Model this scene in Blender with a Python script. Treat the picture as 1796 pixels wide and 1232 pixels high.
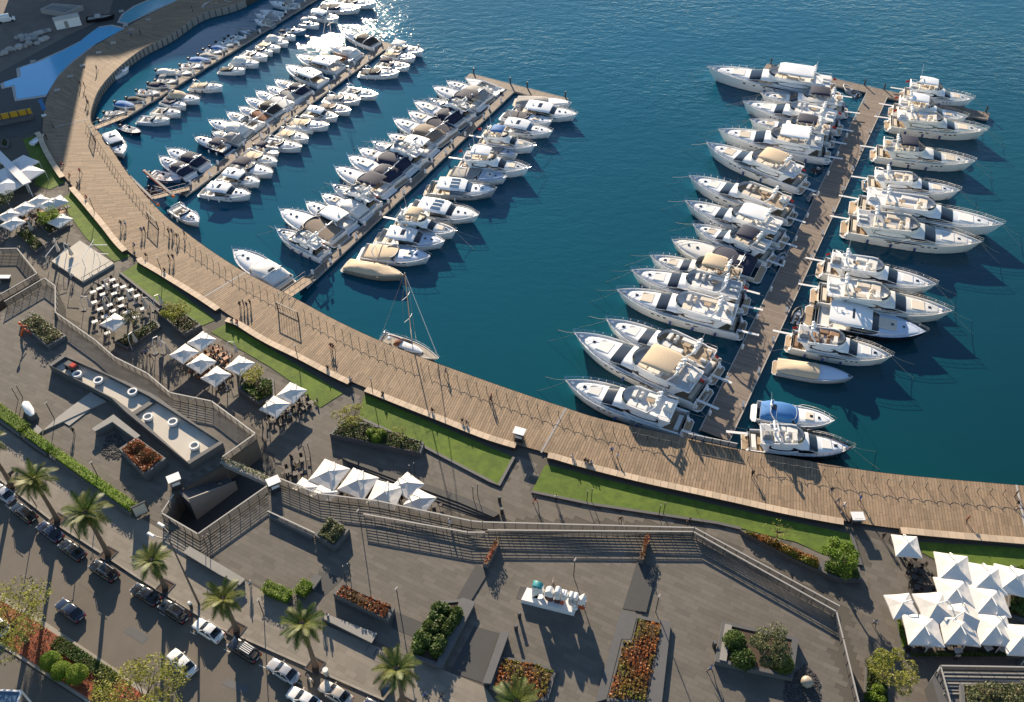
import bpy, bmesh, math, random
from mathutils import Vector, Matrix
random.seed(7)
for o in list(bpy.data.objects): bpy.data.objects.remove(o)
SC = bpy.context.scene
COL = SC.collection
R = math.radians
PI = math.pi
# ---------------------------------------------------------------- camera
CAM_H, FPX, PITCH = 117.0, 1590.0, R(44.36)
cam = bpy.data.cameras.new('camera'); cam.sensor_width = 36; cam.lens = 36 * FPX / 1796
cam.clip_start = 1; cam.clip_end = 3000
camo = bpy.data.objects.new('camera', cam); COL.objects.link(camo)
camo.location = (0, 0, CAM_H); camo.rotation_euler = (R(90) - PITCH, 0, 0)
SC.camera = camo
# ---------------------------------------------------------------- sky, sun, exposure
SUN_EL, SUN_AZ = R(17.5), math.atan2(-0.233, 0.972)      # azimuth measured from +Y towards +X
w = bpy.data.worlds.new('World'); SC.world = w; w.use_nodes = True
nt = w.node_tree; nt.nodes.clear()
sky = nt.nodes.new('ShaderNodeTexSky'); sky.sky_type = 'NISHITA'; sky.sun_disc = False
sky.sun_elevation = SUN_EL; sky.sun_rotation = SUN_AZ % (2 * PI); sky.altitude = 50
sky.air_density = 1.0; sky.dust_density = 0.1; sky.ozone_density = 2.0
bg = nt.nodes.new('ShaderNodeBackground'); bg.inputs[1].default_value = 0.075
wo = nt.nodes.new('ShaderNodeOutputWorld')
nt.links.new(sky.outputs[0], bg.inputs[0]); nt.links.new(bg.outputs[0], wo.inputs[0])
sl = bpy.data.lights.new('sun', 'SUN'); sl.energy = 5.0; sl.angle = R(0.53); sl.color = (1.0, 0.83, 0.62)
so = bpy.data.objects.new('sun', sl); COL.objects.link(so)
sdir = Vector((math.sin(SUN_AZ) * math.cos(SUN_EL), math.cos(SUN_AZ) * math.cos(SUN_EL), math.sin(SUN_EL)))
so.rotation_euler = sdir.to_track_quat('Z', 'Y').to_euler(); so.location = sdir * 400
SC.view_settings.view_transform = 'Standard'; SC.view_settings.look = 'None'
SC.view_settings.exposure = 1.22; SC.view_settings.gamma = 1.0; SC.view_settings.use_curve_mapping = False
SC.cycles.max_bounces = 6; SC.cycles.diffuse_bounces = 2; SC.cycles.glossy_bounces = 3; SC.cycles.transparent_max_bounces = 6
SC.cycles.transmission_bounces = 2; SC.cycles.caustics_reflective = False; SC.cycles.caustics_refractive = False
SC.cycles.sample_clamp_indirect = 4.0

# ---------------------------------------------------------------- plan: survey point of the photograph -> place on the level z
CP, SP = math.cos(PITCH), math.sin(PITCH)
def at(px, py, z=0.0):
    x = px - 898.0; y = py - 616.0
    dy = FPX * CP - y * SP; dz = -FPX * SP - y * CP
    t = (CAM_H - z) / -dz
    return Vector((x * t, dy * t, z))
def ats(pts, z=0.0): return [at(p[0], p[1], z) for p in pts]

# ---------------------------------------------------------------- materials
MATS = {}
def mat(name, col, rough=0.6, metal=0.0, spec=0.5, var=0.0, vscale=1.0, island=0.0, orand=0.0, bump=0.0, bscale=8.0,
        stretch=None, col2=None, coat=0.0, dirt=0.0, trans=0.0, alpha=1.0):
    if name in MATS: return MATS[name]
    m = bpy.data.materials.new(name); m.use_nodes = True; MATS[name] = m
    n = m.node_tree.nodes; l = m.node_tree.links
    p = n['Principled BSDF']
    p.inputs['Roughness'].default_value = rough; p.inputs['Metallic'].default_value = metal
    p.inputs['Specular IOR Level'].default_value = spec
    p.inputs['Coat Weight'].default_value = coat
    if alpha < 1: p.inputs['Alpha'].default_value = alpha
    c = (col[0], col[1], col[2], 1)
    out = None
    def rgb(v):
        q = n.new('ShaderNodeRGB'); q.outputs[0].default_value = v; return q.outputs[0]
    cur = rgb(c)
    geo = n.new('ShaderNodeNewGeometry')
    def noise(scale, detail=3.0):
        t = n.new('ShaderNodeTexNoise'); t.inputs['Scale'].default_value = scale; t.inputs['Detail'].default_value = detail
        if stretch:
            mp = n.new('ShaderNodeMapping'); mp.inputs['Scale'].default_value = stretch[:3]
            if len(stretch) > 3: mp.inputs['Rotation'].default_value = (0, 0, stretch[3])
            l.new(geo.outputs['Position'], mp.inputs[0]); l.new(mp.outputs[0], t.inputs['Vector'])
        else: l.new(geo.outputs['Position'], t.inputs['Vector'])
        return t.outputs['Fac']
    def mulv(cur, fac, amt):
        mr = n.new('ShaderNodeMapRange'); mr.inputs[3].default_value = 1 - amt; mr.inputs[4].default_value = 1 + amt
        l.new(fac, mr.inputs[0])
        mx = n.new('ShaderNodeMix'); mx.data_type = 'RGBA'; mx.blend_type = 'MULTIPLY'; mx.inputs[0].default_value = 1
        l.new(cur, mx.inputs[6]); l.new(mr.outputs[0], mx.inputs[7]); return mx.outputs[2]
    if col2:
        mx = n.new('ShaderNodeMix'); mx.data_type = 'RGBA'
        cr = n.new('ShaderNodeMapRange'); cr.inputs[1].default_value = .38; cr.inputs[2].default_value = .62
        l.new(noise(vscale * 0.6), cr.inputs[0]); l.new(cr.outputs[0], mx.inputs[0])
        l.new(cur, mx.inputs[6]); l.new(rgb((col2[0], col2[1], col2[2], 1)), mx.inputs[7]); cur = mx.outputs[2]
    if var: cur = mulv(cur, noise(vscale), var)
    if dirt: cur = mulv(cur, noise(vscale * 0.13, 5), dirt)
    if island: cur = mulv(cur, geo.outputs['Random Per Island'], island)
    if orand:
        oi = n.new('ShaderNodeObjectInfo'); cur = mulv(cur, oi.outputs['Random'], orand)
    l.new(cur, p.inputs['Base Color'])
    if bump:
        b = n.new('ShaderNodeBump'); b.inputs['Strength'].default_value = bump; b.inputs['Distance'].default_value = 0.05
        l.new(noise(bscale, 4), b.inputs['Height']); l.new(b.outputs[0], p.inputs['Normal'])
    return m

def leafmat(name, col, col2, rough=0.55, trans=0.35):
    m = mat(name, col, rough, spec=.3, island=0.45, var=.25, vscale=.6, col2=col2)
    n = m.node_tree.nodes; l = m.node_tree.links
    p = n['Principled BSDF']; o = [x for x in n if x.type == 'OUTPUT_MATERIAL'][0]
    t = n.new('ShaderNodeBsdfTranslucent'); mx = n.new('ShaderNodeMixShader'); mx.inputs[0].default_value = trans
    l.new(p.inputs['Base Color'].links[0].from_socket, t.inputs[0])
    l.new(p.outputs[0], mx.inputs[1]); l.new(t.outputs[0], mx.inputs[2]); l.new(mx.outputs[0], o.inputs[0])
    return m

mat('gelcoat', (.86, .86, .85), .22, spec=.5, coat=.35, orand=.06, var=.05, vscale=1.3)
mat('gelcoat_cream', (.80, .77, .70), .25, coat=.3, orand=.06, var=.05)
mat('gelcoat_grey', (.42, .43, .44), .25, coat=.3, orand=.1)
mat('hull_navy', (.012, .02, .05), .15, coat=.6)
mat('hull_black', (.012, .012, .015), .15, coat=.6)
mat('hull_blue', (.12, .22, .36), .2, coat=.4)
mat('hull_tan', (.34, .29, .22), .5)
mat('antifoul', (.02, .03, .06), .7, orand=.4)
mat('deckpaint', (.80, .79, .77), .45, var=.06, vscale=4, orand=.05)
mat('deck_blue', (.50, .58, .70), .35, orand=.1)
mat('teak', (.38, .28, .18), .6, var=.2, vscale=6, orand=.15)
mat('teak_grey', (.30, .26, .21), .7, var=.2, vscale=6, orand=.15)
mat('glass_dark', (.010, .013, .018), .05, spec=.8)
mat('glass_blue', (.06, .11, .18), .06, spec=.8)
mat('canvas_navy', (.010, .017, .048), .85, var=.2, vscale=3)
mat('canvas_black', (.03, .028, .030), .85, var=.2, vscale=3)
mat('canvas_beige', (.60, .47, .32), .85, var=.1, vscale=3)
mat('canvas_white', (.74, .72, .68), .8, var=.06, vscale=3)
mat('canvas_grey', (.30, .29, .28), .85, var=.1, vscale=3)
mat('canvas_blue', (.03, .16, .42), .8, var=.15, vscale=3)
mat('canvas_brown', (.25, .10, .05), .85, var=.15, vscale=3)
mat('canvas_taupe', (.22, .17, .13), .85, var=.1, vscale=3)
mat('cushion_cream', (.66, .58, .47), .8, orand=.15)
mat('cushion_white', (.72, .71, .68), .8, orand=.08)
mat('cushion_brown', (.24, .14, .08), .8, orand=.2)
mat('steel', (.75, .75, .76), .22, metal=1)
mat('white_tube', (.78, .78, .78), .3)
mat('rubber', (.03, .03, .035), .6)
mat('fender_blue', (.03, .06, .20), .5, orand=.3)
mat('rope', (.45, .40, .32), .9)
mat('orange', (.70, .13, .02), .6)
mat('rubber_grey', (.33, .34, .36), .55, orand=.3)
# shore
mat('boardwalk', (.265, .185, .115), .8, var=.22, vscale=1.6, island=.20, dirt=.16)
mat('pierwood', (.21, .165, .13), .8, var=.18, vscale=2, island=.16)
mat('benchwood', (.52, .40, .28), .75, var=.12, vscale=2, orand=.14)
mat('benchbase', (.045, .035, .03), .7)
mat('paving', (.125, .111, .093), .85, var=.12, vscale=.8, island=.14, dirt=.22)
mat('paving_base', (.085, .075, .062), .9, var=.1, vscale=.8, dirt=.15)
mat('paving_light', (.215, .19, .155), .85, var=.10, vscale=.9, island=.12, dirt=.16)
mat('paving_dark', (.055, .055, .055), .8, var=.12, vscale=1, island=.12)
mat('concrete_dark', (.105, .105, .107), .75, var=.14, vscale=1.2, orand=.15)
mat('concrete', (.30, .285, .26), .85, var=.12, vscale=1, orand=.1, dirt=.1)
mat('concrete_pale', (.52, .48, .41), .85, var=.08, vscale=.7, dirt=.1)
mat('asphalt', (.135, .117, .095), .9, var=.14, vscale=.5, bump=.25, bscale=30, dirt=.3)
mat('kerb', (.30, .27, .23), .85, var=.1, orand=.1)
mat('roadpaint', (.62, .58, .50), .7, var=.2, vscale=6)
mat('lawn', (.078, .132, .010), .9, var=.35, vscale=1.1, bump=.9, bscale=12, dirt=.25, col2=(.105, .165, .012))
mat('soil', (.07, .045, .03), .95, var=.3, vscale=3)
mat('mulch_red', (.30, .075, .03), .95, var=.4, vscale=4, col2=(.14, .05, .03))
mat('gravel_dark', (.05, .048, .05), .8, island=.5)
mat('metal_dark', (.06, .06, .065), .45, metal=.3)
mat('metal_rail', (.11, .10, .09), .5, metal=.2)
mat('rail_top', (.38, .36, .33), .45)
mat('umbrella', (.72, .68, .62), .8, var=.08, vscale=2, orand=.05)
mat('umbrella_folded', (.55, .50, .43), .85, orand=.1)
mat('whitepaint', (.78, .77, .75), .5)
mat('furniture_dark', (.05, .04, .035), .6, orand=.3)
mat('furniture_wood', (.30, .13, .06), .6, orand=.3)
mat('table_white', (.72, .71, .69), .5, orand=.06)
mat('bark', (.13, .09, .06), .9, var=.3, vscale=5)
mat('palmbark', (.16, .11, .075), .95, var=.35, vscale=6)
leafmat('palm_leaf', (.075, .115, .022), (.14, .15, .03), trans=.25)
leafmat('palm_dry', (.24, .16, .06), (.30, .20, .08), trans=.2)
leafmat('leaf_light', (.24, .26, .04), (.30, .29, .07), trans=.5)
leafmat('leaf_lime', (.14, .23, .02), (.19, .26, .035), trans=.45)
leafmat('leaf_dark', (.030, .062, .012), (.055, .085, .018), trans=.25)
leafmat('leaf_mid', (.055, .105, .018), (.09, .12, .025), trans=.3)
leafmat('leaf_olive', (.10, .12, .05), (.15, .16, .07), trans=.35)
leafmat('leaf_red', (.32, .085, .03), (.16, .08, .025), trans=.3)
leafmat('leaf_redgreen', (.34, .11, .03), (.17, .20, .025), trans=.3)
mat('blossom_yellow', (.45, .33, .03), .7, island=.3)
mat('blossom_red', (.50, .06, .02), .7, island=.3)
mat('pool', (.05, .40, .68), .12, var=.08, vscale=.15, bump=.1, bscale=1.2)
mat('pool_teal', (.03, .30, .42), .12, var=.12, vscale=.1, bump=.1, bscale=1.2)
mat('stone_pale', (.36, .34, .32), .9, var=.2, vscale=2, orand=.2)
mat('yard', (.15, .125, .11), .95, var=.3, vscale=.4, dirt=.3)
mat('yellowpaint', (.55, .30, .02), .6)
mat('tent', (.66, .66, .67), .75, var=.05)
mat('skin', (.42, .25, .17), .6, orand=.3)
mat('hair', (.02, .014, .01), .7)
for k, c in dict(black=(.012, .012, .014), white=(.68, .68, .68), navy=(.02, .03, .08), blue=(.05, .13, .38), red=(.45, .03, .02),
                 grey=(.18, .18, .19), denim=(.06, .09, .17), khaki=(.28, .22, .14), teal=(.03, .2, .22), orange=(.6, .16, .03)).items():
    mat('cloth_' + k, c, .85)
for k, c in dict(black=(.010, .010, .013), white=(.74, .73, .71), silver=(.45, .45, .46), champagne=(.55, .49, .41), navy=(.012, .018, .045)).items():
    mat('car_' + k, c, .25, metal=.25 if k in ('silver', 'champagne') else 0, coat=.9, spec=.5)
mat('tyre', (.02, .02, .02), .8)
mat('lamp_red', (.35, .02, .015), .3)
mat('lamp_clear', (.7, .7, .68), .15)

_c = at(897, 159, 0); V_HEAD = _c.x * math.cos(R(62.3)) + _c.y * math.sin(R(62.3)); S_C = _c.x * math.sin(R(62.3)) - _c.y * math.cos(R(62.3))
# water: one deep surface, waves as bump
def water_material():
    m = bpy.data.materials.new('sea_water'); m.use_nodes = True; n = m.node_tree.nodes; l = m.node_tree.links
    p = n['Principled BSDF']; p.inputs['Roughness'].default_value = .06; p.inputs['IOR'].default_value = 1.33
    p.inputs['Specular IOR Level'].default_value = .5
    geo = n.new('ShaderNodeNewGeometry')
    t = n.new('ShaderNodeTexNoise'); t.inputs['Scale'].default_value = .012; t.inputs['Detail'].default_value = 3
    l.new(geo.outputs['Position'], t.inputs['Vector'])
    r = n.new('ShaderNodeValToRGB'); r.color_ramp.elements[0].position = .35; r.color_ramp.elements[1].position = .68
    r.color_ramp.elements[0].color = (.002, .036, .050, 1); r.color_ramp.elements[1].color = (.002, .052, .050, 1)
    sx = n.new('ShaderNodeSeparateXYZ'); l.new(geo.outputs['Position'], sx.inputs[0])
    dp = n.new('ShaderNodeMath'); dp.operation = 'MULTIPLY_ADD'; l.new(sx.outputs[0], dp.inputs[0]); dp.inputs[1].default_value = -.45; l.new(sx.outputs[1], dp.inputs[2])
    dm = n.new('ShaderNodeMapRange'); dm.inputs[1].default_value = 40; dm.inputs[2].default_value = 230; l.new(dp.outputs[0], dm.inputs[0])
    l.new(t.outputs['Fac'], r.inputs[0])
    mxc = n.new('ShaderNodeMix'); mxc.data_type = 'RGBA'; l.new(dm.outputs[0], mxc.inputs[0]); l.new(r.outputs[0], mxc.inputs[6]); mxc.inputs[7].default_value = (.008, .098, .165, 1); l.new(mxc.outputs[2], p.inputs['Base Color'])  # bluer far water: depth tint, with sky reflection put into the colour
    def wave(scale, rot, sx, sy, det):
        mp = n.new('ShaderNodeMapping'); mp.inputs['Scale'].default_value = (sx, sy, 1); mp.inputs['Rotation'].default_value = (0, 0, rot)
        l.new(geo.outputs['Position'], mp.inputs[0])
        q = n.new('ShaderNodeTexNoise'); q.inputs['Scale'].default_value = scale; q.inputs['Detail'].default_value = det
        q.inputs['Distortion'].default_value = .4
        l.new(mp.outputs[0], q.inputs['Vector']); return q.outputs['Fac']
    a = wave(.42, .15, .55, 1.0, 2.5); b = wave(1.5, -.25, .6, 1.0, 2.0); c = wave(4.5, .3, .8, 1.0, 1.5)
    # sheltered water between the left piers, livelier water outside the pier heads
    def proj(vx, vy):
        q = n.new('ShaderNodeVectorMath'); q.operation = 'DOT_PRODUCT'; q.inputs[1].default_value = (vx, vy, 0); l.new(geo.outputs['Position'], q.inputs[0]); return q.outputs['Value']
    def mrange(v, a0, a1, b0, b1):
        q = n.new('ShaderNodeMapRange'); q.interpolation_type = 'SMOOTHSTEP'
        for k_, x_ in ((1, a0), (2, a1), (3, b0), (4, b1)): q.inputs[k_].default_value = x_
        l.new(v, q.inputs[0]); return q.outputs[0]
    def op(o_, x_, y_):
        q = n.new('ShaderNodeMath'); q.operation = o_
        for k_, z_ in ((0, x_), (1, y_)):
            if isinstance(z_, (int, float)): q.inputs[k_].default_value = z_
            else: l.new(z_, q.inputs[k_])
        return q.outputs[0]
    v_al = proj(math.cos(R(62.3)), math.sin(R(62.3))); s_ac = proj(math.sin(R(62.3)), -math.cos(R(62.3)))
    outer = mrange(v_al, V_HEAD - 14, V_HEAD + 3, 0, 1); right = mrange(s_ac, S_C - 3, S_C + 22, 0, 1)
    sep = n.new('ShaderNodeSeparateXYZ'); l.new(geo.outputs['Position'], sep.inputs[0])
    near = mrange(sep.outputs[1], 95, 235, .05, .80)
    openw = op('MAXIMUM', outer, op('MULTIPLY', right, .8))
    cal = n.new('ShaderNodeTexNoise'); cal.inputs['Scale'].default_value = .02; cal.inputs['Detail'].default_value = 2
    l.new(geo.outputs['Position'], cal.inputs['Vector'])
    amp = op('MULTIPLY', op('MULTIPLY', near, op('ADD', .10, openw)), mrange(cal.outputs['Fac'], .35, .65, .6, 1.15))
    s1 = n.new('ShaderNodeMath'); s1.operation = 'MULTIPLY_ADD'; l.new(b, s1.inputs[0]); s1.inputs[1].default_value = .36; l.new(a, s1.inputs[2])
    s2 = n.new('ShaderNodeMath'); s2.operation = 'MULTIPLY_ADD'; l.new(c, s2.inputs[0]); s2.inputs[1].default_value = .10; l.new(s1.outputs[0], s2.inputs[2])
    s3 = n.new('ShaderNodeMath'); s3.operation = 'MULTIPLY'; l.new(s2.outputs[0], s3.inputs[0]); l.new(amp, s3.inputs[1])
    bp = n.new('ShaderNodeBump'); bp.inputs['Strength'].default_value = 1.0; bp.inputs['Distance'].default_value = .30
    l.new(s3.outputs[0], bp.inputs['Height']); l.new(bp.outputs[0], p.inputs['Normal'])
    return m
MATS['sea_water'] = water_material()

# ---------------------------------------------------------------- mesh helpers
class MB:
    def __init__(s): s.v = []; s.f = []
    def add(s, vs, fs):
        k = len(s.v); s.v += [tuple(x) for x in vs]; s.f += [tuple(i + k for i in f) for f in fs]
    def box(s, x0, x1, y0, y1, z0, z1):
        s.add([(x0, y0, z0), (x1, y0, z0), (x1, y1, z0), (x0, y1, z0), (x0, y0, z1), (x1, y0, z1), (x1, y1, z1), (x0, y1, z1)],
              [(3, 2, 1, 0), (4, 5, 6, 7), (0, 1, 5, 4), (1, 2, 6, 5), (2, 3, 7, 6), (3, 0, 4, 7)])
    def obox(s, c, ux, hx, hy, z0, z1):           # box about c, long axis ux in plan
        u = Vector((ux[0], ux[1])).normalized(); v = Vector((-u.y, u.x)); q = []
        for z in (z0, z1):
            for a, b in ((-1, -1), (1, -1), (1, 1), (-1, 1)):
                q.append((c[0] + u.x * a * hx + v.x * b * hy, c[1] + u.y * a * hx + v.y * b * hy, z))
        s.add(q, [(3, 2, 1, 0), (4, 5, 6, 7), (0, 1, 5, 4), (1, 2, 6, 5), (2, 3, 7, 6), (3, 0, 4, 7)])
    def cushion(s, x0, x1, y0, y1, z0, z1, r=.08):
        r = min(r, (x1 - x0) * .3, (y1 - y0) * .3, (z1 - z0) * .8)
        q = []
        for z, d in ((z0, 0), (z1 - r, 0), (z1, r)):
            q += [(x0 + d, y0 + d, z), (x1 - d, y0 + d, z), (x1 - d, y1 - d, z), (x0 + d, y1 - d, z)]
        fs = [(8, 9, 10, 11)]
        for k in (0, 4):
            for i in range(4): j = (i + 1) % 4; fs.append((k + i, k + j, k + 4 + j, k + 4 + i))
        s.add(q, fs)
    def prism(s, poly, z0, z1, bottom=False):
        n = len(poly); ar = sum(poly[i][0] * poly[(i + 1) % n][1] - poly[(i + 1) % n][0] * poly[i][1] for i in range(n))
        if ar < 0: poly = poly[::-1]
        vs = [(p[0], p[1], z0) for p in poly] + [(p[0], p[1], z1) for p in poly]
        fs = [tuple(range(n, 2 * n))] + [(i, (i + 1) % n, n + (i + 1) % n, n + i) for i in range(n)]
        if bottom: fs.append(tuple(range(n - 1, -1, -1)))
        s.add(vs, fs)
    def ring(s, outer, inner, z0, z1):            # prism with a hole, same point count
        n = len(outer); vs = []
        for z in (z0, z1): vs += [(p[0], p[1], z) for p in outer] + [(p[0], p[1], z) for p in inner]
        fs = []
        for i in range(n):
            j = (i + 1) % n
            fs += [(2 * n + i, 2 * n + j, 3 * n + j, 3 * n + i), (i, j, 2 * n + j, 2 * n + i), (n + j, n + i, 3 * n + i, 3 * n + j)]
        s.add(vs, fs)
    def loft(s, rings, closed=True, cap=True):
        k = len(rings[0]); vs = [p for r in rings for p in r]; fs = []
        for a in range(len(rings) - 1):
            for i in range(k if closed else k - 1):
                j = (i + 1) % k; fs.append((a * k + i, a * k + j, (a + 1) * k + j, (a + 1) * k + i))
        if cap and closed: fs += [tuple(range(k - 1, -1, -1)), tuple((len(rings) - 1) * k + i for i in range(k))]
        s.add(vs, fs)
    def tube(s, pts, r, n=4, r1=None, cap=True):
        pts = [Vector(p) for p in pts]; m = len(pts); rings = []
        for i, p in enumerate(pts):
            d = (pts[min(i + 1, m - 1)] - pts[max(i - 1, 0)]).normalized()
            a = d.cross(Vector((0, 0, 1))); a = a.normalized() if a.length > 1e-4 else Vector((1, 0, 0)); b = d.cross(a)
            rr = r if r1 is None else r + (r1 - r) * i / (m - 1)
            rings.append([p + a * rr * math.cos(2 * PI * q / n + PI / 4) + b * rr * math.sin(2 * PI * q / n + PI / 4) for q in range(n)])
        s.loft(rings, True, cap)
    def cyl(s, c, r, z0, z1, n=10, r1=None):
        r1 = r if r1 is None else r1
        s.loft([[(c[0] + q * math.cos(2 * PI * i / n), c[1] + q * math.sin(2 * PI * i / n), z) for i in range(n)] for q, z in ((r, z0), (r1, z1))])
    def ball(s, c, r, n=8, m=5, sz=1.0):
        rings = []
        for j in range(1, m):
            a = PI * j / m; rings.append([(c[0] + r * math.sin(a) * math.cos(2 * PI * i / n), c[1] + r * math.sin(a) * math.sin(2 * PI * i / n), c[2] - r * sz * math.cos(a)) for i in range(n)])
        s.loft(rings)
    def build(s, name, m, parent=None, smooth=False, auto=None):
        me = bpy.data.meshes.new(name); me.from_pydata(s.v, [], s.f); me.update()
        if smooth:
            me.polygons.foreach_set('use_smooth', [True] * len(me.polygons))
            if auto: me.set_sharp_from_angle(angle=R(auto))
        me.materials.append(MATS[m] if isinstance(m, str) else m)
        o = bpy.data.objects.new(name, me); COL.objects.link(o)
        if parent is not None: o.parent = parent
        return o
def tag(o, label=None, cat=None, group=None, kind=None):
    if label: o['label'] = label
    if cat: o['category'] = cat
    if group: o['group'] = group
    if kind: o['kind'] = kind
    return o
def thing(name, label, cat, loc=(0, 0, 0), rz=0.0, group=None):
    o = bpy.data.objects.new(name, None); COL.objects.link(o); o.empty_display_size = .2
    o.location = loc; o.rotation_euler = (0, 0, rz)
    return tag(o, label, cat, group)
def copy_tree(o, parent=None):
    c = o.copy(); COL.objects.link(c); c.parent = parent
    for ch in list(o.children): copy_tree(ch, c)
    return c
def struct(name, mb, m, parent=None, smooth=False):
    o = mb.build(name, m, parent, smooth)
    if parent is None: o['kind'] = 'structure'
    return o
def inside(p, poly):
    c = False; n = len(poly); j = n - 1
    for i in range(n):
        a, b = poly[i], poly[j]
        if (a[1] > p[1]) != (b[1] > p[1]) and p[0] < (b[0] - a[0]) * (p[1] - a[1]) / (b[1] - a[1]) + a[0]: c = not c
        j = i
    return c
def along(pts, step):                      # resample a polyline evenly
    pts = [Vector(p) for p in pts]; d = [0]
    for a, b in zip(pts, pts[1:]): d.append(d[-1] + (b - a).length)
    n = max(1, round(d[-1] / step)); out = []; k = 0
    for i in range(n + 1):
        s = d[-1] * i / n
        while k < len(pts) - 2 and s > d[k + 1]: k += 1
        out.append(pts[k].lerp(pts[k + 1], (s - d[k]) / max(1e-6, d[k + 1] - d[k])))
    return out
def offset(pts, dist):                     # shift a plan polyline to its left
    out = []; m = len(pts)
    for i in range(m):
        d = Vector(pts[min(i + 1, m - 1)]) - Vector(pts[max(i - 1, 0)]); d.z = 0; d.normalize()
        out.append(Vector(pts[i]) + Vector((-d.y, d.x, 0)) * dist)
    return out
ORD = ['zeroth', 'first', 'second', 'third', 'fourth', 'fifth', 'sixth', 'seventh', 'eighth', 'ninth', 'tenth', 'eleventh', 'twelfth', 'thirteenth',
       'fourteenth', 'fifteenth', 'sixteenth', 'seventeenth', 'eighteenth', 'nineteenth', 'twentieth', 'twenty-first', 'twenty-second']
# ================================================================ SETTING
ZW, ZL, ZB, ZU, ZR = 0.0, 2.0, 2.3, 6.5, 6.32          # water, lower promenade, boardwalk, plaza, road
PD = Vector((math.cos(R(62.3)), math.sin(R(62.3)), 0)); PN = Vector((PD.y, -PD.x, 0))   # pier axis and its normal (to the right)
mb = MB(); mb.add([(-900, -100, 0), (900, -100, 0), (900, 1800, 0), (-900, 1800, 0)], [(0, 1, 2, 3)])
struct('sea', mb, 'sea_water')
# boardwalk outer / inner edges
EDGE = [((560, -70), (440, -70)), ((430, 0), (313, 0)), ((355, 24), (265, 24)), ((300, 60), (223, 47)), ((250, 86), (190, 67)), ((215, 112), (160, 85)),
        ((190, 136), (135, 104)), ((172, 160), (113, 123)), ((162, 185), (95, 146)), ((158, 207), (83, 170)), ((163, 220), (76, 206)), ((185, 247), (78, 248)),
        ((222, 302), (109, 304)), ((255, 343), (148, 350)), ((288, 378), (185, 394)), ((326, 408), (225, 441)), ((370, 440), (285, 478)), ((430, 478), (356, 522)),
        ((522, 526), (455, 588)), ((587, 561), (528, 625)), ((657, 594), (604, 664)), ((733, 625), (688, 699)), ((815, 655), (775, 733)), ((900, 685), (862, 767)),
        ((993, 716), (950, 792)), ((1050, 734), (1018, 812)), ((1150, 757), (1125, 839)), ((1225, 773), (1208, 857)), ((1300, 789), (1290, 875)),
        ((1380, 803), (1380, 895)), ((1471, 818), (1478, 913)), ((1579, 833), (1592, 929)), ((1796, 852), (1815, 948)), ((1960, 862), (1985, 960))]
def catmull(P, k=6):
    out = []
    for i in range(len(P) - 1):
        a, b, c, d = P[max(i - 1, 0)], P[i], P[i + 1], P[min(i + 2, len(P) - 1)]
        for j in range(k):
            t = j / k
            out.append(.5 * ((2 * b) + (c - a) * t + (2 * a - 5 * b + 4 * c - d) * t * t + (3 * b - a - 3 * c + d) * t ** 3))
    return out + [P[-1]]
BWO = catmull(ats([e[0] for e in EDGE], ZB)); BWI = catmull(ats([e[1] for e in EDGE], ZB))
# land
land = [p + (q - p).normalized() * .7 for p, q in zip(BWO, BWI)]
mb = MB(); mb.prism([(p.x, p.y) for p in land] + [(260, 60), (260, -40), (-400, -40), (-400, 420), (land[0].x, 420)], -4, ZL)
struct('ground', mb, 'paving_base')
# boardwalk: cross planks
def frame_at(s): # s in station units of BWO
    i = min(int(s), len(BWO) - 2); t = s - i
    return BWO[i].lerp(BWO[i + 1], t), BWI[i].lerp(BWI[i + 1], t)
mb = MB(); s = 6.0; rnd = random.Random(3)
fill = MB()
while s < len(BWO) - 1.2:
    o, q = frame_at(s); o2, q2 = frame_at(s + .5); stp = .46 / max(.02, (((o2 + q2) - (o + q)) * .5).length * 2)
    s1 = s + stp; oa, qa = frame_at(s + stp * .05); ob, qb = frame_at(s + stp * .95)
    cuts = [0, .22 + .1 * rnd.random(), .5 + .12 * rnd.random(), .75 + .1 * rnd.random(), 1]
    for c0, c1 in zip(cuts, cuts[1:]):
        a, b, c, d = oa.lerp(qa, c0 + .001), ob.lerp(qb, c0 + .001), ob.lerp(qb, c1 - .001), oa.lerp(qa, c1 - .001)
        z = ZB + rnd.uniform(-.006, .006)
        v = [(p.x, p.y, zz) for zz in (ZB - .06, z) for p in (a, b, c, d)]
        mb.add(v, [(4, 5, 6, 7), (0, 1, 5, 4), (1, 2, 6, 5), (2, 3, 7, 6), (3, 0, 4, 7)])
    s = s1
bw = thing('boardwalk', None, None); bw['kind'] = 'structure'
o = mb.build('deck_planks', 'boardwalk', bw); o['kind'] = 'stuff'
fm = MB(); a, b = BWO[6:-6], BWI[6:-6]
fm.add([(p.x, p.y, ZB - .07) for p in a] + [(p.x, p.y, ZB - .07) for p in b], [(i, i + 1, len(a) + i + 1, len(a) + i) for i in range(len(a) - 1)])
fm.build('underdeck', 'benchbase', bw)
fm = MB(); fas = [p - (q - p).normalized() * .06 for p, q in zip(BWO, BWI)]
fm.loft([[(p.x, p.y, ZB + .02) for p in fas[6:-6]], [(p.x, p.y, .15) for p in fas[6:-6]]], False)
fm.build('quay_face', 'concrete', bw)
mb = MB()
for i, (p, q) in enumerate(zip(fas, BWI)):
    if i % 1 == 0 and 6 < i < 80:
        d = (q - p).normalized(); mb.obox(p - d * .08, d, .12, .12, .1, ZB - .1)
mb.build('quay_posts', 'concrete_dark', bw)['kind'] = 'stuff'
for (a, b) in (((156, 209), (96, 223)), ((432, 477), (355, 523)), ((993, 716), (949, 794)), ((1783, 851), (1803, 950))):   # pale expansion strips
    p, q = at(*a, ZB), at(*b, ZB); mb = MB(); mb.obox((p + q) / 2, (q - p), (q - p).length / 2, .16, ZB - .01, ZB + .022); mb.build('expansion_strip', 'stone_pale', bw)
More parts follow.
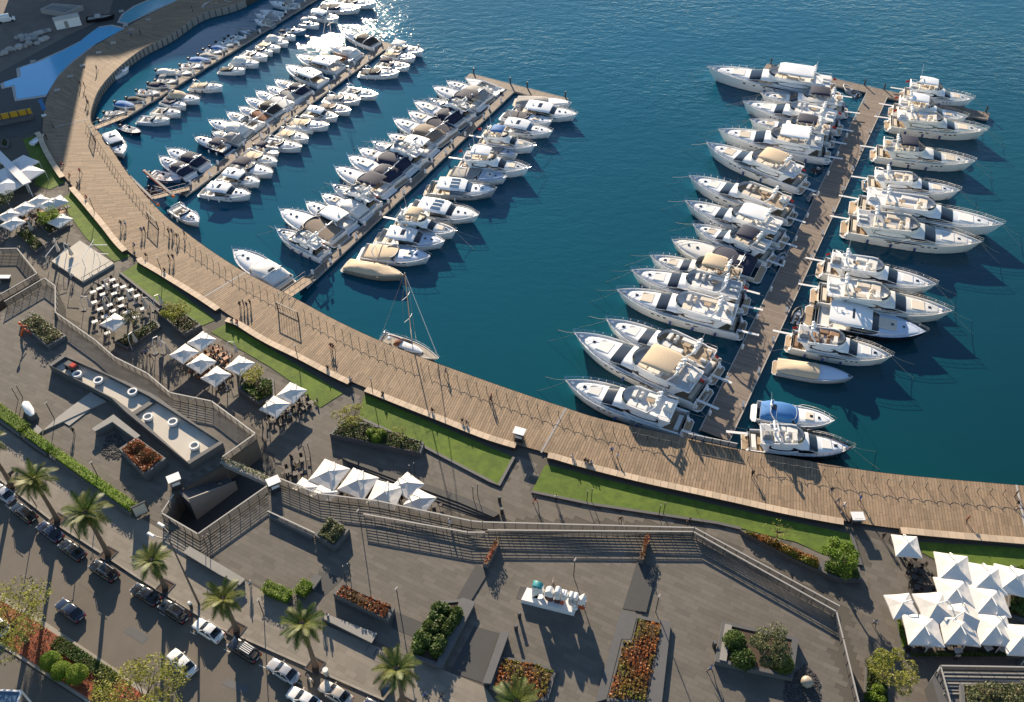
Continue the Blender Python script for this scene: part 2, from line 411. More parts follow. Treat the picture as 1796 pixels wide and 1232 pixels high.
# promenade benches along the landward edge
def station_of(px, py):
    p = at(px, py, ZB); return min(range(len(BWI)), key=lambda i: (BWI[i] - p).length)
INS = [(q - p).normalized() for p, q in zip(BWO, BWI)]
BEN = [('beside the shaded lawn at far left', (70, 234), (112, 311)), ('along the second lawn from the left', (131, 330), (224, 440)),
       ('along the lawn behind the folded parasols', (250, 454), (391, 548)), ('along the lawn by the four square parasols', (401, 560), (620, 672)),
       ('along the lawn with the long planter', (645, 682), (905, 784)), ('along the longest lawn right of the cart', (962, 797), (1474, 911)),
       ('beside the right-hand parasols', (1577, 928), (1900, 954))]
for lab, a, b in BEN:
    i, j = station_of(*a), station_of(*b)
    pts = [BWI[k].copy() for k in range(i, j + 1)]; ins = [INS[k] for k in range(i, j + 1)]
    pts[0] = at(*a, ZB) if (at(*a, ZB) - pts[0]).length < 6 else pts[0]
    seg = along(pts, 1.15); t = thing('promenade_bench', 'long timber-topped low bench wall ' + lab, 'bench', seg[0], 0, 'timber-topped bench walls')
    base = MB(); inw = offset(seg, 0)
    nrm = [None] * len(seg)
    for k in range(len(seg)):
        d = seg[min(k + 1, len(seg) - 1)] - seg[max(k - 1, 0)]; d.z = 0; d.normalize(); n_ = Vector((-d.y, d.x, 0))
        if n_.dot(ins[0]) < 0: n_ = -n_
        nrm[k] = n_
    o0 = seg[0]
    base.loft([[(x - o0) for x in (p + n_ * .06 + Vector((0, 0, -.4)), p + n_ * .06 + Vector((0, 0, .42)), p + n_ * 1.08 + Vector((0, 0, .42)), p + n_ * 1.08 + Vector((0, 0, -.4)))] for p, n_ in zip(seg, nrm)])
    base.build('bench_base', 'benchbase', t)
    for k in range(len(seg) - 1):
        pm = MB(); g = .02
        u = (seg[k + 1] - seg[k]).normalized() * g
        q = [seg[k] + u, seg[k + 1] - u, seg[k + 1] - u + nrm[k + 1] * 1.18, seg[k] + u + nrm[k] * 1.18]
        pm.prism([((x - o0).x, (x - o0).y) for x in q], .42, .50); pm.build('seat_plank', 'benchwood', t)

# ---------------------------------------------------------------- lawns
LAWN = [('shaded lawn below the white tents', [(40, 245), (67, 238), (113, 320), (88, 333), (60, 324), (66, 300), (50, 270)]),
        ('second', [(105, 352), (129, 334), (224, 446), (228, 450), (200, 460), (150, 417), (125, 382)]),
        ('third', [(213, 480), (246, 460), (378, 562), (352, 573), (300, 533), (284, 535)]),
        ('fourth', [(370, 583), (400, 567), (602, 690), (561, 716), (512, 671), (475, 645)]),
        ('fifth', [(636, 701), (641, 692), (899, 802), (873, 851), (861, 843), (746, 783), (630, 731)]),
        ('sixth', [(957, 815), (1130, 858), (1300, 896), (1490, 937), (1507, 990), (1479, 984), (1439, 971), (1396, 951), (1340, 938), (1258, 916), (1038, 883), (933, 861)]),
        ('seventh', [(1612, 951), (1900, 968), (1900, 1010), (1796, 1002), (1644, 984), (1617, 970)])]
LAWNW = []
for n_, poly in LAWN:
    P = ats(poly, ZL); LAWNW.append([(p.x, p.y) for p in P]); mb = MB(); mb.prism([(p.x, p.y) for p in P], ZL - .2, ZL + .06)
    o = struct('lawn', mb, 'lawn')
for a in ([(933, 862), (1038, 884), (1258, 917), (1300, 927)], [(630, 732), (746, 784), (861, 844), (873, 852), (899, 803)], [(213, 479), (284, 536), (300, 534)], [(1479, 985), (1507, 991), (1490, 938)]):
    P = ats(a, ZL); Q = offset(P, -.45); mb = MB(); mb.prism([(p.x, p.y) for p in P + Q[::-1]], ZL - .1, ZL + .30); struct('lawn_kerb', mb, 'concrete_dark')

# ---------------------------------------------------------------- upper level: street block, plaza
ZRT = ZU + 1.35
SEA_L = [(-80, 590), (8, 529), (78, 488), (97, 502), (97, 548), (167, 597), (200, 626), (258, 655), (298, 689), (371, 704), (448, 761), (391, 801)]
PIT = [(388, 806), (304, 857), (283, 900), (347, 937), (472, 851)]
SEA_R = [(487, 838), (557, 866), (663, 879), (826, 914), (846, 916), (1218, 926), (1472, 1063), (1480, 1075), (1479, 1120), (1512, 1260)]
up = [at(x, y, ZRT) for x, y in SEA_L + PIT + SEA_R]
KERB = [(-120, 745), (0, 838), (101, 918), (189, 975), (240, 1009), (380, 1096), (555, 1173), (676, 1226), (740, 1255), (900, 1330)]
kerb = ats(KERB, ZU)
blk = [(p.x, p.y) for p in up] + [(up[-1].x + 2, 20), (-150, 20), (-150, up[0].y)]
mb = MB(); mb.prism(blk, -1, ZR - .004); struct('road', mb, 'asphalt')
plz = [(p.x, p.y) for p in up] + [(up[-1].x, 30)] + [(p.x, p.y) for p in kerb[::-1]] + [(kerb[0].x, up[0].y)]
mb = MB(); mb.prism(plz, ZR - .05, ZU); struct('plaza', mb, 'paving_base')
PITW = [(p.x, p.y) for p in ats(PIT, ZRT)]
def pave(name, poly, z, m, sx, sy, holes=(), ang=-27.7, gap=.014, seed=1):
    u = Vector((math.cos(R(ang)), math.sin(R(ang)))); v = Vector((-u.y, u.x)); rr = random.Random(seed)
    us = [p[0] * u.x + p[1] * u.y for p in poly]; vs = [p[0] * v.x + p[1] * v.y for p in poly]
    mb = MB(); b = min(vs); row = 0
    while b < max(vs):
        a = min(us) - (row % 3) * sx / 3
        while a < max(us):
            cs = [(u * (a + i) + v * (b + j)) for i, j in ((gap, gap), (sx, gap), (sx, sy), (gap, sy))]
            if all(inside((c.x, c.y), poly) for c in cs) and not any(inside((c.x, c.y), h) for h in holes for c in cs):
                z1 = z + rr.uniform(0, .006); mb.add([(c.x, c.y, z1) for c in cs], [(0, 1, 2, 3)])
            a += sx
        b += sy; row += 1
    o = mb.build(name, m); o['kind'] = 'structure'; return o
SIDE = [(0, 838), (101, 918), (189, 975), (240, 1009), (380, 1096), (555, 1173), (676, 1226), (740, 1255), (890, 1262), (850, 1205), (775, 1174), (725, 1157),
        (652, 1131), (560, 1092), (430, 1020), (345, 970), (300, 940), (240, 905), (150, 845), (60, 790), (0, 745)]
SIDEW = [(p.x, p.y) for p in ats(SIDE, ZU)]
mb = MB(); mb.prism(SIDEW, ZU - .1, ZU + .006); struct('pavement', mb, 'paving_light')
pave('pavement_slabs', SIDEW, ZU + .012, 'paving_light', 1.5, .75, seed=4)
pave('plaza_slabs', plz, ZU + .008, 'paving', 2.1, .72, holes=(SIDEW,), seed=2)
LOW = [(0, 338), (122, 328), (240, 450), (395, 565), (625, 690), (930, 805), (1480, 935), (1550, 945), (1796, 1010), (1796, 1290), (1512, 1260), (1479, 1120), (1480, 1075), (1472, 1063), (1218, 926), (846, 916),
       (826, 914), (663, 879), (557, 866), (487, 838), (448, 761), (371, 704), (298, 689), (258, 655), (200, 626), (167, 597), (97, 548), (97, 502), (78, 488), (0, 525)]
pave('promenade_slabs', [(p.x, p.y) for p in ats(LOW, ZL)], ZL + .012, 'paving', 1.8, .9, holes=LAWNW, seed=6)
# kerb stones
t = thing('kerb', None, None, (0, 0, 0)); t['kind'] = 'structure'; ks = along(kerb, 1.6)
for p, q in zip(ks, ks[1:]):
    mb = MB(); d = (q - p).normalized(); n_ = Vector((-d.y, d.x, 0)); c = (p + q) / 2 - n_ * .14
    mb.obox(c, d, (q - p).length / 2 - .012, .15, ZR - .02, ZU + .004); mb.build('kerb_stone', 'kerb', t)
# darker stone ramps and step bands in the plaza
def band(name, poly, z0, z1, m, z=ZU):
    mb = MB(); mb.prism([(p.x, p.y) for p in ats(poly, z)], z0, z1); return struct(name, mb, m)
band('ramp', [(1118, 983), (1152, 1000), (1133, 1076), (1092, 1068)], ZU - .1, ZU + .05, 'paving_dark')
band('ramp_step', [(1128, 988), (1152, 1000), (1133, 1076), (1114, 1072)], ZU, ZU + .14, 'paving_dark')
band('ramp_step', [(1139, 994), (1152, 1000), (1133, 1076), (1124, 1074)], ZU + .05, ZU + .25, 'paving_dark')
band('ramp', [(836, 989), (858, 1003), (826, 1055), (793, 1064)], ZU - .1, ZU + .05, 'paving_dark')
band('ramp_step', [(846, 996), (858, 1003), (826, 1055), (811, 1059)], ZU, ZU + .16, 'paving_dark')
band('ramp', [(832, 1099), (876, 1111), (846, 1198), (789, 1179)], ZU - .1, ZU + .03, 'paving_dark')
band('ramp', [(103, 733), (160, 690), (187, 706), (76, 758)], ZU - .1, ZU + .28, 'concrete')
band('ramp', [(112, 742), (146, 714), (158, 720), (122, 748)], ZU - .1, ZU + .16, 'concrete')
band('ramp', [(905, 1050), (912, 1029), (925, 1031), (916, 1054)], ZU - .1, ZU + .03, 'paving_dark')
band('paving_band', [(694, 1073), (742, 1093), (732, 1120), (686, 1102)], ZU - .1, ZU + .03, 'paving_dark')
band('paving_band', [(570, 1045), (597, 1020), (605, 1014), (560, 1002), (545, 1035)], ZU - .1, ZU + .025, 'paving_dark')
# stairwell
mb = MB(); mb.prism([(p.x, p.y) for p in ats([(380, 770), (290, 850), (270, 905), (350, 960), (480, 870), (500, 830)], ZL)], ZL - .05, ZL + .05); struct('stairwell_floor', mb, 'paving_dark')
p0, p1 = at(318, 868, ZU), at(400, 838, 3.2); d = (p1 - p0); d.z = 0; n_ = Vector((-d.y, d.x, 0)).normalized()
for k in range(18):
    a, b = p0.lerp(p1, k / 18), p0.lerp(p1, (k + 1) / 18); mb = MB(); mb.obox((a + b) / 2, d, (b - a).xy.length / 2, 2.0, ZL, a.z - .1); struct('stair_step', mb, 'concrete_dark')
mb = MB(); q0, q1 = p0 - n_ * 2.15, p1 - n_ * 2.15; mb.add([q0 + Vector((0, 0, 1)), q1 + Vector((0, 0, 1)), (q1.x, q1.y, ZL), (q0.x, q0.y, ZL)] , [(0, 1, 2, 3)]); 
mb.add([q0 - n_ * .18 + Vector((0, 0, 1)), q1 - n_ * .18 + Vector((0, 0, 1)), q1 + Vector((0, 0, 1)), q0 + Vector((0, 0, 1))], [(0, 1, 2, 3)]); struct('stair_wall', mb, 'concrete')
# road median and far side
MED = [(-40, 1020), (50, 1072), (220, 1185), (310, 1252), (165, 1245), (145, 1227), (20, 1146), (-40, 1106)]
MW = [(p.x, p.y) for p in ats(MED, ZR)]
mb = MB(); mb.prism(MW, ZR - .1, ZR + .16); struct('median', mb, 'kerb')
mi = ats([(-40, 1032), (49, 1082), (214, 1191), (290, 1250), (180, 1245), (148, 1222), (22, 1140), (-40, 1098)], ZR)
mb = MB(); mb.prism([(p.x, p.y) for p in mi], ZR, ZR + .22); struct('planting_bed', mb, 'mulch_red')
FAR = [(-60, 1110), (20, 1150), (145, 1231), (190, 1290), (-60, 1400)]
mb = MB(); mb.prism([(p.x, p.y) for p in ats(FAR, ZR)], ZR - .05, ZR + .12); struct('pavement', mb, 'paving')
# ---------------------------------------------------------------- beach club at the far left: pools, yard
YARD = [(-60, -60), (300, -60), (313, 0), (223, 47), (160, 85), (113, 123), (95, 146), (83, 170), (76, 206), (70, 226), (40, 240), (-60, 250)]
mb = MB(); mb.prism([(p.x, p.y) for p in ats(YARD, ZL)], ZL - .1, ZL + .04); struct('terrace', mb, 'paving_dark')
mb = MB(); mb.prism([(p.x, p.y) for p in ats([(-60, -60), (215, -60), (190, 30), (120, 62), (60, 95), (0, 128), (-60, 150)], ZL)], ZL, ZL + .07); struct('yard_ground', mb, 'yard')
PO1 = [(7, 145), (37, 135), (35.6, 120), (73, 107.6), (109, 91), (139, 75), (157, 60), (171, 50), (193, 46.5), (217, 52), (164, 80), (128, 107), (102, 133), (86, 160), (82, 167), (30, 175), (26, 150), (9, 154)]
PO2 = [(210, 38), (219, 24), (240, 11), (266, 0), (300, -22), (345, -22), (313, 0), (270, 18), (225, 41)]
def grow(P, d):
    c = sum(P, Vector()) / len(P); return [p + (p - c).normalized() * d for p in P]
for P, m in ((PO1, 'pool'), (PO2, 'pool_teal')):
    W_ = ats(P, ZL); mb = MB(); mb.prism([(p.x, p.y) for p in grow(W_, 1.0)], ZL - .1, ZL + .10); struct('pool_surround', mb, 'stone_pale')
    mb = MB(); mb.prism([(p.x, p.y) for p in W_], ZL - .1, ZL + .14); struct('pool_water', mb, m)
# tall building to seaward of the frame: shades the beach club and the end of the first pier
ENDS = [(-160, 470), (-20, 400), (60, 345), (112, 300), (100, 225), (92, 168), (150, 108), (205, 106), (300, 74), (420, 66), (500, 50), (548, 18), (560, -20)]
D_ = 150.0; sh = Vector((math.sin(SUN_AZ), math.cos(SUN_AZ), 0)) * D_
F_ = [p + sh for p in ats(ENDS, ZL)]; hb = D_ * math.tan(SUN_EL) + ZL
bt = thing('seafront_block', 'tall pale seafront building standing beyond the far end of the quay', 'building', (0, 0, 0))
mb = MB(); mb.prism([(p.x, p.y) for p in F_] + [(F_[-1].x, 470), (F_[0].x - 20, 470)], 0, hb); mb.build('wall', 'concrete_pale', bt)
# ================================================================ PIERS
def pier(name, label, a, b, wid, t_end=None, z=.75):
    p, q = at(*a, z), at(*b, z); L = (q - p).dot(PD); q = p + PD * L
    t = thing(name, label, 'pier', (p.x, p.y, 0), R(62.3))
    mb = MB(); rr = random.Random(11); n = int(L / .42); h = wid / 2 - .12
    for i in range(n):
        x = L * i / n; zz = z + rr.uniform(-.006, .006); mb.box(x + .015, x + L / n - .015, -h, h, z - .08, zz)
    segs = []
    if t_end:
        y0, y1, tw = t_end
        m_ = int((y1 - y0) / .42)
        for i in range(m_):
            y = y0 + (y1 - y0) * i / m_; mb.box(L + .1, L + tw, y + .015, y + (y1 - y0) / m_ - .015, z - .08, z + rr.uniform(-.006, .006))
    mb.build('deck_planks', 'pierwood', t)['kind'] = 'stuff'
    for s in (-1, 1):
        mb = MB(); mb.box(0, L, s * (h + .11) - .09, s * (h + .11) + .09, z - .35, z + .03); mb.build('edge_beam', 'stone_pale', t)
    k = 0; x = 3.0
    while x < L - 3:
        mb = MB(); mb.box(x, x + 5.2, -h * .92, h * .92, -.4, z - .1); mb.build('float', 'concrete_dark', t); x += 7.5
    if t_end:
        y0, y1, tw = t_end; mb = MB(); mb.box(L + .02, L + .12, y0, y1, z - .35, z + .03); mb.box(L + tw, L + tw + .15, y0, y1, z - .35, z + .03); mb.build('edge_beam', 'stone_pale', t)
        mb = MB(); mb.box(L + .3, L + tw - .2, y0 + .3, y1 - .3, -.4, z - .1); mb.build('float', 'concrete_dark', t)
        for y in (y0 + 1, (y0 + y1) / 2 + 2.5, (y0 + y1) / 2 - 2.5, y1 - 1):
            mb = MB(); mb.cyl((L + tw + .3, y), .2, -1, 2.4, 8); mb.build('pile', 'metal_dark', t)
    x = 4.0; s = 1
    while x < L - 2:
        mb = MB(); y = s * (h - .3)
        mb.loft([[(x - .22, y - .18, z), (x + .22, y - .18, z), (x + .22, y + .18, z), (x - .22, y + .18, z)], [(x - .22, y - .18, z + .9), (x + .22, y - .18, z + .9), (x + .22, y + .18, z + 1.05), (x - .22, y + .18, z + 1.05)]])
        mb.build('service_pedestal', 'whitepaint', t); x += 4.6; s = -s
    return t, p, L
def edge_mid(a, b): return ((a[0] + b[0]) / 2, (a[1] + b[1]) / 2)
pa, PA0, LA = pier('floating_pier', 'narrow floating timber pier with small boats, farthest left', (205, 210), (600, -22), 2.3)
pb, PB0, LB = pier('floating_pier', 'floating timber pier second from left, with orange-beamed gangway', (318, 341), (672, 82), 2.5, (-11, 11, 2.4))
cw = abs((at(534, 490, .75) - at(527.3, 513.8, .75)).dot(PN)); 
pc, PC0, LC = pier('floating_pier', 'floating timber pier third from left with a cross end', (531, 502), (897, 159), cw, (-15, 14, 3.0))
dw = abs((at(1224.6, 759.9, .75) - at(1282.3, 768, .75)).dot(PN))
pd_, PD0, LD = pier('floating_pier', 'wide timber pier on the right lined with large yachts', (1253, 764), (1540, 167), dw, (-27, 30, 3.4))
print('widths', cw, dw, LA, LB, LC, LD)
# gangways and gates at the pier roots
def gangway(label, a, b, z0, z1, wid, beam=None):
    p, q = at(*a, z0), at(*b, z1); d = q - p; L = d.xy.length; rz = math.atan2(d.y, d.x)
    t = thing('gangway', label, 'gangway', (p.x, p.y, 0), rz); h = wid / 2; n = int(L / .5); mb = MB()
    for i in range(n):
        x0, x1 = L * i / n + .015, L * (i + 1) / n - .015; zz0, zz1 = z0 + (z1 - z0) * x0 / L, z0 + (z1 - z0) * x1 / L
        mb.add([(x0, -h, zz0), (x1, -h, zz1), (x1, h, zz1), (x0, h, zz0), (x0, -h, zz0 - .08), (x1, -h, zz1 - .08), (x1, h, zz1 - .08), (x0, h, zz0 - .08)], [(0, 1, 2, 3), (0, 4, 5, 1), (2, 6, 7, 3), (1, 5, 6, 2), (3, 7, 4, 0)])
    mb.build('deck_planks', 'boardwalk', t)['kind'] = 'stuff'
    for s in (-1, 1):
        mb = MB(); mb.tube([(0, s * h, z0 + .05), (L, s * h, z1 + .05)], .09); mb.tube([(0, s * h, z0 + 1.0), (L, s * h, z1 + 1.0)], .04)
        for i in range(6): x = L * i / 5; zz = z0 + (z1 - z0) * i / 5; mb.tube([(x, s * h, zz), (x, s * h, zz + 1)], .03)
        mb.build('handrail', 'stone_pale', t)
    return t
gangway('pale timber gangway sloping down to the farthest-left pier', (163, 226), (222, 203), ZB, .95, 1.8)
gangway('gangway down to the second pier from the left', (268, 347), (330, 331), ZB, .95, 1.6)
gangway('sunlit timber gangway down to the third pier', (497, 521), (545, 487), ZB, 1.0, 2.6)
for (a, b, lab) in (((228, 311), (278, 360), 'near orange mooring beam beside the second pier gangway'), ((253, 300), (305, 345), 'far orange mooring beam beside the second pier gangway')):
    p, q = at(*a, 1.6), at(*b, 1.6); t = thing('mooring_beam', lab, 'beam', (0, 0, 0)); mb = MB(); mb.tube([p, q], .38, 4); mb.build('beam', 'orange', t)
    mb = MB(); mb.obox((p + q) / 2, q - p, (q - p).length / 2 - .3, .26, 1.86, 1.93); mb.build('walk_plate', 'stone_pale', t)
def gate(label, a, b, z=ZB, h=2.1):
    p, q = at(*a, z), at(*b, z); d = q - p; L = d.xy.length; t = thing('pier_gate', label, 'gate', p, math.atan2(d.y, d.x))
    for x in (0, L):
        mb = MB(); mb.box(x - .09, x + .09, -.09, .09, 0, h); mb.build('gate_post', 'metal_dark', t)
    mb = MB(); mb.box(0, L, -.07, .07, h - .12, h); mb.box(0, L, -.05, .05, .1, .2); mb.build('gate_frame', 'metal_dark', t)
    n = int(L / .6)
    for i in range(1, n): mb = MB(); mb.box(L * i / n - .025, L * i / n + .025, -.02, .02, .2, h - .12); mb.build('gate_bar', 'metal_dark', t)
gate('dark barred gate on the boardwalk at the third pier gangway', (488, 545), (524, 562))
gate('dark barred gate on the boardwalk at the second pier gangway', (261, 385), (278, 402))
gate('dark barred gate on the boardwalk at the farthest-left pier', (160, 232), (168, 250))
p, q = at(1205, 768, ZB), at(1292, 786, ZB); d = q - p; Lg = d.xy.length
t = thing('pier_barrier', 'low barrier with grey panels closing the right-hand pier', 'barrier', p, math.atan2(d.y, d.x))
for i in range(6):
    mb = MB(); mb.box(Lg * i / 6 + .1, Lg * (i + 1) / 6 - .1, -.04, .04, .15, 1.0); mb.build('panel', 'concrete', t)
mb = MB(); mb.tube([(0, 0, 1.1), (Lg, 0, 1.1)], .06); mb.build('rail', 'whitepaint', t)
for i in range(7): mb = MB(); mb.tube([(Lg * i / 6, 0, 0), (Lg * i / 6, 0, 1.15)], .05); mb.build('post', 'metal_dark', t)

# ---------------------------------------------------------------- rope fences along the boardwalk
FL = [p + (q - p).normalized() * 2.1 for p, q in zip(BWO, BWI)]
postm = MB(); postm.cyl((0, 0), .05, 0, 1.1, 6); postm.ball((0, 0, 1.12), .08, 6, 4)
pm0 = postm.build('post', 'metal_dark'); pme = pm0.data; bpy.data.objects.remove(pm0)
def fence_st(px, py): 
    p = at(px, py, ZB); return min(range(len(FL)), key=lambda i: (FL[i] - p).length)
for lab, a, b in (('left end of the boardwalk above the first gate', (146, 222), (262, 373)), ('between the second and third pier gates', (290, 400), (483, 533)),
                  ('from the third pier gate to the moored sloop', (528, 560), (735, 650)), ('along the open middle of the boardwalk', (745, 654), (1195, 790)), ('along the right end of the boardwalk', (1310, 812), (1900, 880))):
    i, j = fence_st(*a), fence_st(*b); pts = along(FL[i:j + 1], 1.95)
    t = thing('rope_fence', 'low post and rope fence ' + lab, 'fence', pts[0], 0, 'post and rope fences'); o0 = pts[0]
    for p in pts:
        o = bpy.data.objects.new('post', pme); COL.objects.link(o); o.parent = t; o.location = p - o0
    mb = MB(); rp = []
    for p, q in zip(pts, pts[1:]):
        for k in range(4): u = k / 4; rp.append((p - o0).lerp(q - o0, u) + Vector((0, 0, 1.02 - .2 * 4 * u * (1 - u))))
    mb.tube(rp, .035, 3); mb.build('rope', 'rope', t)

# ---------------------------------------------------------------- plaza railings with horizontal bars
def railing(label, px, ztop, zbase, h=1.4, bars=8, step=1.6, closed=False, top='rail_top'):
    pts = [at(x, y, zbase + h) for x, y in px]; pts = [Vector((p.x, p.y, zbase)) for p in pts]
    t = thing('railing', label, 'railing', pts[0]); o0 = pts[0]; loc = [p - o0 for p in pts]
    for k in range(bars):
        zz = .14 + (h - .24) * k / (bars - 1) if bars > 1 else h * .5
        mb = MB()
        for p, q in zip(loc, loc[1:]): mb.obox((p + q) / 2, q - p, (q - p).xy.length / 2, .02, zz - .03, zz + .03)
        mb.build('bar', 'metal_rail', t)
    mb = MB(); 
    for p, q in zip(loc, loc[1:]): mb.obox((p + q) / 2, q - p, (q - p).xy.length / 2 + .06, .09, h - .02, h + .07)
    mb.build('top_rail', top, t)
    for p, q in zip(loc, loc[1:]):
        n = max(1, round((q - p).xy.length / step))
        for i in range(n):
            c = p.lerp(q, i / n); mb = MB(); mb.obox(c, q - p, .03, .05, 0, h - .03); mb.build('post', 'metal_rail', t)
    return t
railing('bar railing zigzagging along the left terrace above the folded parasols', SEA_L[1:11], 0, ZU)
railing('short bar railing beside the ring-skylight terrace corner', [(448, 761), (391, 801)], 0, ZU)
railing('bar railing round the dark stairwell', [(304, 868), (283, 900), (347, 937), (468, 853)], 0, ZU)
railing('outer bar railing above the middle row of parasols', [(487, 838), (557, 866), (663, 879), (826, 914), (846, 916), (1218, 926), (1472, 1063)], 0, ZU, h=1.3)
railing('inner bar railing behind the white letters', [(638, 902), (820, 934), (850, 934)], 0, ZU, h=1.35)
railing('long inner bar railing turning down the right side of the plaza', [(856, 930), (1216, 933), (1467, 1073), (1479, 1121), (1508, 1240)], 0, ZU, h=1.35)
railing('short bar railing beside the bushy plaza planter', [(470, 897), (552, 935)], 0, ZU, h=1.0)
railing('bar railing of the shaded left pavilion terrace', [(-40, 437), (30, 436), (65, 480), (0, 517), (-40, 540)], 0, 5.0, h=1.3)
mb = MB(); mb.prism([(p.x, p.y) for p in ats([(-60, 437), (30, 436), (65, 480), (0, 517), (-60, 550)], 6.3)], ZL - .1, 5.0); struct('pavilion_terrace', mb, 'paving_base')
# ================================================================ BOATS
def sec(w_, zb, zt, e, n=12):
    out = []
    for i in range(n + 1):
        a = PI * i / n; c, s_ = math.cos(a), math.sin(a)
        out.append((w_ * math.copysign(abs(c) ** (2 / e), c), zb + (zt - zb) * abs(s_) ** (2 / e)))
    return out
def arch(mb, sts, e=3.2, n=12, cap=True, base=None):
    rings = [[(x, y, z) for y, z in sec(w_, zb, zt, e, n)] for x, w_, zb, zt in sts]
    mb.loft(rings, False)
    if cap:
        for r in (rings[0], rings[-1]): mb.add(r, [tuple(range(len(r)))])
def patch(mb, sts, i0, i1, e=3.2, n=12, off=.03):     # glass laid on part of an arch
    rings = []
    for x, w_, zb, zt in sts:
        s_ = sec(w_ + off, zb, zt + off, e, n); rings.append([(x, s_[i][0], s_[i][1]) for i in range(i0, i1 + 1)])
    mb.loft(rings, False)
class Hull:
    def __init__(s, L, B, F, full=2.2, rise=.55, flare=.84):
        s.L, s.h, s.F, s.full, s.rise, s.flare = L, B / 2, F, full, rise, flare
    def b(s, t):
        if t < .45: return s.h * (.92 + .08 * math.sin(PI / 2 * t / .45))
        return max(.03, s.h * (1 - ((t - .45) / .55) ** s.full))
    def z(s, t): return s.F * (.86 + s.rise * max(0, t) ** 1.7)
    def build(s, t, mhull, n=13, stripe=None):
        ts = [0, .08, .18, .3, .42, .52, .62, .71, .79, .86, .92, .965, 1.0]
        P = []
        for u in ts:
            x = u * s.L; b, zs = s.b(u), s.z(u); bow = u ** 4
            P.append([(x - .10 * s.L * bow, 0, -.5 + .4 * bow), (x - .075 * s.L * bow, b * s.flare * (1 - .45 * u ** 3), .05 + .1 * u), (x - .03 * s.L * bow, b * (.97 - .12 * u ** 3), .05 + (zs - .05) * .55), (x, b, zs), (x - (.0 if u < 1 else .1), max(.01, b - .10), zs)])
        mb = MB()
        for sg in (1, -1):
            vs = [(x, y * sg, z) for r in P for x, y, z in r]; k = 5; fs = []
            for a in range(len(P) - 1):
                for i in range(k - 1):
                    q = (a * k + i, a * k + i + 1, (a + 1) * k + i + 1, (a + 1) * k + i); fs.append(q if sg < 0 else q[::-1])
            mb.add(vs, fs)
        r = P[0]; mb.add([(x, y, z) for x, y, z in r[:4]] + [(x, -y, z) for x, y, z in r[3:0:-1]], [tuple(range(7))])
        o = mb.build('hull', mhull, t, True, 40)
        return o
    def deck(s, t, m, t0, t1, drop=.12, inset=.1, name='deck'):
        ts = [t0 + (t1 - t0) * i / 10 for i in range(11)]; mb = MB(); vs = []
        for u in ts: b = max(.01, s.b(u) - inset); vs += [(u * s.L, -b, s.z(u) - drop), (u * s.L, b, s.z(u) - drop)]
        mb.add(vs, [(2 * i, 2 * i + 2, 2 * i + 3, 2 * i + 1) for i in range(10)]); return mb.build(name, m, t)
    def cockpit(s, t, m, mw, t0, t1, sole, side=.35):
        mb = MB(); wl = MB(); ts = [t0 + (t1 - t0) * i / 5 for i in range(6)]
        top = [(u * s.L, s.b(u) - side, s.z(u)) for u in ts]
        fl = []
        for x, y, z in top: fl += [(x, -y, sole), (x, y, sole)]
        mb.add(fl, [(2 * i, 2 * i + 2, 2 * i + 3, 2 * i + 1) for i in range(5)]); mb.build('cockpit_sole', m, t)
        for sg in (1, -1):
            vs = []
            for (x, y, z), u in zip(top, ts): vs += [(x, sg * (s.b(u) - .1), z - .02), (x, sg * y, z - .02), (x, sg * y, sole)]
            wl.add(vs, [(3 * i + j, 3 * i + 3 + j, 3 * i + 4 + j, 3 * i + 1 + j) for i in range(5) for j in range(2)])
        for k in (0, -1):
            x, y, z = top[k]; wl.add([(x, -y, sole), (x, y, sole), (x, y, z - .02), (x, -y, z - .02)], [(0, 1, 2, 3)])
        wl.build('cockpit_coaming', mw, t)
    def side(s, u, v, off):       # point on the outer side, v 0 low .. 1 sheer
        b, zs = s.b(u), s.z(u); bow = u ** 4
        lo = (u * s.L - .03 * s.L * bow, b * (.97 - .12 * u ** 3), .05 + (zs - .05) * .55); hi = (u * s.L, b, zs)
        return tuple(a + (c - a) * v for a, c in zip(lo, hi)) , off
    def hull_windows(s, t, segs, v0, v1, m='glass_dark'):
        for sg in (1, -1):
            for u0, u1 in segs:
                mb = MB(); k = 5; vs = []
                for i in range(k):
                    u = u0 + (u1 - u0) * i / (k - 1)
                    taper = 1 if u1 - u0 < .08 else math.sin(PI * (i + .35) / (k - .3)) ** .5
                    vm = (v0 + v1) / 2
                    for v in (vm - (vm - v0) * taper, vm + (v1 - vm) * taper):
                        (x, y, z), _ = s.side(u, v, 0); vs.append((x, sg * (y + .03), z))
                mb.add(vs, [(2 * i, 2 * i + 1, 2 * i + 3, 2 * i + 2) for i in range(k - 1)]); mb.build('hull_window', m, t)
    def rail(s, t, t0, h=.65, m='steel', r=.035, n=7):
        mb = MB(); 
        for sg in (1, -1):
            pts = []
            for i in range(n + 1):
                u = t0 + (1.0 - t0) * i / n; x = u * s.L + (.25 if i == n else 0); y = sg * max(.02, s.b(min(u, .99)) - .08); z = s.z(u) + (h if i else .05)
                pts.append((x, y, z))
                if 0 < i < n: mb.tube([(u * s.L, y, s.z(u)), (x, y, z)], r * .8, 3)
            mb.tube(pts, r, 3)
            if h > .6: mb.tube([(x, y, z - h * .45) for x, y, z in pts[1:]], r * .7, 3)
        return mb.build('bow_rail', m, t)
    def fenders(s, t, us, m, sides=(1, -1)):
        for sg in sides:
            for u in us:
                mb = MB(); x = u * s.L; y = sg * (s.b(u) + .16); z = s.z(u) * .45; rr = .15 + .004 * s.L
                mb.loft([[(x + q * math.cos(a * PI / 3), y + q * math.sin(a * PI / 3), zz) for a in range(6)] for q, zz in ((.03, z - .5), (rr, z - .4), (rr, z + .25), (.03, z + .4))]); mb.build('fender', m, t, True)
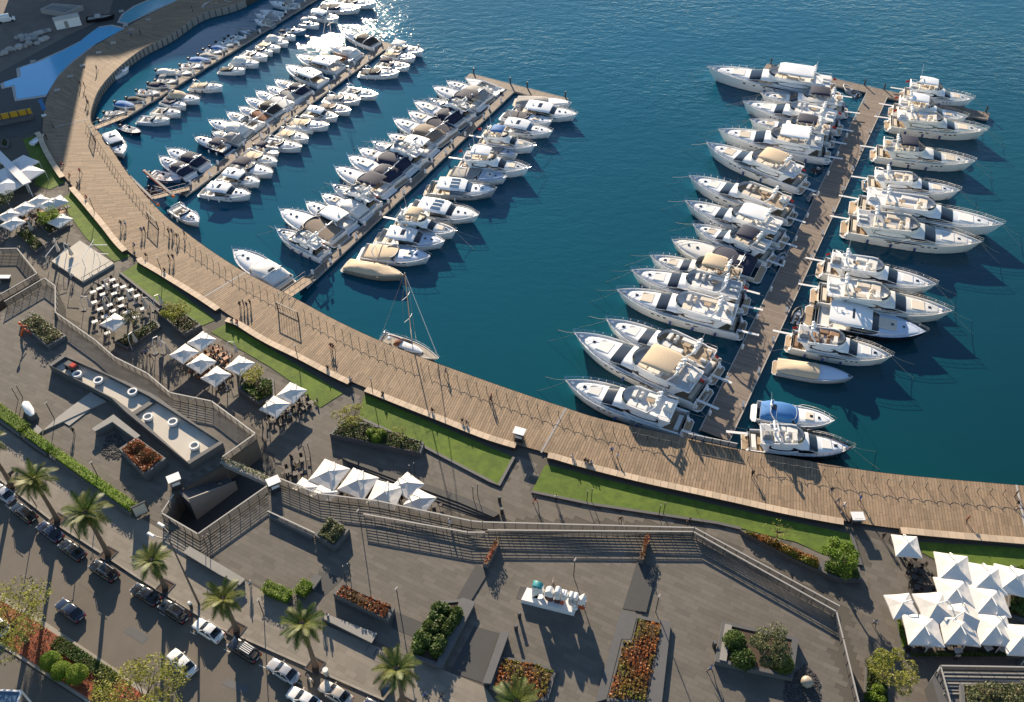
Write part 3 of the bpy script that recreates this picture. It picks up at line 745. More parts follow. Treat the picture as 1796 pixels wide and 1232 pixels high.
def swim(t, H, m, depth, z=.45):
    b = H.b(0) * .94; mb = MB()
    mb.prism([(.1, -b), (.1, b), (-depth * .6, b), (-depth, b * .8), (-depth, -b * .8), (-depth * .6, -b)], z - .16, z); mb.build('swim_platform', 'gelcoat', t)
    mb = MB(); mb.prism([(.0, -b * .92), (.0, b * .92), (-depth * .55, b * .92), (-depth * .92, b * .74), (-depth * .92, -b * .74), (-depth * .55, -b * .92)], z, z + .015); mb.build('platform_deck', m, t)
def screen(t, x, w_, z, h, depth, rake, m='glass_dark', frame=True):
    mb = MB(); n = 10; lo, hi = [], []
    for i in range(n + 1):
        a = -PI / 2 + PI * i / n; lo.append((x + depth * math.cos(a), w_ * math.sin(a), z)); hi.append((x - rake + depth * .78 * math.cos(a), w_ * .9 * math.sin(a), z + h))
    mb.loft([lo, hi], False); mb.build('windscreen', m, t, True)
    if frame: mb = MB(); mb.tube(hi, .045, 4); mb.build('windscreen_frame', 'white_tube', t)
def radar_arch(t, x, w_, z, h, rake=.9, m='gelcoat', dome=True, r=.13):
    mb = MB(); top = [(x - rake, -w_ * .72, z + h), (x - rake, w_ * .72, z + h)]
    mb.tube([(x + .3, -w_, z), (x - rake * .5, -w_ * .93, z + h * .65), top[0], top[1], (x - rake * .5, w_ * .93, z + h * .65), (x + .3, w_, z)], r, 6); mb.build('radar_arch', m, t, True)
    if dome:
        mb = MB(); mb.ball((x - rake, 0, z + h + .3), .28, 8, 5, .8); mb.build('radar_dome', 'gelcoat', t, True)
        mb = MB(); mb.tube([(x - rake, w_ * .6, z + h), (x - rake - .35, w_ * .6, z + h + 2.0)], .03, 3); mb.build('antenna', 'white_tube', t)
def bimini(t, x0, x1, w_, z, zt, m, poles=True, zb=None):
    mb = MB(); sts = [(x0, w_ * .96, z - .12, z + .16), (x0 + (x1 - x0) * .15, w_, z, z + .36), (x0 + (x1 - x0) * .5, w_, z + .04, z + .46), (x0 + (x1 - x0) * .85, w_, z, z + .36), (x1, w_ * .95, z - .12, z + .12)]
    arch(mb, sts, 2.8, 10, False); mb.build('bimini', m, t, True)
    if poles:
        mb = MB(); 
        for sg in (1, -1):
            for x in (x0 + .1, (x0 + x1) / 2, x1 - .1): mb.tube([(x, sg * w_, z), ((x0 + x1) / 2, sg * w_ * .97, zb)], .03, 3)
        mb.build('bimini_frame', 'steel', t)
def hatch(t, x, y, z, sx, sy, m='glass_dark'):
    mb = MB(); mb.box(x - sx, x + sx, y - sy, y + sy, z - .05, z + .06); mb.build('deck_hatch', m, t)
def foredeck(t, H, t0, t1, h, k=.82, m='gelcoat'):
    ts = [t0 + (t1 - t0) * i / 7 for i in range(8)]; hh = [1, 1, .95, .86, .74, .58, .38, .1]
    st = [(u * H.L, max(.05, (H.b(u) - .2) * k), H.z(u) - .15, H.z(u) - .1 + h * q) for u, q in zip(ts, hh)]
    mb = MB(); arch(mb, st, 2.7, 10); mb.build('cabin_trunk', m, t, True, 50); return st
RN = random.Random(21)
def B_express(t, L, o):           # sport cruiser: foredeck, windscreen, cockpit, canvas
    B = L * (.40 if L < 9 else .37) * o.get('bk', 1); F = .85 + L * .052; H = Hull(L, B, F, 3.0); H.build(t, o.get('hull', 'gelcoat'))
    tc = o.get('tc', .50); H.deck(t, o.get('deck', 'deckpaint'), tc, 1.0); sole = .42 + .015 * L
    H.cockpit(t, 'teak' if RN.random() < .5 else 'deckpaint', 'gelcoat', .05, tc, sole); st = foredeck(t, H, tc - .02, .93, .28 + .012 * L, m=o.get('deck', 'gelcoat'))
    zt = H.z(tc); w_ = H.b(tc) - .3
    cv, c = o.get('cv'), o.get('c', 'canvas_navy')
    if o.get('ht'):      # hardtop
        z1 = zt + 1.25; x0, x1 = L * .14, L * (tc + .10)
        ss = [(L * .20, w_ * .98, zt - .1, zt + .9), (L * .34, w_, zt - .1, z1 - .05), (L * tc, w_ * .97, zt - .1, z1 - .1), (L * (tc + .08), w_ * .9, zt - .1, zt + .75), (L * (tc + .17), w_ * .7, zt - .1, zt + .30)]
        mb = MB(); arch(mb, ss[1:], 3.4); mb.build('windscreen', 'glass_dark' if RN.random() < .8 else 'glass_blue', t, True, 50)
        rf = [(x0, w_ * .92, z1 - .18, z1 + .02), (L * .30, w_ * 1.02, z1 - .22, z1 + .14), (L * (tc - .06), w_, z1 - .24, z1 + .14), (L * (tc + .06), w_ * .86, z1 - .42, z1 - .14)]
        mb = MB(); arch(mb, rf, 2.6, 10); mb.build('hardtop', 'gelcoat', t, True, 50)
        for sg in (1, -1):
            mb = MB(); mb.tube([(L * .14, sg * (H.b(.14) - .25), H.z(.14)), (L * .20, sg * w_ * .95, z1 - .12)], .11, 5); mb.build('roof_pillar', 'gelcoat', t, True)
            mb = MB(); mb.tube([(L * (tc + .15), sg * w_ * .72, zt + .30), (L * (tc - .02), sg * w_ * .97, z1 - .2)], .06, 4); mb.build('roof_pillar', 'gelcoat', t, True)
        if o.get('sky'):
            for k in range(3): mb = MB(); y = (k - 1) * w_ * .5; mb.box(L * .33, L * (tc - .04), y - w_ * .17, y + w_ * .17, z1 + .07, z1 + .165); mb.build('skylight', 'glass_blue', t)
        elif RN.random() < .5:
            mb = MB(); mb.box(L * .34, L * (tc - .10), -w_ * .4, w_ * .4, z1 + .1, z1 + .165); mb.build('skylight', 'glass_dark', t)
        mb = MB(); mb.ball((L * .24, 0, z1 + .3), .26, 8, 5, .7); mb.build('radar_dome', 'gelcoat', t, True)
    else:
        screen(t, L * (tc - .02), w_ * .98, zt - .05, .55 + .01 * L, L * .09, .35 + .01 * L)
        if o.get('arch', L > 8.5): radar_arch(t, L * .24, H.b(.24) - .18, H.z(.24) - .05, 1.15 + .02 * L, dome=RN.random() < .6, r=.10)
    if cv == 'tent':       # canvas enclosure from screen to stern
        z1 = zt + 1.15; ss = [(L * .05, H.b(.05) - .18, H.z(.05) - .05, H.z(.05) + .35), (L * .14, H.b(.14) - .18, H.z(.14) - .05, z1 - .15), (L * .30, w_ * 1.0, zt - .1, z1 + .1), (L * (tc - .08), w_ * .98, zt - .1, z1), (L * (tc + .03), w_ * .85, zt - .1, zt + .5)]
        mb = MB(); arch(mb, ss, 3.0); mb.build('canvas_cover', c, t, True, 50)
        mb = MB(); mb.box(L * .17, L * .24, -w_ * .28, w_ * .28, z1 + .05, z1 + .075); mb.build('canvas_window', 'cushion_white' if RN.random() < .5 else 'glass_dark', t)
    elif cv == 'flat':     # tonneau over the cockpit
        ss = [(L * .05, H.b(.05) - .15, H.z(.05) - .05, H.z(.05) + .12), (L * .2, H.b(.2) - .15, H.z(.2) - .05, H.z(.2) + .3), (L * (tc - .1), w_, zt - .1, zt + .5), (L * (tc + .02), w_ * .9, zt - .1, zt + .55)]
        mb = MB(); arch(mb, ss, 2.6, 10); mb.build('canvas_cover', c, t, True, 50)
    elif cv == 'bimini':
        bimini(t, L * .12, L * (tc - .06), w_ * .98, zt + 1.15, 0, c, True, zt)
        seats = True
    if cv in (None, 'bimini') :
        mb = MB(); mb.cushion(L * .07, L * .16, -w_ * .85, w_ * .85, sole, sole + .5); mb.build('stern_seat', 'cushion_cream' if RN.random() < .5 else 'cushion_white', t)
        for sg in (1, -1): mb = MB(); mb.cushion(L * (tc - .15), L * (tc - .09), sg * w_ * .5 - .3, sg * w_ * .5 + .3, sole, sole + .95); mb.build('helm_seat', 'cushion_white', t)
        mb = MB(); mb.box(L * (tc - .06), L * (tc - .01), -w_ * .85, w_ * .1, sole, zt + .15); mb.build('helm_console', 'canvas_grey', t)
        mb = MB(); mb.cushion(L * .20, L * .32, w_ * .35, w_ * .9, sole, sole + .45); mb.build('settee', 'cushion_cream', t)
    if not cv == 'flat' or True: swim(t, H, 'teak' if RN.random() < .6 else 'deckpaint', .07 * L)
    hz = lambda u: H.z(u) - .02 + (.28 + .012 * L) * .8
    hatch(t, L * .70, 0, hz(.70), .25, .25); 
    if L > 9: hatch(t, L * .80, 0, hz(.8) - .12, .2, .2)
    if L > 8 and RN.random() < .6: mb = MB(); mb.cushion(L * (tc + .12), L * .74, -w_ * .45, w_ * .45, hz(.6) + .02, hz(.6) + .12); mb.build('sun_pad', 'cushion_white' if RN.random() < .6 else 'cushion_cream', t)
    if L > 6.5: H.rail(t, .52, .45 + .01 * L)
    if L > 8: H.hull_windows(t, [(.55, .60), (.64, .69)], .35, .62)
    if o.get('fend', L > 9): H.fenders(t, (.2, .42), o.get('fc', 'gelcoat'))
def B_open(t, L, o):
    B = L * .40; F = .62 + .04 * L; H = Hull(L, B, F); H.build(t, o.get('hull', 'gelcoat')); H.deck(t, o.get('deck', 'deckpaint'), .62, 1.0, .05); H.deck(t, 'deckpaint', 0, .07, .05)
    H.cockpit(t, 'deckpaint', 'gelcoat', .06, .64, .25, .22)
    c = o.get('c')
    if o.get('cv'):
        zt = H.z(.3); mb = MB(); arch(mb, [(L * .03, H.b(.03) * .95, H.z(.03) - .1, H.z(.03) + .2), (L * .2, H.b(.2), H.z(.2) - .1, zt + .5), (L * .45, H.b(.45), H.z(.45) - .1, zt + .7), (L * .6, H.b(.6) * .95, H.z(.6) - .1, zt + .5), (L * .8, H.b(.8) * .9, H.z(.8) - .1, H.z(.8) + .25), (L * .95, H.b(.95) * .8, H.z(.95) - .1, H.z(.95) + .06)], 2.2, 10); mb.build('canvas_cover', c, t, True, 50)
    else:
        w_ = H.b(.4) - .3
        mb = MB(); mb.box(L * .36, L * .46, -.4, .4, .25, 1.25); mb.build('console', 'gelcoat', t)
        mb = MB(); mb.add([(L * .46, -.4, 1.25), (L * .46, .4, 1.25), (L * .40, .36, 1.65), (L * .40, -.36, 1.65)], [(0, 1, 2, 3)]); mb.build('windscreen', 'glass_dark', t)
        mb = MB(); mb.cushion(L * .24, L * .32, -.5, .5, .25, .85); mb.build('helm_seat', 'cushion_brown' if RN.random() < .3 else 'cushion_white', t)
        mb = MB(); mb.cushion(L * .07, L * .14, -w_, w_, .25, .65); mb.build('stern_seat', 'cushion_white', t)
        mb = MB(); mb.cushion(L * .50, L * .62, -w_ * .7, w_ * .7, .25, .6); mb.build('bow_seat', 'cushion_cream', t)
        if o.get('bim'): bimini(t, L * .2, L * .5, w_, 2.0, 0, c or 'canvas_white', True, .7)
    mb = MB(); mb.box(-.45, .02, -.22, .22, .1, 1.1); mb.cushion(-.55, .05, -.28, .28, .8, 1.25); mb.build('outboard', 'rubber', t)
    if L > 5.5: H.rail(t, .62, .35, n=5)
def B_rib(t, L, o):
    h = L * .2; mb = MB(); mb.tube([(0, h, .45), (L * .6, h, .5), (L * .85, h * .6, .6), (L, 0, .68), (L * .85, -h * .6, .6), (L * .6, -h, .5), (0, -h, .45)], .24, 7); mb.build('inflatable_tube', o.get('hull', 'rubber_grey'), t, True)
    mb = MB(); mb.prism([(.1, -h), (.1, h), (L * .6, h), (L * .9, 0), (L * .6, -h)], .0, .25); mb.build('floor', 'deckpaint', t)
    mb = MB(); mb.box(L * .4, L * .52, -.3, .3, .25, 1.0); mb.build('console', 'gelcoat_grey', t)
    mb = MB(); mb.cushion(L * .2, L * .34, -.35, .35, .25, .75); mb.build('helm_seat', 'rubber', t)
    mb = MB(); mb.cushion(-.3, .15, -.22, .22, .2, 1.1); mb.build('outboard', 'rubber', t)
def B_tarp(t, L, o):               # hull hidden under a fitted cover
    B = L * .33; F = .8 + .04 * L; H = Hull(L, B, F, 2.6); H.build(t, o.get('hull', 'hull_tan')); c = o.get('c', 'canvas_beige')
    ts = [0, .1, .25, .4, .5, .56, .7, .85, .97]; hh = [.25, .55, .75, .85, .8, .55, .42, .3, .1]
    k = 6 if o.get('half') else 9
    st = [(u * L, H.b(u) * (.9 if u < .55 else .82), H.z(u) - .06, H.z(u) + h) for u, h in zip(ts, hh)]
    mb = MB(); arch(mb, st[:k], 2.3, 12)
    for i, v in enumerate(mb.v):
        if v[2] > H.z(v[0] / L) + .15: mb.v[i] = (v[0], v[1], v[2] + .12 * math.sin(v[0] * 2.7 + v[1] * 1.9) + .05 * math.sin(v[0] * 6 + v[1] * 5))
    mb.build('canvas_cover', c, t, True, 60)
    if k == 6: H.deck(t, o.get('deck', 'deck_blue'), .5, 1.0, .05); mb = MB(); arch(mb, [(x, w_ * .9, zb, zb + .06 + (zt - zb) * .45) for x, w_, zb, zt in st[5:]], 2.3, 10); mb.build('foredeck', o.get('deck', 'deck_blue'), t, True)
    else:
        for q in range(3): mb = MB(); x = L * (.60 + .1 * q); w_ = H.b(.6 + .1 * q) * .5; mb.cushion(x, x + L * .06, -w_, w_, H.z(.7) + .1, H.z(.7) + .32 - .06 * q); mb.build('tarp_fold', c, t)
    swim(t, H, 'teak', .06 * L); hatch(t, L * .95, 0, H.z(.95) + .06, .25, .2)
def B_fly(t, L, o):                # flybridge motor yacht
    big = L > 26; B = L * (.325 if L < 18 else .285 if L < 26 else .235) * o.get('bk', 1); F = 1.15 + .05 * L; H = Hull(L, B, F, 3.0, .48, .88)
    H.build(t, o.get('hull', 'gelcoat')); zd = lambda u: H.z(u) - .32
    H.deck(t, o.get('deck', 'deckpaint'), .16, 1.0, .32); H.cockpit(t, 'teak', 'gelcoat', .02, .17, H.z(.1) - .75, .3)
    hm = o.get('house', 'gelcoat'); hh = 1.75 + .012 * L
    X = lambda u: u * L
    st = [(X(.15), (H.b(.15) - .55), zd(.15), zd(.3) + hh), (X(.35), H.b(.35) - .62, zd(.35), zd(.3) + hh), (X(.50), H.b(.5) - .66, zd(.5), zd(.3) + hh), (X(.565), H.b(.565) - .70, zd(.56), zd(.3) + hh - .12),
          (X(.66), H.b(.66) - .75, zd(.66), zd(.66) + .75), (X(.76), H.b(.76) - .75, zd(.76), zd(.76) + .52), (X(.84), max(.3, H.b(.84) - .75), zd(.84), zd(.84) + .38), (X(.90), max(.15, H.b(.9) - .7), zd(.9), zd(.9) + .1)]
    mb = MB(); arch(mb, st, 4.0, 14); mb.build('deckhouse', hm, t, True, 40)
    gw = o.get('glass', 'glass_dark')
    mb = MB(); a, b = st[3], st[4]
    lerp = lambda q: tuple(x + (y - x) * q for x, y in zip(a, b))
    patch(mb, [lerp(.04), lerp(.35), lerp(.7), lerp(.96)], 2, 12, 4.0, 14, .035); mb.build('windshield', gw, t, True)
    def hs(u):
        x = X(u)
        for a_, b_ in zip(st, st[1:]):
            if x <= b_[0]: q = (x - a_[0]) / (b_[0] - a_[0]); return tuple(i + (j - i) * q for i, j in zip(a_, b_))
    for sg in (1, -1):
        for u0, u1, r0, r1 in ((.19, .50, .30, .84), (.47, .66, .22, .62)):
            mb = MB(); k = 9; vs = []
            for i in range(k):
                q = i / (k - 1); x, w_, zb, zt = hs(u0 + (u1 - u0) * q); env = (math.sin(PI * min(1, .12 + q * .95)) ** .6) if r0 > .25 else (1 - .75 * q) 
                if r0 < .25: env = math.sin(PI * (.15 + .8 * q)) ** .7
                for r_ in ((r0 + r1) / 2 - (r1 - r0) / 2 * env, (r0 + r1) / 2 + (r1 - r0) / 2 * env): vs.append((x, sg * ((w_ * (1 - r_ ** 4) ** .25) + .04), zb + (zt - zb) * r_))
            mb.add(vs, [(2 * i, 2 * i + 1, 2 * i + 3, 2 * i + 2) for i in range(k - 1)]); mb.build('saloon_window', gw, t, True)
    mb = MB(); z0 = H.z(.16) - .35; w_ = H.b(.15) - .7; mb.add([(X(.149), -w_, z0), (X(.149), w_, z0), (X(.149), w_, z0 + 1.7), (X(.149), -w_, z0 + 1.7)], [(0, 1, 2, 3)]); mb.build('saloon_door', gw, t)
    # flybridge
    zf = zd(.3) + hh + .02; wf = H.b(.35) - .45; f0, f1 = o.get('f0', .045), o.get('f1', .53)
    def outline(k, x0, x1, n=8):
        pts = [(x0, -wf * k * .9), (x0 + .2, -wf * k)]; xm = x1 - wf * k * .9
        for i in range(n + 1): a_ = -PI / 2 + PI * i / n; pts.append((xm + wf * k * .9 * math.cos(a_), wf * k * math.sin(a_)))
        return pts + [(x0 + .2, wf * k), (x0, wf * k * .9)]
    mb = MB(); mb.prism(outline(1, X(f0), X(f1)), zf - .16, zf + .02, True); mb.build('fly_deck', hm, t)
    mb = MB(); mb.prism(outline(.9, X(f0) + .2, X(f1) - .3), zf + .02, zf + .04); mb.build('fly_floor', o.get('ff') or RN.choice(('teak', 'deckpaint', 'deckpaint', 'gelcoat_grey')), t)
    ol = outline(1, X(f0 + .10), X(f1)); il = outline(.93, X(f0 + .10), X(f1) - .14); ch = .62 + .006 * L
    mb = MB(); lo, hi, hin, lin = [], [], [], []
    for (x, y), (xi, yi) in zip(ol, il):
        k = min(1, max(.35, (x - X(f0 + .06)) / (L * .16))); lo.append((x, y, zf)); hi.append((x - .12, y * .98, zf + ch * k)); hin.append((xi - .12, yi * .98, zf + ch * k)); lin.append((xi, yi, zf + .03))
    mb.loft([lo, hi, hin, lin], False); mb.build('fly_coaming', hm, t, True, 40)
    mb = MB(); n = len(hi); s0, s1 = 3, n - 3; mb.loft([hi[s0:s1], [(x - .25, y * .93, z + .38) for x, y, z in hi[s0:s1]]], False); mb.build('fly_windscreen', gw, t, True)
    cu = o.get('cush', 'cushion_cream'); wi = wf * .82
    mb = MB(); mb.box(X(f1) - wf * .9 - .1, X(f1) - wf * .9 + .55, -wi * .75, wi * .1, zf, zf + .85); mb.build('helm_console', 'gelcoat_cream', t)
    xs = X(f1) - wf * .9
    for y in (-wi * .55, -wi * .1): mb = MB(); mb.cushion(xs - 1.3, xs - .75, y - .28, y + .28, zf + .04, zf + .95, .12); mb.build('helm_seat', cu, t)
    mb = MB(); mb.cushion(xs - .9, xs + .9, wi * .25, wi * .95, zf + .04, zf + .5, .12); mb.build('settee', cu, t)
    xa = X(f0 + .13); mb = MB(); mb.cushion(xa, xs - 1.9, -wi * .98, -wi * .5, zf + .04, zf + .5, .1); mb.build('settee', cu, t)
    mb = MB(); mb.cushion(xa, xa + .8, -wi * .5, wi * .3, zf + .04, zf + .5, .1); mb.build('settee', cu, t)
    if xs - xa > 3.2: mb = MB(); mb.box((xa + xs) / 2 - 1.2, (xa + xs) / 2 + .1, -wi * .36, wi * .05, zf + .55, zf + .62); mb.box((xa + xs) / 2 - .65, (xa + xs) / 2 - .45, -wi * .2, -wi * .1, zf, zf + .55); mb.build('table', 'teak', t)
    mb = MB(); mb.cushion((xa + xs) / 2 - .6, xs - 1.0, wi * .4, wi * .95, zf + .04, zf + .42, .1); mb.build('sun_pad', cu if RN.random() < .6 else 'cushion_white', t)
    ka = RN.random(); xf = X(f0)
    if ka < .4:
        for y in (-wi * .45, wi * .1): mb = MB(); mb.cushion(xf + .35, xf + 2.1, y, y + .65, zf + .1, zf + .38, .08); mb.build('sun_lounger', 'cushion_white', t)
    elif ka < .75:
        mb = MB(); mb.cushion(xf + .3, xf + 1.9, -wi * .6, wi * .2, zf + .05, zf + .75, .3); mb.build('tender_cover', 'canvas_white' if ka < .6 else 'canvas_grey', t)
        mb = MB(); mb.tube([(xf + .6, wi * .6, zf), (xf + .6, wi * .6, zf + 1.3), (xf + 1.4, wi * .1, zf + 1.7)], .09, 5); mb.build('crane', hm, t)
    else:
        mb = MB(); mb.cushion(xf + .4, xf + 1.6, -wi * .4, wi * .4, zf + .6, zf + .68, .03); mb.cyl((xf + 1.0, 0), .08, zf, zf + .6, 6); mb.build('table', 'teak', t)
        for y in (-wi * .62, wi * .62): mb = MB(); mb.cushion(xf + .5, xf + 1.5, y - .3, y + .3, zf + .04, zf + .5, .1); mb.build('settee', cu, t)
    mb = MB(); rl = [(X(f0 + .10), -wf * .97, zf + .7), (xf + .15, -wf * .95, zf + .75), (xf + .05, -wf * .85, zf + .75), (xf + .05, wf * .85, zf + .75), (xf + .15, wf * .95, zf + .75), (X(f0 + .10), wf * .97, zf + .7)]; mb.tube(rl, .035, 3)
    for q in rl: mb.tube([(q[0], q[1], zf), q], .03, 3)
    mb.build('aft_rail', 'steel', t)
    # arch, mast gear
    ah = 1.5 + .01 * L; xr = X(f0 + .15)
    if o.get('fht'):       # fixed hard roof over the fly
        rf = [(xr - .5, wf * .9, zf + 1.95, zf + 2.08), (xr + .4, wf * .95, zf + 1.93, zf + 2.22), (xs - .8, wf * .92, zf + 1.93, zf + 2.2), (xs + .4, wf * .8, zf + 1.85, zf + 2.0)]
        mb = MB(); arch(mb, rf, 2.8, 10); mb.build('hardtop', hm, t, True, 50)
        for sg in (1, -1):
            for q0, q1, r_ in (((xr - .2, sg * wf * .93, zf), (xr, sg * wf * .9, zf + 1.98), .12), ((xs + 1.2, sg * wf * .75, zf + .6), (xs + .2, sg * wf * .76, zf + 1.95), .05)): mb = MB(); mb.tube([q0, q1], r_, 5); mb.build('roof_pillar', hm, t)
        ztop = zf + 2.2
    else:
        radar_arch(t, xr + .6, wf * .95, zf, ah, 1.1, hm, False, .17); ztop = zf + ah
    for y in (-wf * .4, 0, wf * .4)[:3 if L > 17 else 1]:
        mb = MB(); rr = .24 + .006 * L; mb.cyl((xr - .45, y), .1, ztop, ztop + .25, 6); mb.ball((xr - .45, y, ztop + .3 + rr * .7), rr, 8, 5, .9); mb.build('satellite_dome', 'gelcoat', t, True)
    mb = MB(); mb.tube([(xr - .3, wf * .62, ztop), (xr - .7, wf * .62, ztop + 2.4 + .05 * L)], .03, 3); mb.tube([(xr - .3, -wf * .62, ztop), (xr - .7, -wf * .62, ztop + 1.8)], .03, 3); mb.build('antenna', 'white_tube', t)
    mb = MB(); mb.box(xr - .15, xr + .05, -.8, .8, ztop + .25, ztop + .36); mb.cyl((xr - .05, 0), .06, ztop, ztop + .28, 5); mb.build('radar_bar', 'gelcoat', t)
    if o.get('bim'): bimini(t, xr + .3, xs + .3, wf * .92, zf + 1.85, 0, o['bim'], True, zf + .5)
    # fly supports, cockpit
    for sg in (1, -1): mb = MB(); mb.loft([[(X(.16), sg * (wf * .96), zf - .15), (X(.09), sg * (wf * .98), zf - .15), (X(.09), sg * (wf * 1.0 - .14), zf - .15)], [(X(.20), sg * (H.b(.2) - .35), H.z(.2)), (X(.155), sg * (H.b(.1) - .3), H.z(.1)), (X(.155), sg * (H.b(.1) - .42), H.z(.1))]]); mb.build('fly_support', hm, t)
    mb = MB(); mb.cushion(X(.03), X(.03) + .9, -H.b(0) * .62, H.b(0) * .62, H.z(.1) - .75, H.z(.1) - .2, .12); mb.build('stern_seat', cu, t)
    mb = MB(); mb.box(X(.09), X(.09) + .8, -.8, .8, H.z(.1) - .12, H.z(.1) - .05); mb.box(X(.09) + .3, X(.09) + .5, -.15, .15, H.z(.1) - .75, H.z(.1) - .12); mb.build('cockpit_table', 'teak', t)
    swim(t, H, 'teak', .055 * L, .5)
    for sg in (1, -1):
        mb = MB()
        for k in range(4): mb.box(-.25 * k - .02, -.25 * k + .24, sg * H.b(0) * .72 - .35, sg * H.b(0) * .72 + .35, .5, H.z(0) - .45 * (k + 1) + .1) if H.z(0) - .45 * (k + 1) > .5 else None
        mb.build('transom_stairs', 'gelcoat', t)
    # foredeck
    z1 = zd(.74) + .55; wp = max(.5, (H.b(.72) - .8) * .62)
    mb = MB(); mb.cushion(X(.695), X(.80), -wp, wp, z1 - .1, z1 + .1, .12); mb.build('bow_sun_pad', cu if RN.random() < .5 else 'cushion_white', t)
    hatch(t, X(.835), 0, zd(.835) + .38, .28, .28)
    mb = MB(); mb.box(X(.925), X(.955), -.25, .25, zd(.93), zd(.93) + .35); mb.tube([(X(.955), 0, zd(.95) + .1), (X(1.0) + .35, 0, H.z(1) + .02)], .07, 4); mb.build('windlass', 'steel', t)
    H.rail(t, .40, .75, n=10); H.hull_windows(t, o.get('hw', [(.30, .34), (.36, .40), (.56, .585), (.61, .635), (.66, .685)]), .28, .52)
    if big or o.get('lw'): H.hull_windows(t, [(.28, .56)], .62, .93)
    H.fenders(t, (.16, .34, .52), o.get('fc', 'fender_blue'))
    if o.get('tender'):
        c = thing_child = MB(); x = -.03 * L; c.tube([(x, -1.4, .85), (x, 1.0, .85), (x + .45, 1.5, .9), (x + .9, 1.0, .85), (x + .9, -1.4, .85)], .22, 7); c.build('tender_tube', o['tender'], t, True)
    if RN.random() < .55:
        mb = MB(); mb.tube([(X(f0) + .1, 0, zf), (X(f0) - .5, 0, zf + 1.5)], .03, 3); fl = mb.build('flag_staff', 'white_tube', t); mb = MB(); fx = X(f0) - .5; mb.add([(fx, 0, zf + 1.5), (fx - .35, .12, zf + 1.2), (fx - .75, -.05, zf + 1.05), (fx - .62, -.05, zf + .55), (fx - .22, .12, zf + .7), (fx + .18, 0, zf + .85)], [(0, 1, 4, 5), (1, 2, 3, 4)]); mb.build('ensign', 'cloth_red', fl)
    for sg in (1, -1):
        mb = MB(); mb.tube([(X(.985), sg * .12, H.z(.98)), (L + 2.2, sg * 1.0, H.z(1) * .42), (L + 4.6, sg * 1.9, .02)], .03, 3); mb.build('mooring_line', 'rope', t)
        mb = MB(); mb.tube([(.1, sg * H.b(0) * .9, H.z(0) - .1), (-.055 * L - 2.2, sg * (H.b(0) + .8), .8)], .03, 3); mb.build('mooring_line', 'rope', t)
    if o.get('pass', True):
        mb = MB(); y = H.b(0) * .55; mb.box(-.055 * L - 2.6, .2, y - .25, y + .25, H.z(0) - .25, H.z(0) - .17); mb.build('passerelle', 'whitepaint', t)
def B_sail(t, L, o):
    B = L * .3; H = Hull(L, B, 1.0, 2.0, .25, .7); H.build(t, 'gelcoat'); H.deck(t, 'teak_grey', .05, 1, .08); H.cockpit(t, 'teak', 'gelcoat', .06, .3, .5, .5)
    mb = MB(); arch(mb, [(L * .30, B * .28, .9, 1.45), (L * .45, B * .28, .95, 1.5), (L * .62, B * .2, 1.0, 1.4), (L * .72, B * .08, 1.0, 1.15)], 3, 10); mb.build('coachroof', 'gelcoat', t, True, 50)
    for y in (-.5, .5): mb = MB(); mb.box(L * .36, L * .46, y - .02 + math.copysign(B * .28 - .5, y), y + .02 + math.copysign(B * .28 - .5, y), 1.1, 1.3); mb.build('coachroof_window', 'glass_dark', t)
    mb = MB(); arch(mb, [(L * .27, B * .27, 1.3, 1.6), (L * .31, B * .28, 1.2, 2.0), (L * .36, B * .26, 1.35, 1.7)], 2.4, 8); mb.build('spray_hood', 'canvas_brown', t, True)
    hm_ = o.get('mast', L * 1.3); xm = L * .56
    mb = MB(); mb.tube([(xm, 0, 1.2), (xm, 0, hm_)], .11, 6, .07); mb.build('mast', 'steel', t)
    mb = MB(); mb.tube([(xm, 0, 2.2), (L * .16, 0, 2.3)], .09, 5); mb.build('boom', 'steel', t)
    mb = MB(); mb.tube([(xm - .1, 0, 2.45), (L * .3, 0, 2.55), (L * .17, 0, 2.48)], .2, 6, .1); mb.build('furled_mainsail', 'canvas_brown', t, True)
    mb = MB(); mb.tube([(L * .985, 0, 1.4), (xm + .1, 0, hm_ * .97)], .09, 5, .05); mb.build('furled_jib', 'cushion_white', t)
    for z in (.45, .72): mb = MB(); mb.tube([(xm - .3, -1.3, hm_ * z), (xm, 0, hm_ * z + .1), (xm - .3, 1.3, hm_ * z)], .05, 4); mb.build('spreader', 'whitepaint', t)
    mb = MB()
    for sg in (1, -1): mb.tube([(xm - .3, sg * (H.b(.5) - .1), 1.1), (xm - .3, sg * 1.3, hm_ * .45), (xm - .3, sg * 1.25, hm_ * .72), (xm, 0, hm_ * .97)], .018, 3)
    mb.tube([(0.1, 0, 1.1), (xm, 0, hm_)], .018, 3); mb.build('rigging', 'steel', t)
    mb = MB(); mb.ball((L * .15, 0, 1.4), .45, 8, 5, .9); mb.build('steering_wheel', 'steel', t)
    radar_arch(t, L * .08, B * .38, 1.0, 1.3, .3, 'steel', False, .04); H.rail(t, .1, .6, r=.025, n=9)
KIND = dict(e=B_express, o=B_open, r=B_rib, t=B_tarp, f=B_fly, s=B_sail)
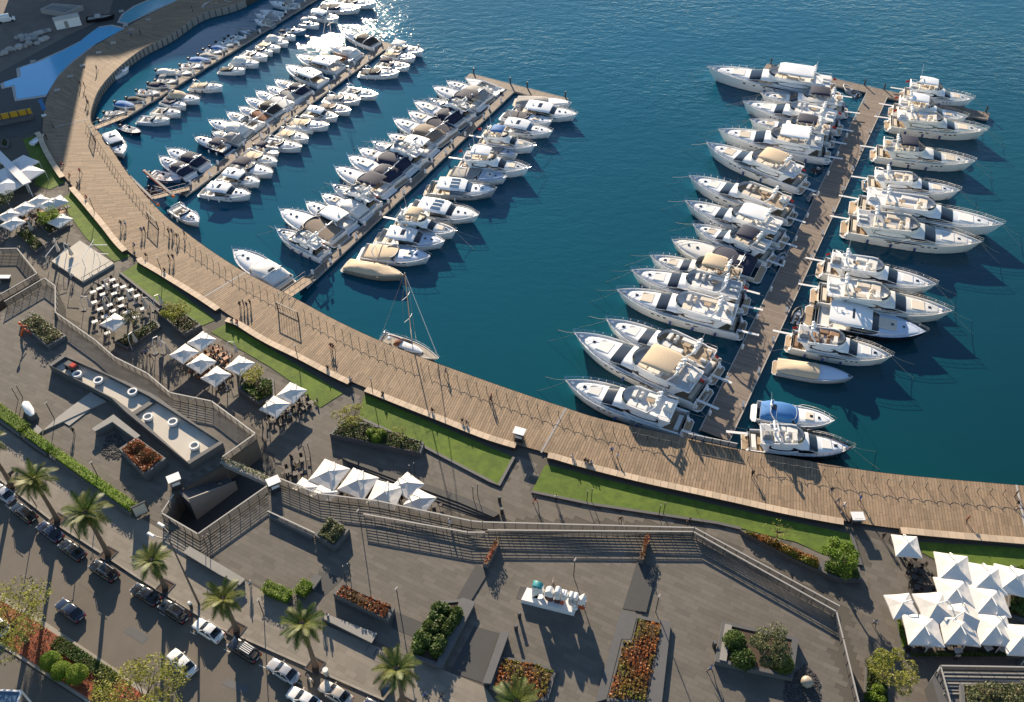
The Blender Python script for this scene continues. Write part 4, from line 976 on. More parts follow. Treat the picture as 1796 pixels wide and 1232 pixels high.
def boat(kind, s, b, label, zd=None, group=None, name=None, **o):
    z = zd if zd is not None else dict(e=1.3, o=.8, r=.5, t=1.3, f=2.1, s=1.2)[kind]
    p, q = at(*s, z), at(*b, z); d = q - p; L = d.xy.length
    t = thing(name or dict(e='motor_cruiser', o='small_boat', r='inflatable_tender', t='covered_boat', f='motor_yacht', s='sailing_yacht')[kind], label, 'tender' if kind == 'r' else 'boat' if kind in 'eot' else 'yacht' if kind == 'f' else 'sailboat', (p.x, p.y, 0), math.atan2(d.y, d.x), group)
    dep = {'e': .065, 't': .055, 'f': .052}.get(kind, 0) * L
    u = d.normalized(); t.location = (p.x + u.x * dep, p.y + u.y * dep, 0)
    KIND[kind](t, L - dep, o); return t
N, Bg, Wh, Gr, Bk, Tp, Bl = 'canvas_navy', 'canvas_beige', 'canvas_white', 'canvas_grey', 'canvas_black', 'canvas_taupe', 'canvas_blue'
ROWS = [
 ('right pier left row', 'yachts along the left side of the right-hand pier', [
  ('f', (1214, 745), (992, 673), 'white flybridge yacht with dark windscreen', dict(cush='cushion_white', f0=.10)),
  ('f', (1244, 694), (1007, 591), 'large white flybridge yacht with long beige bimini', dict(bim=Bg, lw=1, tender='rubber_grey')),
  ('f', (1266, 650), (1063, 566), 'white flybridge yacht with open top', dict(cush='cushion_white')),
  ('f', (1310, 570), (1082, 515), 'white flybridge yacht with grey settees', dict(cush='cushion_cream', tender='hull_black')),
  ('f', (1317, 527), (1107, 480), 'white flybridge yacht with shaded open top', dict(cush='cushion_white')),
  ('f', (1313, 499), (1140, 453), 'cream flybridge yacht with beige bimini', dict(bim=Bg, house='gelcoat_cream')),
  ('e', (1341, 478), (1177, 429), 'cream sport cruiser with navy canvas', dict(cv='tent', c=N, deck='gelcoat_cream', hull='gelcoat_cream')),
  ('f', (1359, 449), (1215, 397), 'white flybridge yacht with small navy bimini', dict(bim=N, lw=1)),
  ('f', (1382, 417), (1201, 358), 'white hardtop yacht with dark cockpit cover', dict(fht=1, cush='cushion_white')),
  ('f', (1397, 375), (1208, 315), 'white flybridge yacht with black tender ring', dict(tender='hull_black', hw=[(.25, .38), (.56, .6), (.64, .68)])),
  ('f', (1417, 321), (1238, 257), 'white flybridge yacht with tan bimini', dict(bim=Bg, lw=1)),
  ('f', (1459, 267), (1259, 234), 'white hardtop yacht with blue skylights', dict(fht=1)),
  ('f', (1467, 241), (1315, 214), 'white flybridge yacht with blue bimini', dict(bim=N, tender='rubber_grey')),
  ('f', (1480, 219), (1302, 184), 'white flybridge yacht with crowded top deck', dict(cush='cushion_white')),
  ('f', (1490, 189), (1334, 169), 'pale blue-decked flybridge yacht', dict(bim=N, deck='deck_blue')),
  ('f', (1478, 157), (1240, 121), 'very large white superyacht', dict(zd=3.0, fht=1, lw=1, hw=[(.3, .33), (.44, .46), (.52, .54), (.6, .62), (.68, .70)]))]),
 ('right pier right row', 'yachts along the right side of the right-hand pier', [
  ('f', (1303, 767), (1495, 788), 'black-glazed flybridge yacht with dark hull', dict(hull='hull_black', cush='cushion_white', glass='glass_dark', f0=.1)),
  ('e', (1318, 717), (1462, 743), 'white sport cruiser with blue canvas', dict(cv='tent', c=Bl, fend=True, fc='gelcoat')),
  ('t', (1356, 638), (1495, 665), 'sport boat under pale fitted cover', dict(c=Bg, half=1, hull='gelcoat_grey', deck='deck_blue')),
  ('f', (1380, 590), (1563, 628), 'white flybridge yacht with brown cushions', dict(cush='cushion_brown', hull='gelcoat_cream', lw=1)),
  ('e', (1412, 547), (1622, 591), 'dark hardtop cruiser with blue foredeck', dict(ht=1, hull='hull_black', deck='deck_blue', tc=.46)),
  ('f', (1424, 510), (1667, 552), 'big cream flybridge yacht with covered helm', dict(house='gelcoat_cream', hull='gelcoat_cream')),
  ('f', (1435, 462), (1640, 504), 'white flybridge yacht with tall mast', dict(cush='cushion_white')),
  ('f', (1477, 390), (1718, 432), 'long cream classic yacht', dict(house='gelcoat_cream', hull='gelcoat_cream', lw=1)),
  ('f', (1492, 354), (1756, 402), 'longest white yacht with black boot stripe', dict(lw=1)),
  ('f', (1515, 315), (1682, 338), 'small white flybridge yacht', dict(tender='hull_blue')),
  ('f', (1529, 262), (1708, 288), 'cream flybridge yacht with navy bimini', dict(bim=N, house='gelcoat_cream', hull='gelcoat_cream', f1=.48)),
  ('f', (1554, 210), (1730, 233), 'tall cream yacht with domed mast', dict(house='gelcoat_cream', hull='gelcoat_cream')),
  ('f', (1561, 186), (1696, 208), 'white hardtop yacht half hidden', dict(fht=1)),
  ('f', (1581, 157), (1707, 176), 'white yacht with bow rail outside the cross end', dict(fht=1))]),
 ('third pier left row', 'cruisers along the left side of the third pier', [
  ('f', (573, 443), (485, 403), 'small white flybridge cruiser', dict(cush='cushion_white', **{'pass': False})),
  ('e', (601, 419), (492, 374), 'white cruiser with taupe cockpit cover', dict(cv='flat', c=Tp)),
  ('e', (620, 399), (537, 359), 'white cruiser with navy windscreen cover', dict(ht=1)),
  ('e', (648, 379), (564, 345), 'white cruiser with pale canvas hood', dict(cv='tent', c=Wh)),
  ('f', (665, 360), (582, 325), 'white flybridge cruiser with black helm', dict(cush='cushion_white', **{'pass': False})),
  ('e', (687, 336), (588, 299), 'white cruiser with curved navy hood', dict(cv='bimini', c=N)),
  ('e', (707, 318), (611, 279), 'white cruiser with navy tent', dict(cv='tent', c=N, tc=.42)),
  ('e', (727, 298), (629, 266), 'white cruiser with long black-navy tent', dict(cv='tent', c=N, tc=.56)),
  ('f', (747, 281), (652, 250), 'white flybridge cruiser with open top', dict(cush='cushion_white', **{'pass': False})),
  ('e', (765, 265), (680, 240), 'white cruiser with flat white hardtop', dict(ht=1)),
  ('e', (782, 247), (690, 214), 'white cruiser with beige slatted hood', dict(cv='tent', c=Tp)),
  ('e', (798, 234), (716, 200), 'white cruiser with navy cockpit cover', dict(cv='flat', c=N)),
  ('e', (817, 216), (726, 183), 'white cruiser with tall navy tent', dict(cv='tent', c=N, tc=.44)),
  ('f', (831, 201), (753, 174), 'white flybridge cruiser with grey helm', dict(cush='cushion_white', **{'pass': False})),
  ('e', (850, 185), (759, 157), 'white cruiser with navy bimini', dict(cv='bimini', c=N)),
  ('e', (862, 174), (783, 147), 'white cruiser with dark grey tent', dict(cv='tent', c=Gr)),
  ('o', (878, 163), (816, 141), 'low open boat with black interior', dict(hull='gelcoat'))]),
 ('third pier right row', 'cruisers along the right side of the third pier', [
  ('t', (602, 461), (708, 486), 'boat wrapped in tan tarpaulin', dict(c=Bg, hull='hull_tan')),
  ('e', (629, 439), (755, 456), 'cruiser with sky-blue deck and beige canvas', dict(cv='flat', c=Bg, deck='deck_blue')),
  ('e', (658, 412), (781, 429), 'white hardtop cruiser with green windscreen', dict(ht=1, deck='deck_blue')),
  ('f', (688, 385), (800, 407), 'white flybridge cruiser with beige canopy', dict(bim=Bg, deck='deck_blue')),
  ('e', (713, 361), (840, 384), 'white hardtop cruiser with three skylights', dict(ht=1, sky=1)),
  ('e', (745, 328), (870, 339), 'grey-sided hardtop cruiser with three skylights', dict(ht=1, sky=1, hull='gelcoat_grey')),
  ('e', (785, 300), (889, 316), 'blue-decked boat with grey cover', dict(cv='flat', c=Gr, deck='deck_blue')),
  ('f', (803, 280), (928, 297), 'white trawler yacht with roofed helm', dict(fht=1)),
  ('e', (850, 256), (907, 275), 'small blue-decked boat', dict(cv='flat', c=Gr, deck='deck_blue')),
  ('f', (838, 240), (938, 257), 'white cruiser with bright blue canopy', dict(bim=Bl)),
  ('e', (868, 218), (969, 236), 'white hardtop cruiser with round roof', dict(ht=1)),
  ('e', (879, 198), (968, 218), 'white cruiser with navy windscreen cover', dict(cv='flat', c=N)),
  ('e', (903, 189), (1012, 206), 'long white hardtop cruiser', dict(ht=1)),
  ('t', (901, 174), (1003, 184), 'narrow boat under grey tarpaulin', dict(c=Gr, hull='gelcoat', half=1, deck='deckpaint'))]),
 ('second pier left row', 'cruisers along the left side of the second pier', [
  ('o', (264, 304), (319, 318), 'blue-hulled open boat', dict(hull='hull_blue')),
  ('e', (337, 308), (281, 278), 'white cruiser with navy tent and pale patch', dict(cv='tent', c=N)),
  ('e', (363, 291), (294, 265), 'white cruiser with ribbed navy tent', dict(cv='tent', c=N, tc=.54)),
  ('e', (405, 263), (341, 243), 'dark-hulled cruiser with navy hood', dict(cv='bimini', c=N, hull='hull_navy')),
  ('e', (428, 248), (372, 234), 'white cruiser with grey hood', dict(cv='tent', c=Gr)),
  ('e', (440, 234), (366, 215), 'white cruiser with square white canopy', dict(cv='tent', c=Wh)),
  ('e', (460, 223), (398, 201), 'white cruiser with open aft deck', dict()),
  ('e', (476, 210), (419, 191), 'boat with red-brown cockpit cover', dict(cv='flat', c='canvas_brown')),
  ('e', (495, 198), (431, 176), 'white cruiser with black tent', dict(cv='tent', c=Bk)),
  ('e', (511, 188), (449, 164), 'white cruiser with pale blue cover', dict(cv='flat', c=Wh)),
  ('e', (526, 174), (468, 155), 'white cruiser with blue-grey cover', dict(cv='flat', c=Gr)),
  ('e', (544, 165), (482, 144), 'white cruiser with navy enclosure', dict(cv='tent', c=N)),
  ('e', (571, 147), (502, 119), 'white hardtop cruiser with grey roof glass', dict(ht=1, fend=True)),
  ('e', (603, 123), (520, 102), 'white hardtop cruiser in sun glare', dict(ht=1)),
  ('s', (622, 112), (560, 93), 'white sailing yacht with bare mast', dict(mast=15)),
  ('e', (635, 100), (575, 82), 'white cruiser under white cover', dict(cv='tent', c=Wh)),
  ('e', (664, 80), (601, 57), 'white cruiser with black hood', dict(cv='tent', c=Bk))]),
 ('second pier right row', 'cruisers along the right side of the second pier', [
  ('e', (350, 331), (441, 345), 'white hardtop cruiser with long pale roof', dict(ht=1)),
  ('e', (381, 305), (457, 323), 'white hardtop cruiser with rounded roof', dict(ht=1)),
  ('e', (403, 285), (480, 307), 'white cruiser with two navy hoods', dict(cv='bimini', c=N)),
  ('e', (425, 268), (487, 287), 'white cruiser with beige cover', dict(cv='flat', c=Bg)),
  ('o', (447, 256), (490, 272), 'small white runabout', dict(bim=1, c=N)),
  ('e', (458, 246), (530, 261), 'white open cruiser with cream seats', dict()),
  ('e', (485, 230), (542, 246), 'white cruiser with sand-coloured cover', dict(cv='flat', c=Bg)),
  ('o', (505, 221), (551, 232), 'small white covered runabout', dict(cv=1, c=Wh)),
  ('e', (503, 213), (578, 223), 'slim boat with blue foredeck', dict(cv='flat', c=Bg, deck='deck_blue')),
  ('e', (531, 194), (593, 208), 'white cruiser with ribbed beige roof', dict(ht=1)),
  ('e', (558, 182), (616, 197), 'blue-decked cruiser with taupe cover', dict(cv='flat', c=Tp, deck='deck_blue')),
  ('e', (566, 170), (633, 178), 'low boat with grey foredeck cover', dict(cv='flat', c=Gr, deck='gelcoat_grey')),
  ('e', (597, 155), (663, 170), 'white bowrider with blue seats', dict(hull='gelcoat')),
  ('e', (628, 125), (701, 130), 'white cruiser with black windscreen cover', dict(cv='flat', c=Bk)),
  ('e', (658, 110), (719, 119), 'white cruiser with navy hood', dict(cv='bimini', c=N)),
  ('e', (671, 91), (729, 104), 'blue-decked cruiser with sand cover', dict(cv='flat', c=Bg, deck='deck_blue')),
  ('e', (679, 80), (743, 93), 'cruiser with oval white roof', dict(cv='bimini', c=Wh))]),
 ('far left pier left row', 'small boats along the left side of the far left pier', [
  ('o', (174, 210), (196, 207), 'tiny grey dinghy', dict(hull='gelcoat_grey')),
  ('o', (184, 198), (222, 199), 'small grey console boat', dict(hull='gelcoat_grey')),
  ('o', (203, 180), (238, 189), 'small boat under bright blue cover', dict(cv=1, c=Bl)),
  ('o', (223, 173), (257, 178), 'small boat under black cover', dict(cv=1, c=Bk)),
  ('o', (241, 160), (281, 165), 'small white open boat', dict()),
  ('o', (261, 147), (298, 154), 'small boat under navy cover', dict(cv=1, c=N)),
  ('o', (274, 142), (311, 144), 'small boat with grey awning', dict(bim=1, c=Gr)),
  ('o', (275, 124), (309, 128), 'white launch', dict(cv=1, c=Wh)),
  ('o', (301, 124), (337, 130), 'white open launch', dict()),
  ('o', (317, 115), (358, 117), 'white bowrider', dict()),
  ('o', (332, 104), (371, 108), 'boat under vivid blue cover', dict(cv=1, c=Bl)),
  ('o', (349, 97), (380, 101), 'small pale boat', dict(cv=1, c=Gr)),
  ('o', (358, 88), (390, 93), 'small white runabout', dict()),
  ('o', (369, 83), (400, 88), 'blue-covered runabout', dict(cv=1, c=Bl)),
  ('o', (380, 75), (410, 81), 'small white launch', dict()),
  ('o', (395, 69), (420, 76), 'short white dinghy', dict()),
  ('o', (402, 64), (431, 68), 'slim white boat', dict()),
  ('r', (453, 60), (417, 52), 'grey inflatable', dict()),
  ('e', (481, 42), (446, 36), 'shaded grey cabin boat', dict(cv='tent', c=Gr)),
  ('e', (491, 32), (448, 27), 'shaded white boat', dict(cv='flat', c=Gr)),
  ('o', (499, 26), (455, 21), 'shaded low boat', dict()),
  ('e', (526, 10), (473, 6), 'shaded white cruiser', dict(cv='bimini', c=Gr))]),
 ('far left pier right row', 'small boats along the right side of the far left pier', [
  ('o', (213, 222), (248, 235), 'small dark-trimmed open boat', dict(hull='hull_navy')),
  ('e', (239, 207), (299, 212), 'white cruiser with bow platform', dict()),
  ('e', (265, 191), (318, 200), 'white cruiser with open black cockpit', dict()),
  ('e', (283, 173), (327, 188), 'cruiser with navy cockpit cover', dict(cv='flat', c=N, deck='deck_blue')),
  ('e', (289, 166), (352, 177), 'white boat with tall beige wheelhouse', dict(cv='tent', c=Bg)),
  ('e', (330, 149), (392, 154), 'white cruiser with dark fenders', dict(cv='flat', c=Bg, fend=True, fc='rubber')),
  ('e', (382, 120), (431, 124), 'white boat with black hood', dict(cv='flat', c=Bk)),
  ('e', (402, 106), (455, 113), 'blue-decked boat with white hood', dict(cv='tent', c=Wh, deck='deck_blue')),
  ('e', (422, 91), (470, 102), 'white open cruiser', dict()),
  ('e', (444, 84), (479, 93), 'small boat with navy cover', dict(cv='flat', c=N)),
  ('e', (451, 75), (492, 87), 'white boat with sand cover', dict(cv='flat', c=Bg)),
  ('e', (464, 66), (506, 78), 'white boat with broad pale cover', dict(cv='tent', c=Wh)),
  ('e', (486, 60), (519, 65), 'short boat with navy hood', dict(cv='bimini', c=N)),
  ('e', (494, 51), (537, 55), 'pale blue-hulled boat with white arch', dict(hull='hull_blue')),
  ('e', (524, 38), (560, 45), 'cruiser with round white canopy', dict(cv='bimini', c=Wh)),
  ('e', (539, 23), (594, 35), 'white hardtop cruiser', dict(ht=1)),
  ('e', (556, 11), (633, 18), 'blue-white cruiser with row of fenders', dict(fend=True, fc='rubber', cv='flat', c=N)),
  ('e', (590, 0), (660, 9), 'white cruiser at the top edge', dict())]),
]
for row, grp, bl in ROWS:
    for i, (k, s, b, desc, o) in enumerate(bl):
        zd = o.pop('zd', None)
        boat(k, s, b, f'{desc}, {ORD[i + 1]} from shore, {row}', zd, grp, **o)
QUAY = 'boats moored along the promenade'
boat('e', (194, 133), (226, 118), 'small grey-and-white speedboat moored at the curved quay', None, QUAY, cv='flat', c=Gr)
boat('e', (440, -9), (357, 21), 'white yacht bow against the quay at the top edge', None, QUAY)
boat('o', (328, 44), (347, 32), 'pale blue dinghy lying by the shaded quay', None, QUAY, hull='hull_blue')
boat('e', (189, 233), (217, 274), 'white cruiser with pale roof moored bow-out below the first gangway', None, QUAY, ht=1)
boat('e', (301, 360), (350, 393), 'white bowrider with blue deck at the second pier gate', None, QUAY, deck='deck_blue')
boat('e', (504, 499), (411, 444), 'white covered cruiser moored left of the third pier gangway', None, QUAY, cv='tent', c=Wh)
boat('s', (667, 590), (770, 628), 'white sloop with brown sail cover moored alone at the boardwalk', None, QUAY, mast=19)
boat('r', (1504, 168), (1480, 150), 'grey inflatable tender behind the superyacht', None)
boat('r', (1432, 277), (1457, 285), 'white inflatable tender beside the right pier', None, hull='gelcoat')
boat('r', (1366, 466), (1376, 444), 'grey inflatable tender nose to the right pier', None)
boat('r', (1428, 302), (1442, 292), 'black inflatable tender under the white one', None, hull='rubber')
boat('r', (1395, 566), (1404, 540), 'dark inflatable tender among the right row of yachts', None, hull='rubber')
boat('r', (262, 330), (290, 338), 'dark inflatable tender between the orange beams', None, hull='rubber')
boat('r', (1423, 352), (1431, 336), 'grey inflatable tender at the left edge of the right pier', None)
# ================================================================ SHORE OBJECTS
def leaves(mb, pts, size, rr, flat=.5):
    for p in pts:
        a = rr.uniform(0, 2 * PI); e = rr.uniform(-flat, flat); u = Vector((math.cos(a), math.sin(a), e)).normalized(); v = u.cross(Vector((rr.uniform(-1, 1), rr.uniform(-1, 1), rr.uniform(.3, 1)))).normalized()
        s = size * rr.uniform(.6, 1.3); p = Vector(p)
        mb.add([p - u * s * .5, p + v * s * .28, p + u * s * .5, p - v * s * .28], [(0, 1, 2, 3)])
def crown_pts(rr, n, blobs):
    out = []
    for i in range(n):
        c, r, sz = blobs[rr.randrange(len(blobs))]; d = Vector((rr.gauss(0, 1), rr.gauss(0, 1), rr.gauss(0, 1))).normalized(); k = rr.uniform(.55, 1.05) ** .6
        out.append(Vector(c) + Vector((d.x * r, d.y * r, d.z * r * sz)) * k)
    return out
def tree(label, base, z, h, r, m, n=2600, leaf=.30, seed=1, name='broadleaf_tree', group=None, nb=12, sz=.75):
    rr = random.Random(seed); p = at(*base, z); t = thing(name, label, 'tree', p, rr.uniform(0, 6), group)
    tr = MB(); k = [(0, 0, -.1)]; 
    for i in range(1, 5): k.append((rr.uniform(-.12, .12) * i, rr.uniform(-.12, .12) * i, h * .5 * i / 4))
    tr.tube(k, .10 + .025 * r + .02 * h, 7, .06 + .012 * r); top = Vector(k[-1]); blobs = []
    for i in range(nb):
        a = 2 * PI * i / nb + rr.uniform(-.4, .4); q = rr.uniform(.35, .85); e = Vector((math.cos(a) * r * q, math.sin(a) * r * q, h * .5 + (h * .5 - r * .3) * rr.uniform(.25, 1.0)))
        m_ = top.lerp(e, .5) + Vector((0, 0, -.15 * r)); tr.tube([top * .85, m_, e], .05 + .01 * r, 4, .02); blobs.append((e, r * rr.uniform(.26, .42), sz))
    tr.build('trunk', 'bark', t); mb = MB(); leaves(mb, crown_pts(rr, n, blobs), leaf, rr); mb.build('crown', m, t); return t
def bush(parent, name, c, rx, ry, rz, m, n, leaf, seed, boxy=False):
    rr = random.Random(seed); mb = MB(); pts = []
    for i in range(n):
        if boxy:
            f = rr.choice((0, 0, 1, 2)); x, y, zz = rr.uniform(-1, 1), rr.uniform(-1, 1), rr.uniform(0, 1)
            if f == 0: zz = 1 + rr.uniform(-.12, .06)
            elif f == 1: x = math.copysign(1 + rr.uniform(-.06, .04), x)
            else: y = math.copysign(1 + rr.uniform(-.06, .04), y)
            pts.append((c[0] + x * rx, c[1] + y * ry, c[2] + zz * rz))
        else:
            d = Vector((rr.gauss(0, 1), rr.gauss(0, 1), abs(rr.gauss(0, 1)) + .02)).normalized(); k = rr.uniform(.86, 1.04); pts.append((c[0] + d.x * rx * k, c[1] + d.y * ry * k, c[2] + d.z * rz * k))
    leaves(mb, pts, leaf, rr)
    # dark core so the shrub is not hollow
    if boxy: mb.box(c[0] - rx * .88, c[0] + rx * .88, c[1] - ry * .85, c[1] + ry * .85, c[2], c[2] + rz * .86)
    else: mb.ball((c[0], c[1], c[2]), 1, 8, 6); k = len(mb.v) - 40; mb.v[k:] = [(c[0] + (v[0] - c[0]) * rx * .84, c[1] + (v[1] - c[1]) * ry * .84, max(c[2], c[2] + (v[2] - c[2]) * rz * .84)) for v in mb.v[k:]]
    return mb.build(name, m, parent)
def poly_fill(P, n, rr):
    xs = [p.x for p in P]; ys = [p.y for p in P]; out = []; Q = [(p.x, p.y) for p in P]; k = 0
    while len(out) < n and k < n * 12:
        k += 1; x, y = rr.uniform(min(xs), max(xs)), rr.uniform(min(ys), max(ys))
        if inside((x, y), Q): out.append((x, y))
    return out
def planter(label, poly, z, h, content, m='concrete_dark', seed=1, wall=.3, n=900, ph=.7, leaf=.28, group=None, soil='soil', name='planter', inset=None):
    P = [at(x, y, z + h) for x, y in poly]; c = sum(P, Vector()) / len(P); t = thing(name, label, 'planter', (c.x, c.y, z), 0, group)
    loc = [Vector((p.x - c.x, p.y - c.y, 0)) for p in P]; inn = [p - p.normalized() * (wall * 1.6) for p in loc]
    mb = MB(); mb.ring([(p.x, p.y) for p in loc], [(p.x, p.y) for p in inn], 0, h); mb.build('planter_wall', m, t)
    mb = MB(); mb.prism([(p.x, p.y) for p in inn], 0, h - .12); mb.build('soil', soil, t)
    rr = random.Random(seed)
    if inset: inn = [Vector(p) - Vector(c) for p in [at(x, y, z + h) for x, y in inset]]
    if content:
        mb = MB()
        if content[0] == 'cover':                 # loose foliage cover
            pts = [(x, y, h - .1 + ph * rr.uniform(.1, 1) * (.6 + .4 * math.sin(x * 1.3) * math.cos(y * 1.7))) for x, y in poly_fill(inn, n, rr)]
            leaves(mb, pts, leaf, rr); o = mb.build('ground_cover', content[1], t); o['kind'] = 'stuff'
        elif content[0] == 'rows':                # bedding plants in rows
            u, v = (loc[1] - loc[0]).normalized(), None; v = Vector((-u.y, u.x, 0)); sp = content[2]; Q = [(p.x, p.y) for p in inn]
            a = -20
            while a < 20:
                b = -20
                while b < 20:
                    q = u * (a + rr.uniform(-.1, .1)) + v * (b + rr.uniform(-.1, .1))
                    if inside((q.x, q.y), Q):
                        for k in range(14): 
                            an = rr.uniform(0, 6.28); r_ = rr.uniform(.05, sp * .42); zz = h - .1 + ph * rr.uniform(.3, 1) * (1 - r_ / sp)
                            leaves(mb, [(q.x + r_ * math.cos(an), q.y + r_ * math.sin(an), zz)], leaf, rr)
                    b += sp
                a += sp
            o = mb.build('bedding_plants', content[1], t); o['kind'] = 'stuff'
    return t
# ---------------------------------------------------------------- plaza: ring-skylight terrace
TER = [(85, 640), (110, 623), (180, 652), (268, 691), (378, 768), (391, 777), (332, 814), (220, 722), (195, 698)]
zt_ = ZU + 1.5; P = [at(x, y, zt_) for x, y in TER]; c = sum(P, Vector()) / len(P)
t = thing('roof_terrace', 'raised concrete roof terrace carrying six ring skylights', 'terrace', (c.x, c.y, ZU))
loc = [(p.x - c.x, p.y - c.y) for p in P]; inn = [tuple(Vector(p) - Vector(p).normalized() * .7) for p in loc]
mb = MB(); mb.ring(loc, inn, 0, 1.5); mb.build('parapet', 'concrete_dark', t)
mb = MB(); mb.prism(inn, 0, .75); mb.build('floor', 'concrete_pale', t)
lo = [at(x, y, zt_) - c for x, y in [(230, 726), (272, 700), (376, 772), (330, 806)]]
mb = MB(); st_ = [at(x, y, zt_) - c for x, y in [(226, 724), (268, 697), (274, 701), (232, 728)]]; mb.prism([(p.x, p.y) for p in st_], .7, 1.2); mb.build('divider', 'concrete_dark', t)
for k, (x, y, lab) in enumerate([(134.6, 655, 'beside the red object at the left end'), (171.6, 665.6, 'second from the left end'), (231.8, 685.7, 'last before the dividing kerb'), (258.8, 730, 'first after the dividing kerb'), (302.4, 738.8, 'in the middle of the wide bay'), (340.3, 780.6, 'nearest the terrace tip')]):
    p = at(x, y, ZU + 1.6); r_ = thing('ring_skylight', 'round white skylight ring on the roof terrace, ' + lab, 'skylight', (p.x, p.y, ZU + .75), 0, 'ring skylights on the roof terrace'); n = 16
    ri = lambda q: [(q * math.cos(2 * PI * i / n), q * math.sin(2 * PI * i / n)) for i in range(n)]
    mb = MB(); mb.ring(ri(.78), ri(.56), .35, .8); mb.build('rim', 'whitepaint', r_); mb = MB(); mb.ring(ri(.68), ri(.56), 0, .35); mb.build('curb', 'concrete', r_)
    mb = MB(); mb.prism(ri(.56), .3, .55); mb.build('glass', 'glass_blue' if k < 3 else 'concrete_pale', r_)
p = at(125, 643, ZU + 1.3); t = thing('service_cart', 'dark service cart with a red box on the roof terrace', 'cart', (p.x, p.y, ZU + .75), R(-30))
mb = MB(); mb.box(-1, 1, -.5, .5, .3, 1.1); mb.build('body', 'metal_dark', t); mb = MB(); mb.box(.3, 1.2, -.45, .35, 1.1, 1.4); mb.build('box', 'cloth_red', t)
for x in (-.7, .7):
    for y in (-.5, .5): mb = MB(); mb.ball((x, y, .28), .28, 8, 5); mb.build('wheel', 'tyre', t)
# concrete U bench, benches
def slab(name, label, poly, z, h, m='concrete_dark', cat='bench'):
    P = [at(x, y, z + h) for x, y in poly]; c = sum(P, Vector()) / len(P); t = thing(name, label, cat, (c.x, c.y, z)); L_ = [(p.x - c.x, p.y - c.y) for p in P]
    k = [tuple(Vector(p) - Vector(p).normalized() * .25) for p in L_]
    mb = MB(); mb.prism(k, 0, h - .18); mb.build('plinth', 'concrete_dark', t); mb = MB(); mb.prism(L_, h - .18, h, True); mb.build('top_slab', m, t); return t
slab('stone_bench', 'grey L-shaped stone bench wall above the black gravel patch', [(161, 752), (199, 727), (246, 764), (238, 770), (197, 740), (166, 757)], ZU, 1.3, 'concrete')
slab('stone_bench', 'long grey stone bench behind the fruiting palm', [(562, 1083), (572, 1077), (661, 1111), (652, 1128)], ZU, .7, 'concrete')
slab('stone_bench', 'stone ledge under the stairwell railing by the street lamp', [(321, 969), (332, 958), (395, 995), (430, 1016), (420, 1026), (385, 1008)], ZU, 1.0, 'concrete')
slab('stone_bench', 'dark stone block beside the clipped hedge', [(541, 1022), (553, 1006), (565, 1012), (549, 1034)], ZU, .8)
slab('stone_bench', 'dark wedge wall beside the leafy shrub planter', [(806, 1052), (811, 1048), (834, 1056), (774, 1172), (764, 1168)], ZU, .9)
slab('stone_bench', 'dark stone wall left of the rust-red bed', [(879, 1107), (893, 1110), (861, 1199), (846, 1198)], ZU, 1.0)
slab('stone_bench', 'low grey plinth at the end of the hedge by the sign', [(54, 757), (64, 745), (75, 754), (64, 765)], ZU, .7, 'concrete')
slab('stone_bench', 'stone surround of the red and yellow bed', [(1089, 1069), (1118, 1078), (1107, 1121), (1090, 1121), (1064, 1226), (1044, 1232)], ZU, .35)
slab('stone_bench', 'stone strip right of the red and yellow bed', [(1163, 1088), (1177, 1091), (1160, 1240), (1134, 1240)], ZU, .6)
slab('stone_bench', 'low dark slab below the bushy plaza planter', [(470, 905), (480, 897), (551, 934), (548, 945)], ZU, .7)
# planters
planter('rocky planter with reddish shrubs by the orange sculpture', [(33, 564), (62, 548), (116, 589), (84, 608)], ZU, .9, ('cover', 'leaf_olive'), seed=2, n=1500, ph=1.3, leaf=.35)
planter('dark planter of rust-red grasses beside the roof terrace', [(208, 787), (240, 767), (291, 804), (253, 834)], ZU, 1.6, ('cover', 'leaf_red'), seed=3, n=2200, ph=.9, leaf=.32)
planter('bushy square planter with pinkish flowers behind the bar railing', [(551, 938), (580, 906), (613, 928), (586, 961)], ZU, 1.2, ('cover', 'leaf_olive'), seed=4, n=1500, ph=1.3, leaf=.36)
planter('long narrow planter of red plants on the plaza', [(584, 1041), (598, 1023), (692, 1067), (681, 1088)], ZU, 1.4, ('rows', 'leaf_red', .55), seed=5, ph=.7, leaf=.34)
sp_ = planter('planter of glossy dark shrubs in two rows', [(722, 1152), (764, 1054), (812, 1051), (768, 1168)], ZU, .7, None, seed=6)
for i, (x, y, r_) in enumerate([(768, 1064, 1.0), (778, 1066, 1.0), (762, 1080, 1.0), (771, 1086, 1.05), (752, 1096, 1.0), (762, 1100, 1.0), (738, 1116, 1.15), (750, 1120, 1.1), (733, 1132, 1.0), (801, 1072, .9), (796, 1083, .95), (787, 1094, .95), (782, 1102, .9), (770, 1122, 1.1), (765, 1136, 1.0)]):
    p = at(x, y, ZU + 1.6) - sp_.location; bush(sp_, 'shrub', (p.x, p.y, .6), r_ * 1.0, r_ * 1.0, 1.5, 'leaf_mid', 260, .38, 40 + i)
planter('bed of rust-red plants in neat rows at the bottom edge', [(876, 1151), (940, 1160), (976, 1176), (962, 1226), (930, 1240), (858, 1205)], ZU, .5, ('rows', 'leaf_redgreen', .55), seed=7, ph=.75, leaf=.32)
planter('long bed of red and yellow-green plants', [(1119, 1079), (1163, 1089), (1134, 1236), (1064, 1230), (1091, 1122), (1108, 1122)], ZU, .5, ('rows', 'leaf_redgreen', .50), seed=8, ph=.8, leaf=.3)
planter('square dark planter with bush and olive tree', [(1267, 1089), (1401, 1119), (1391, 1190), (1254, 1160)], ZU, 1.0, None, seed=9, wall=.6)
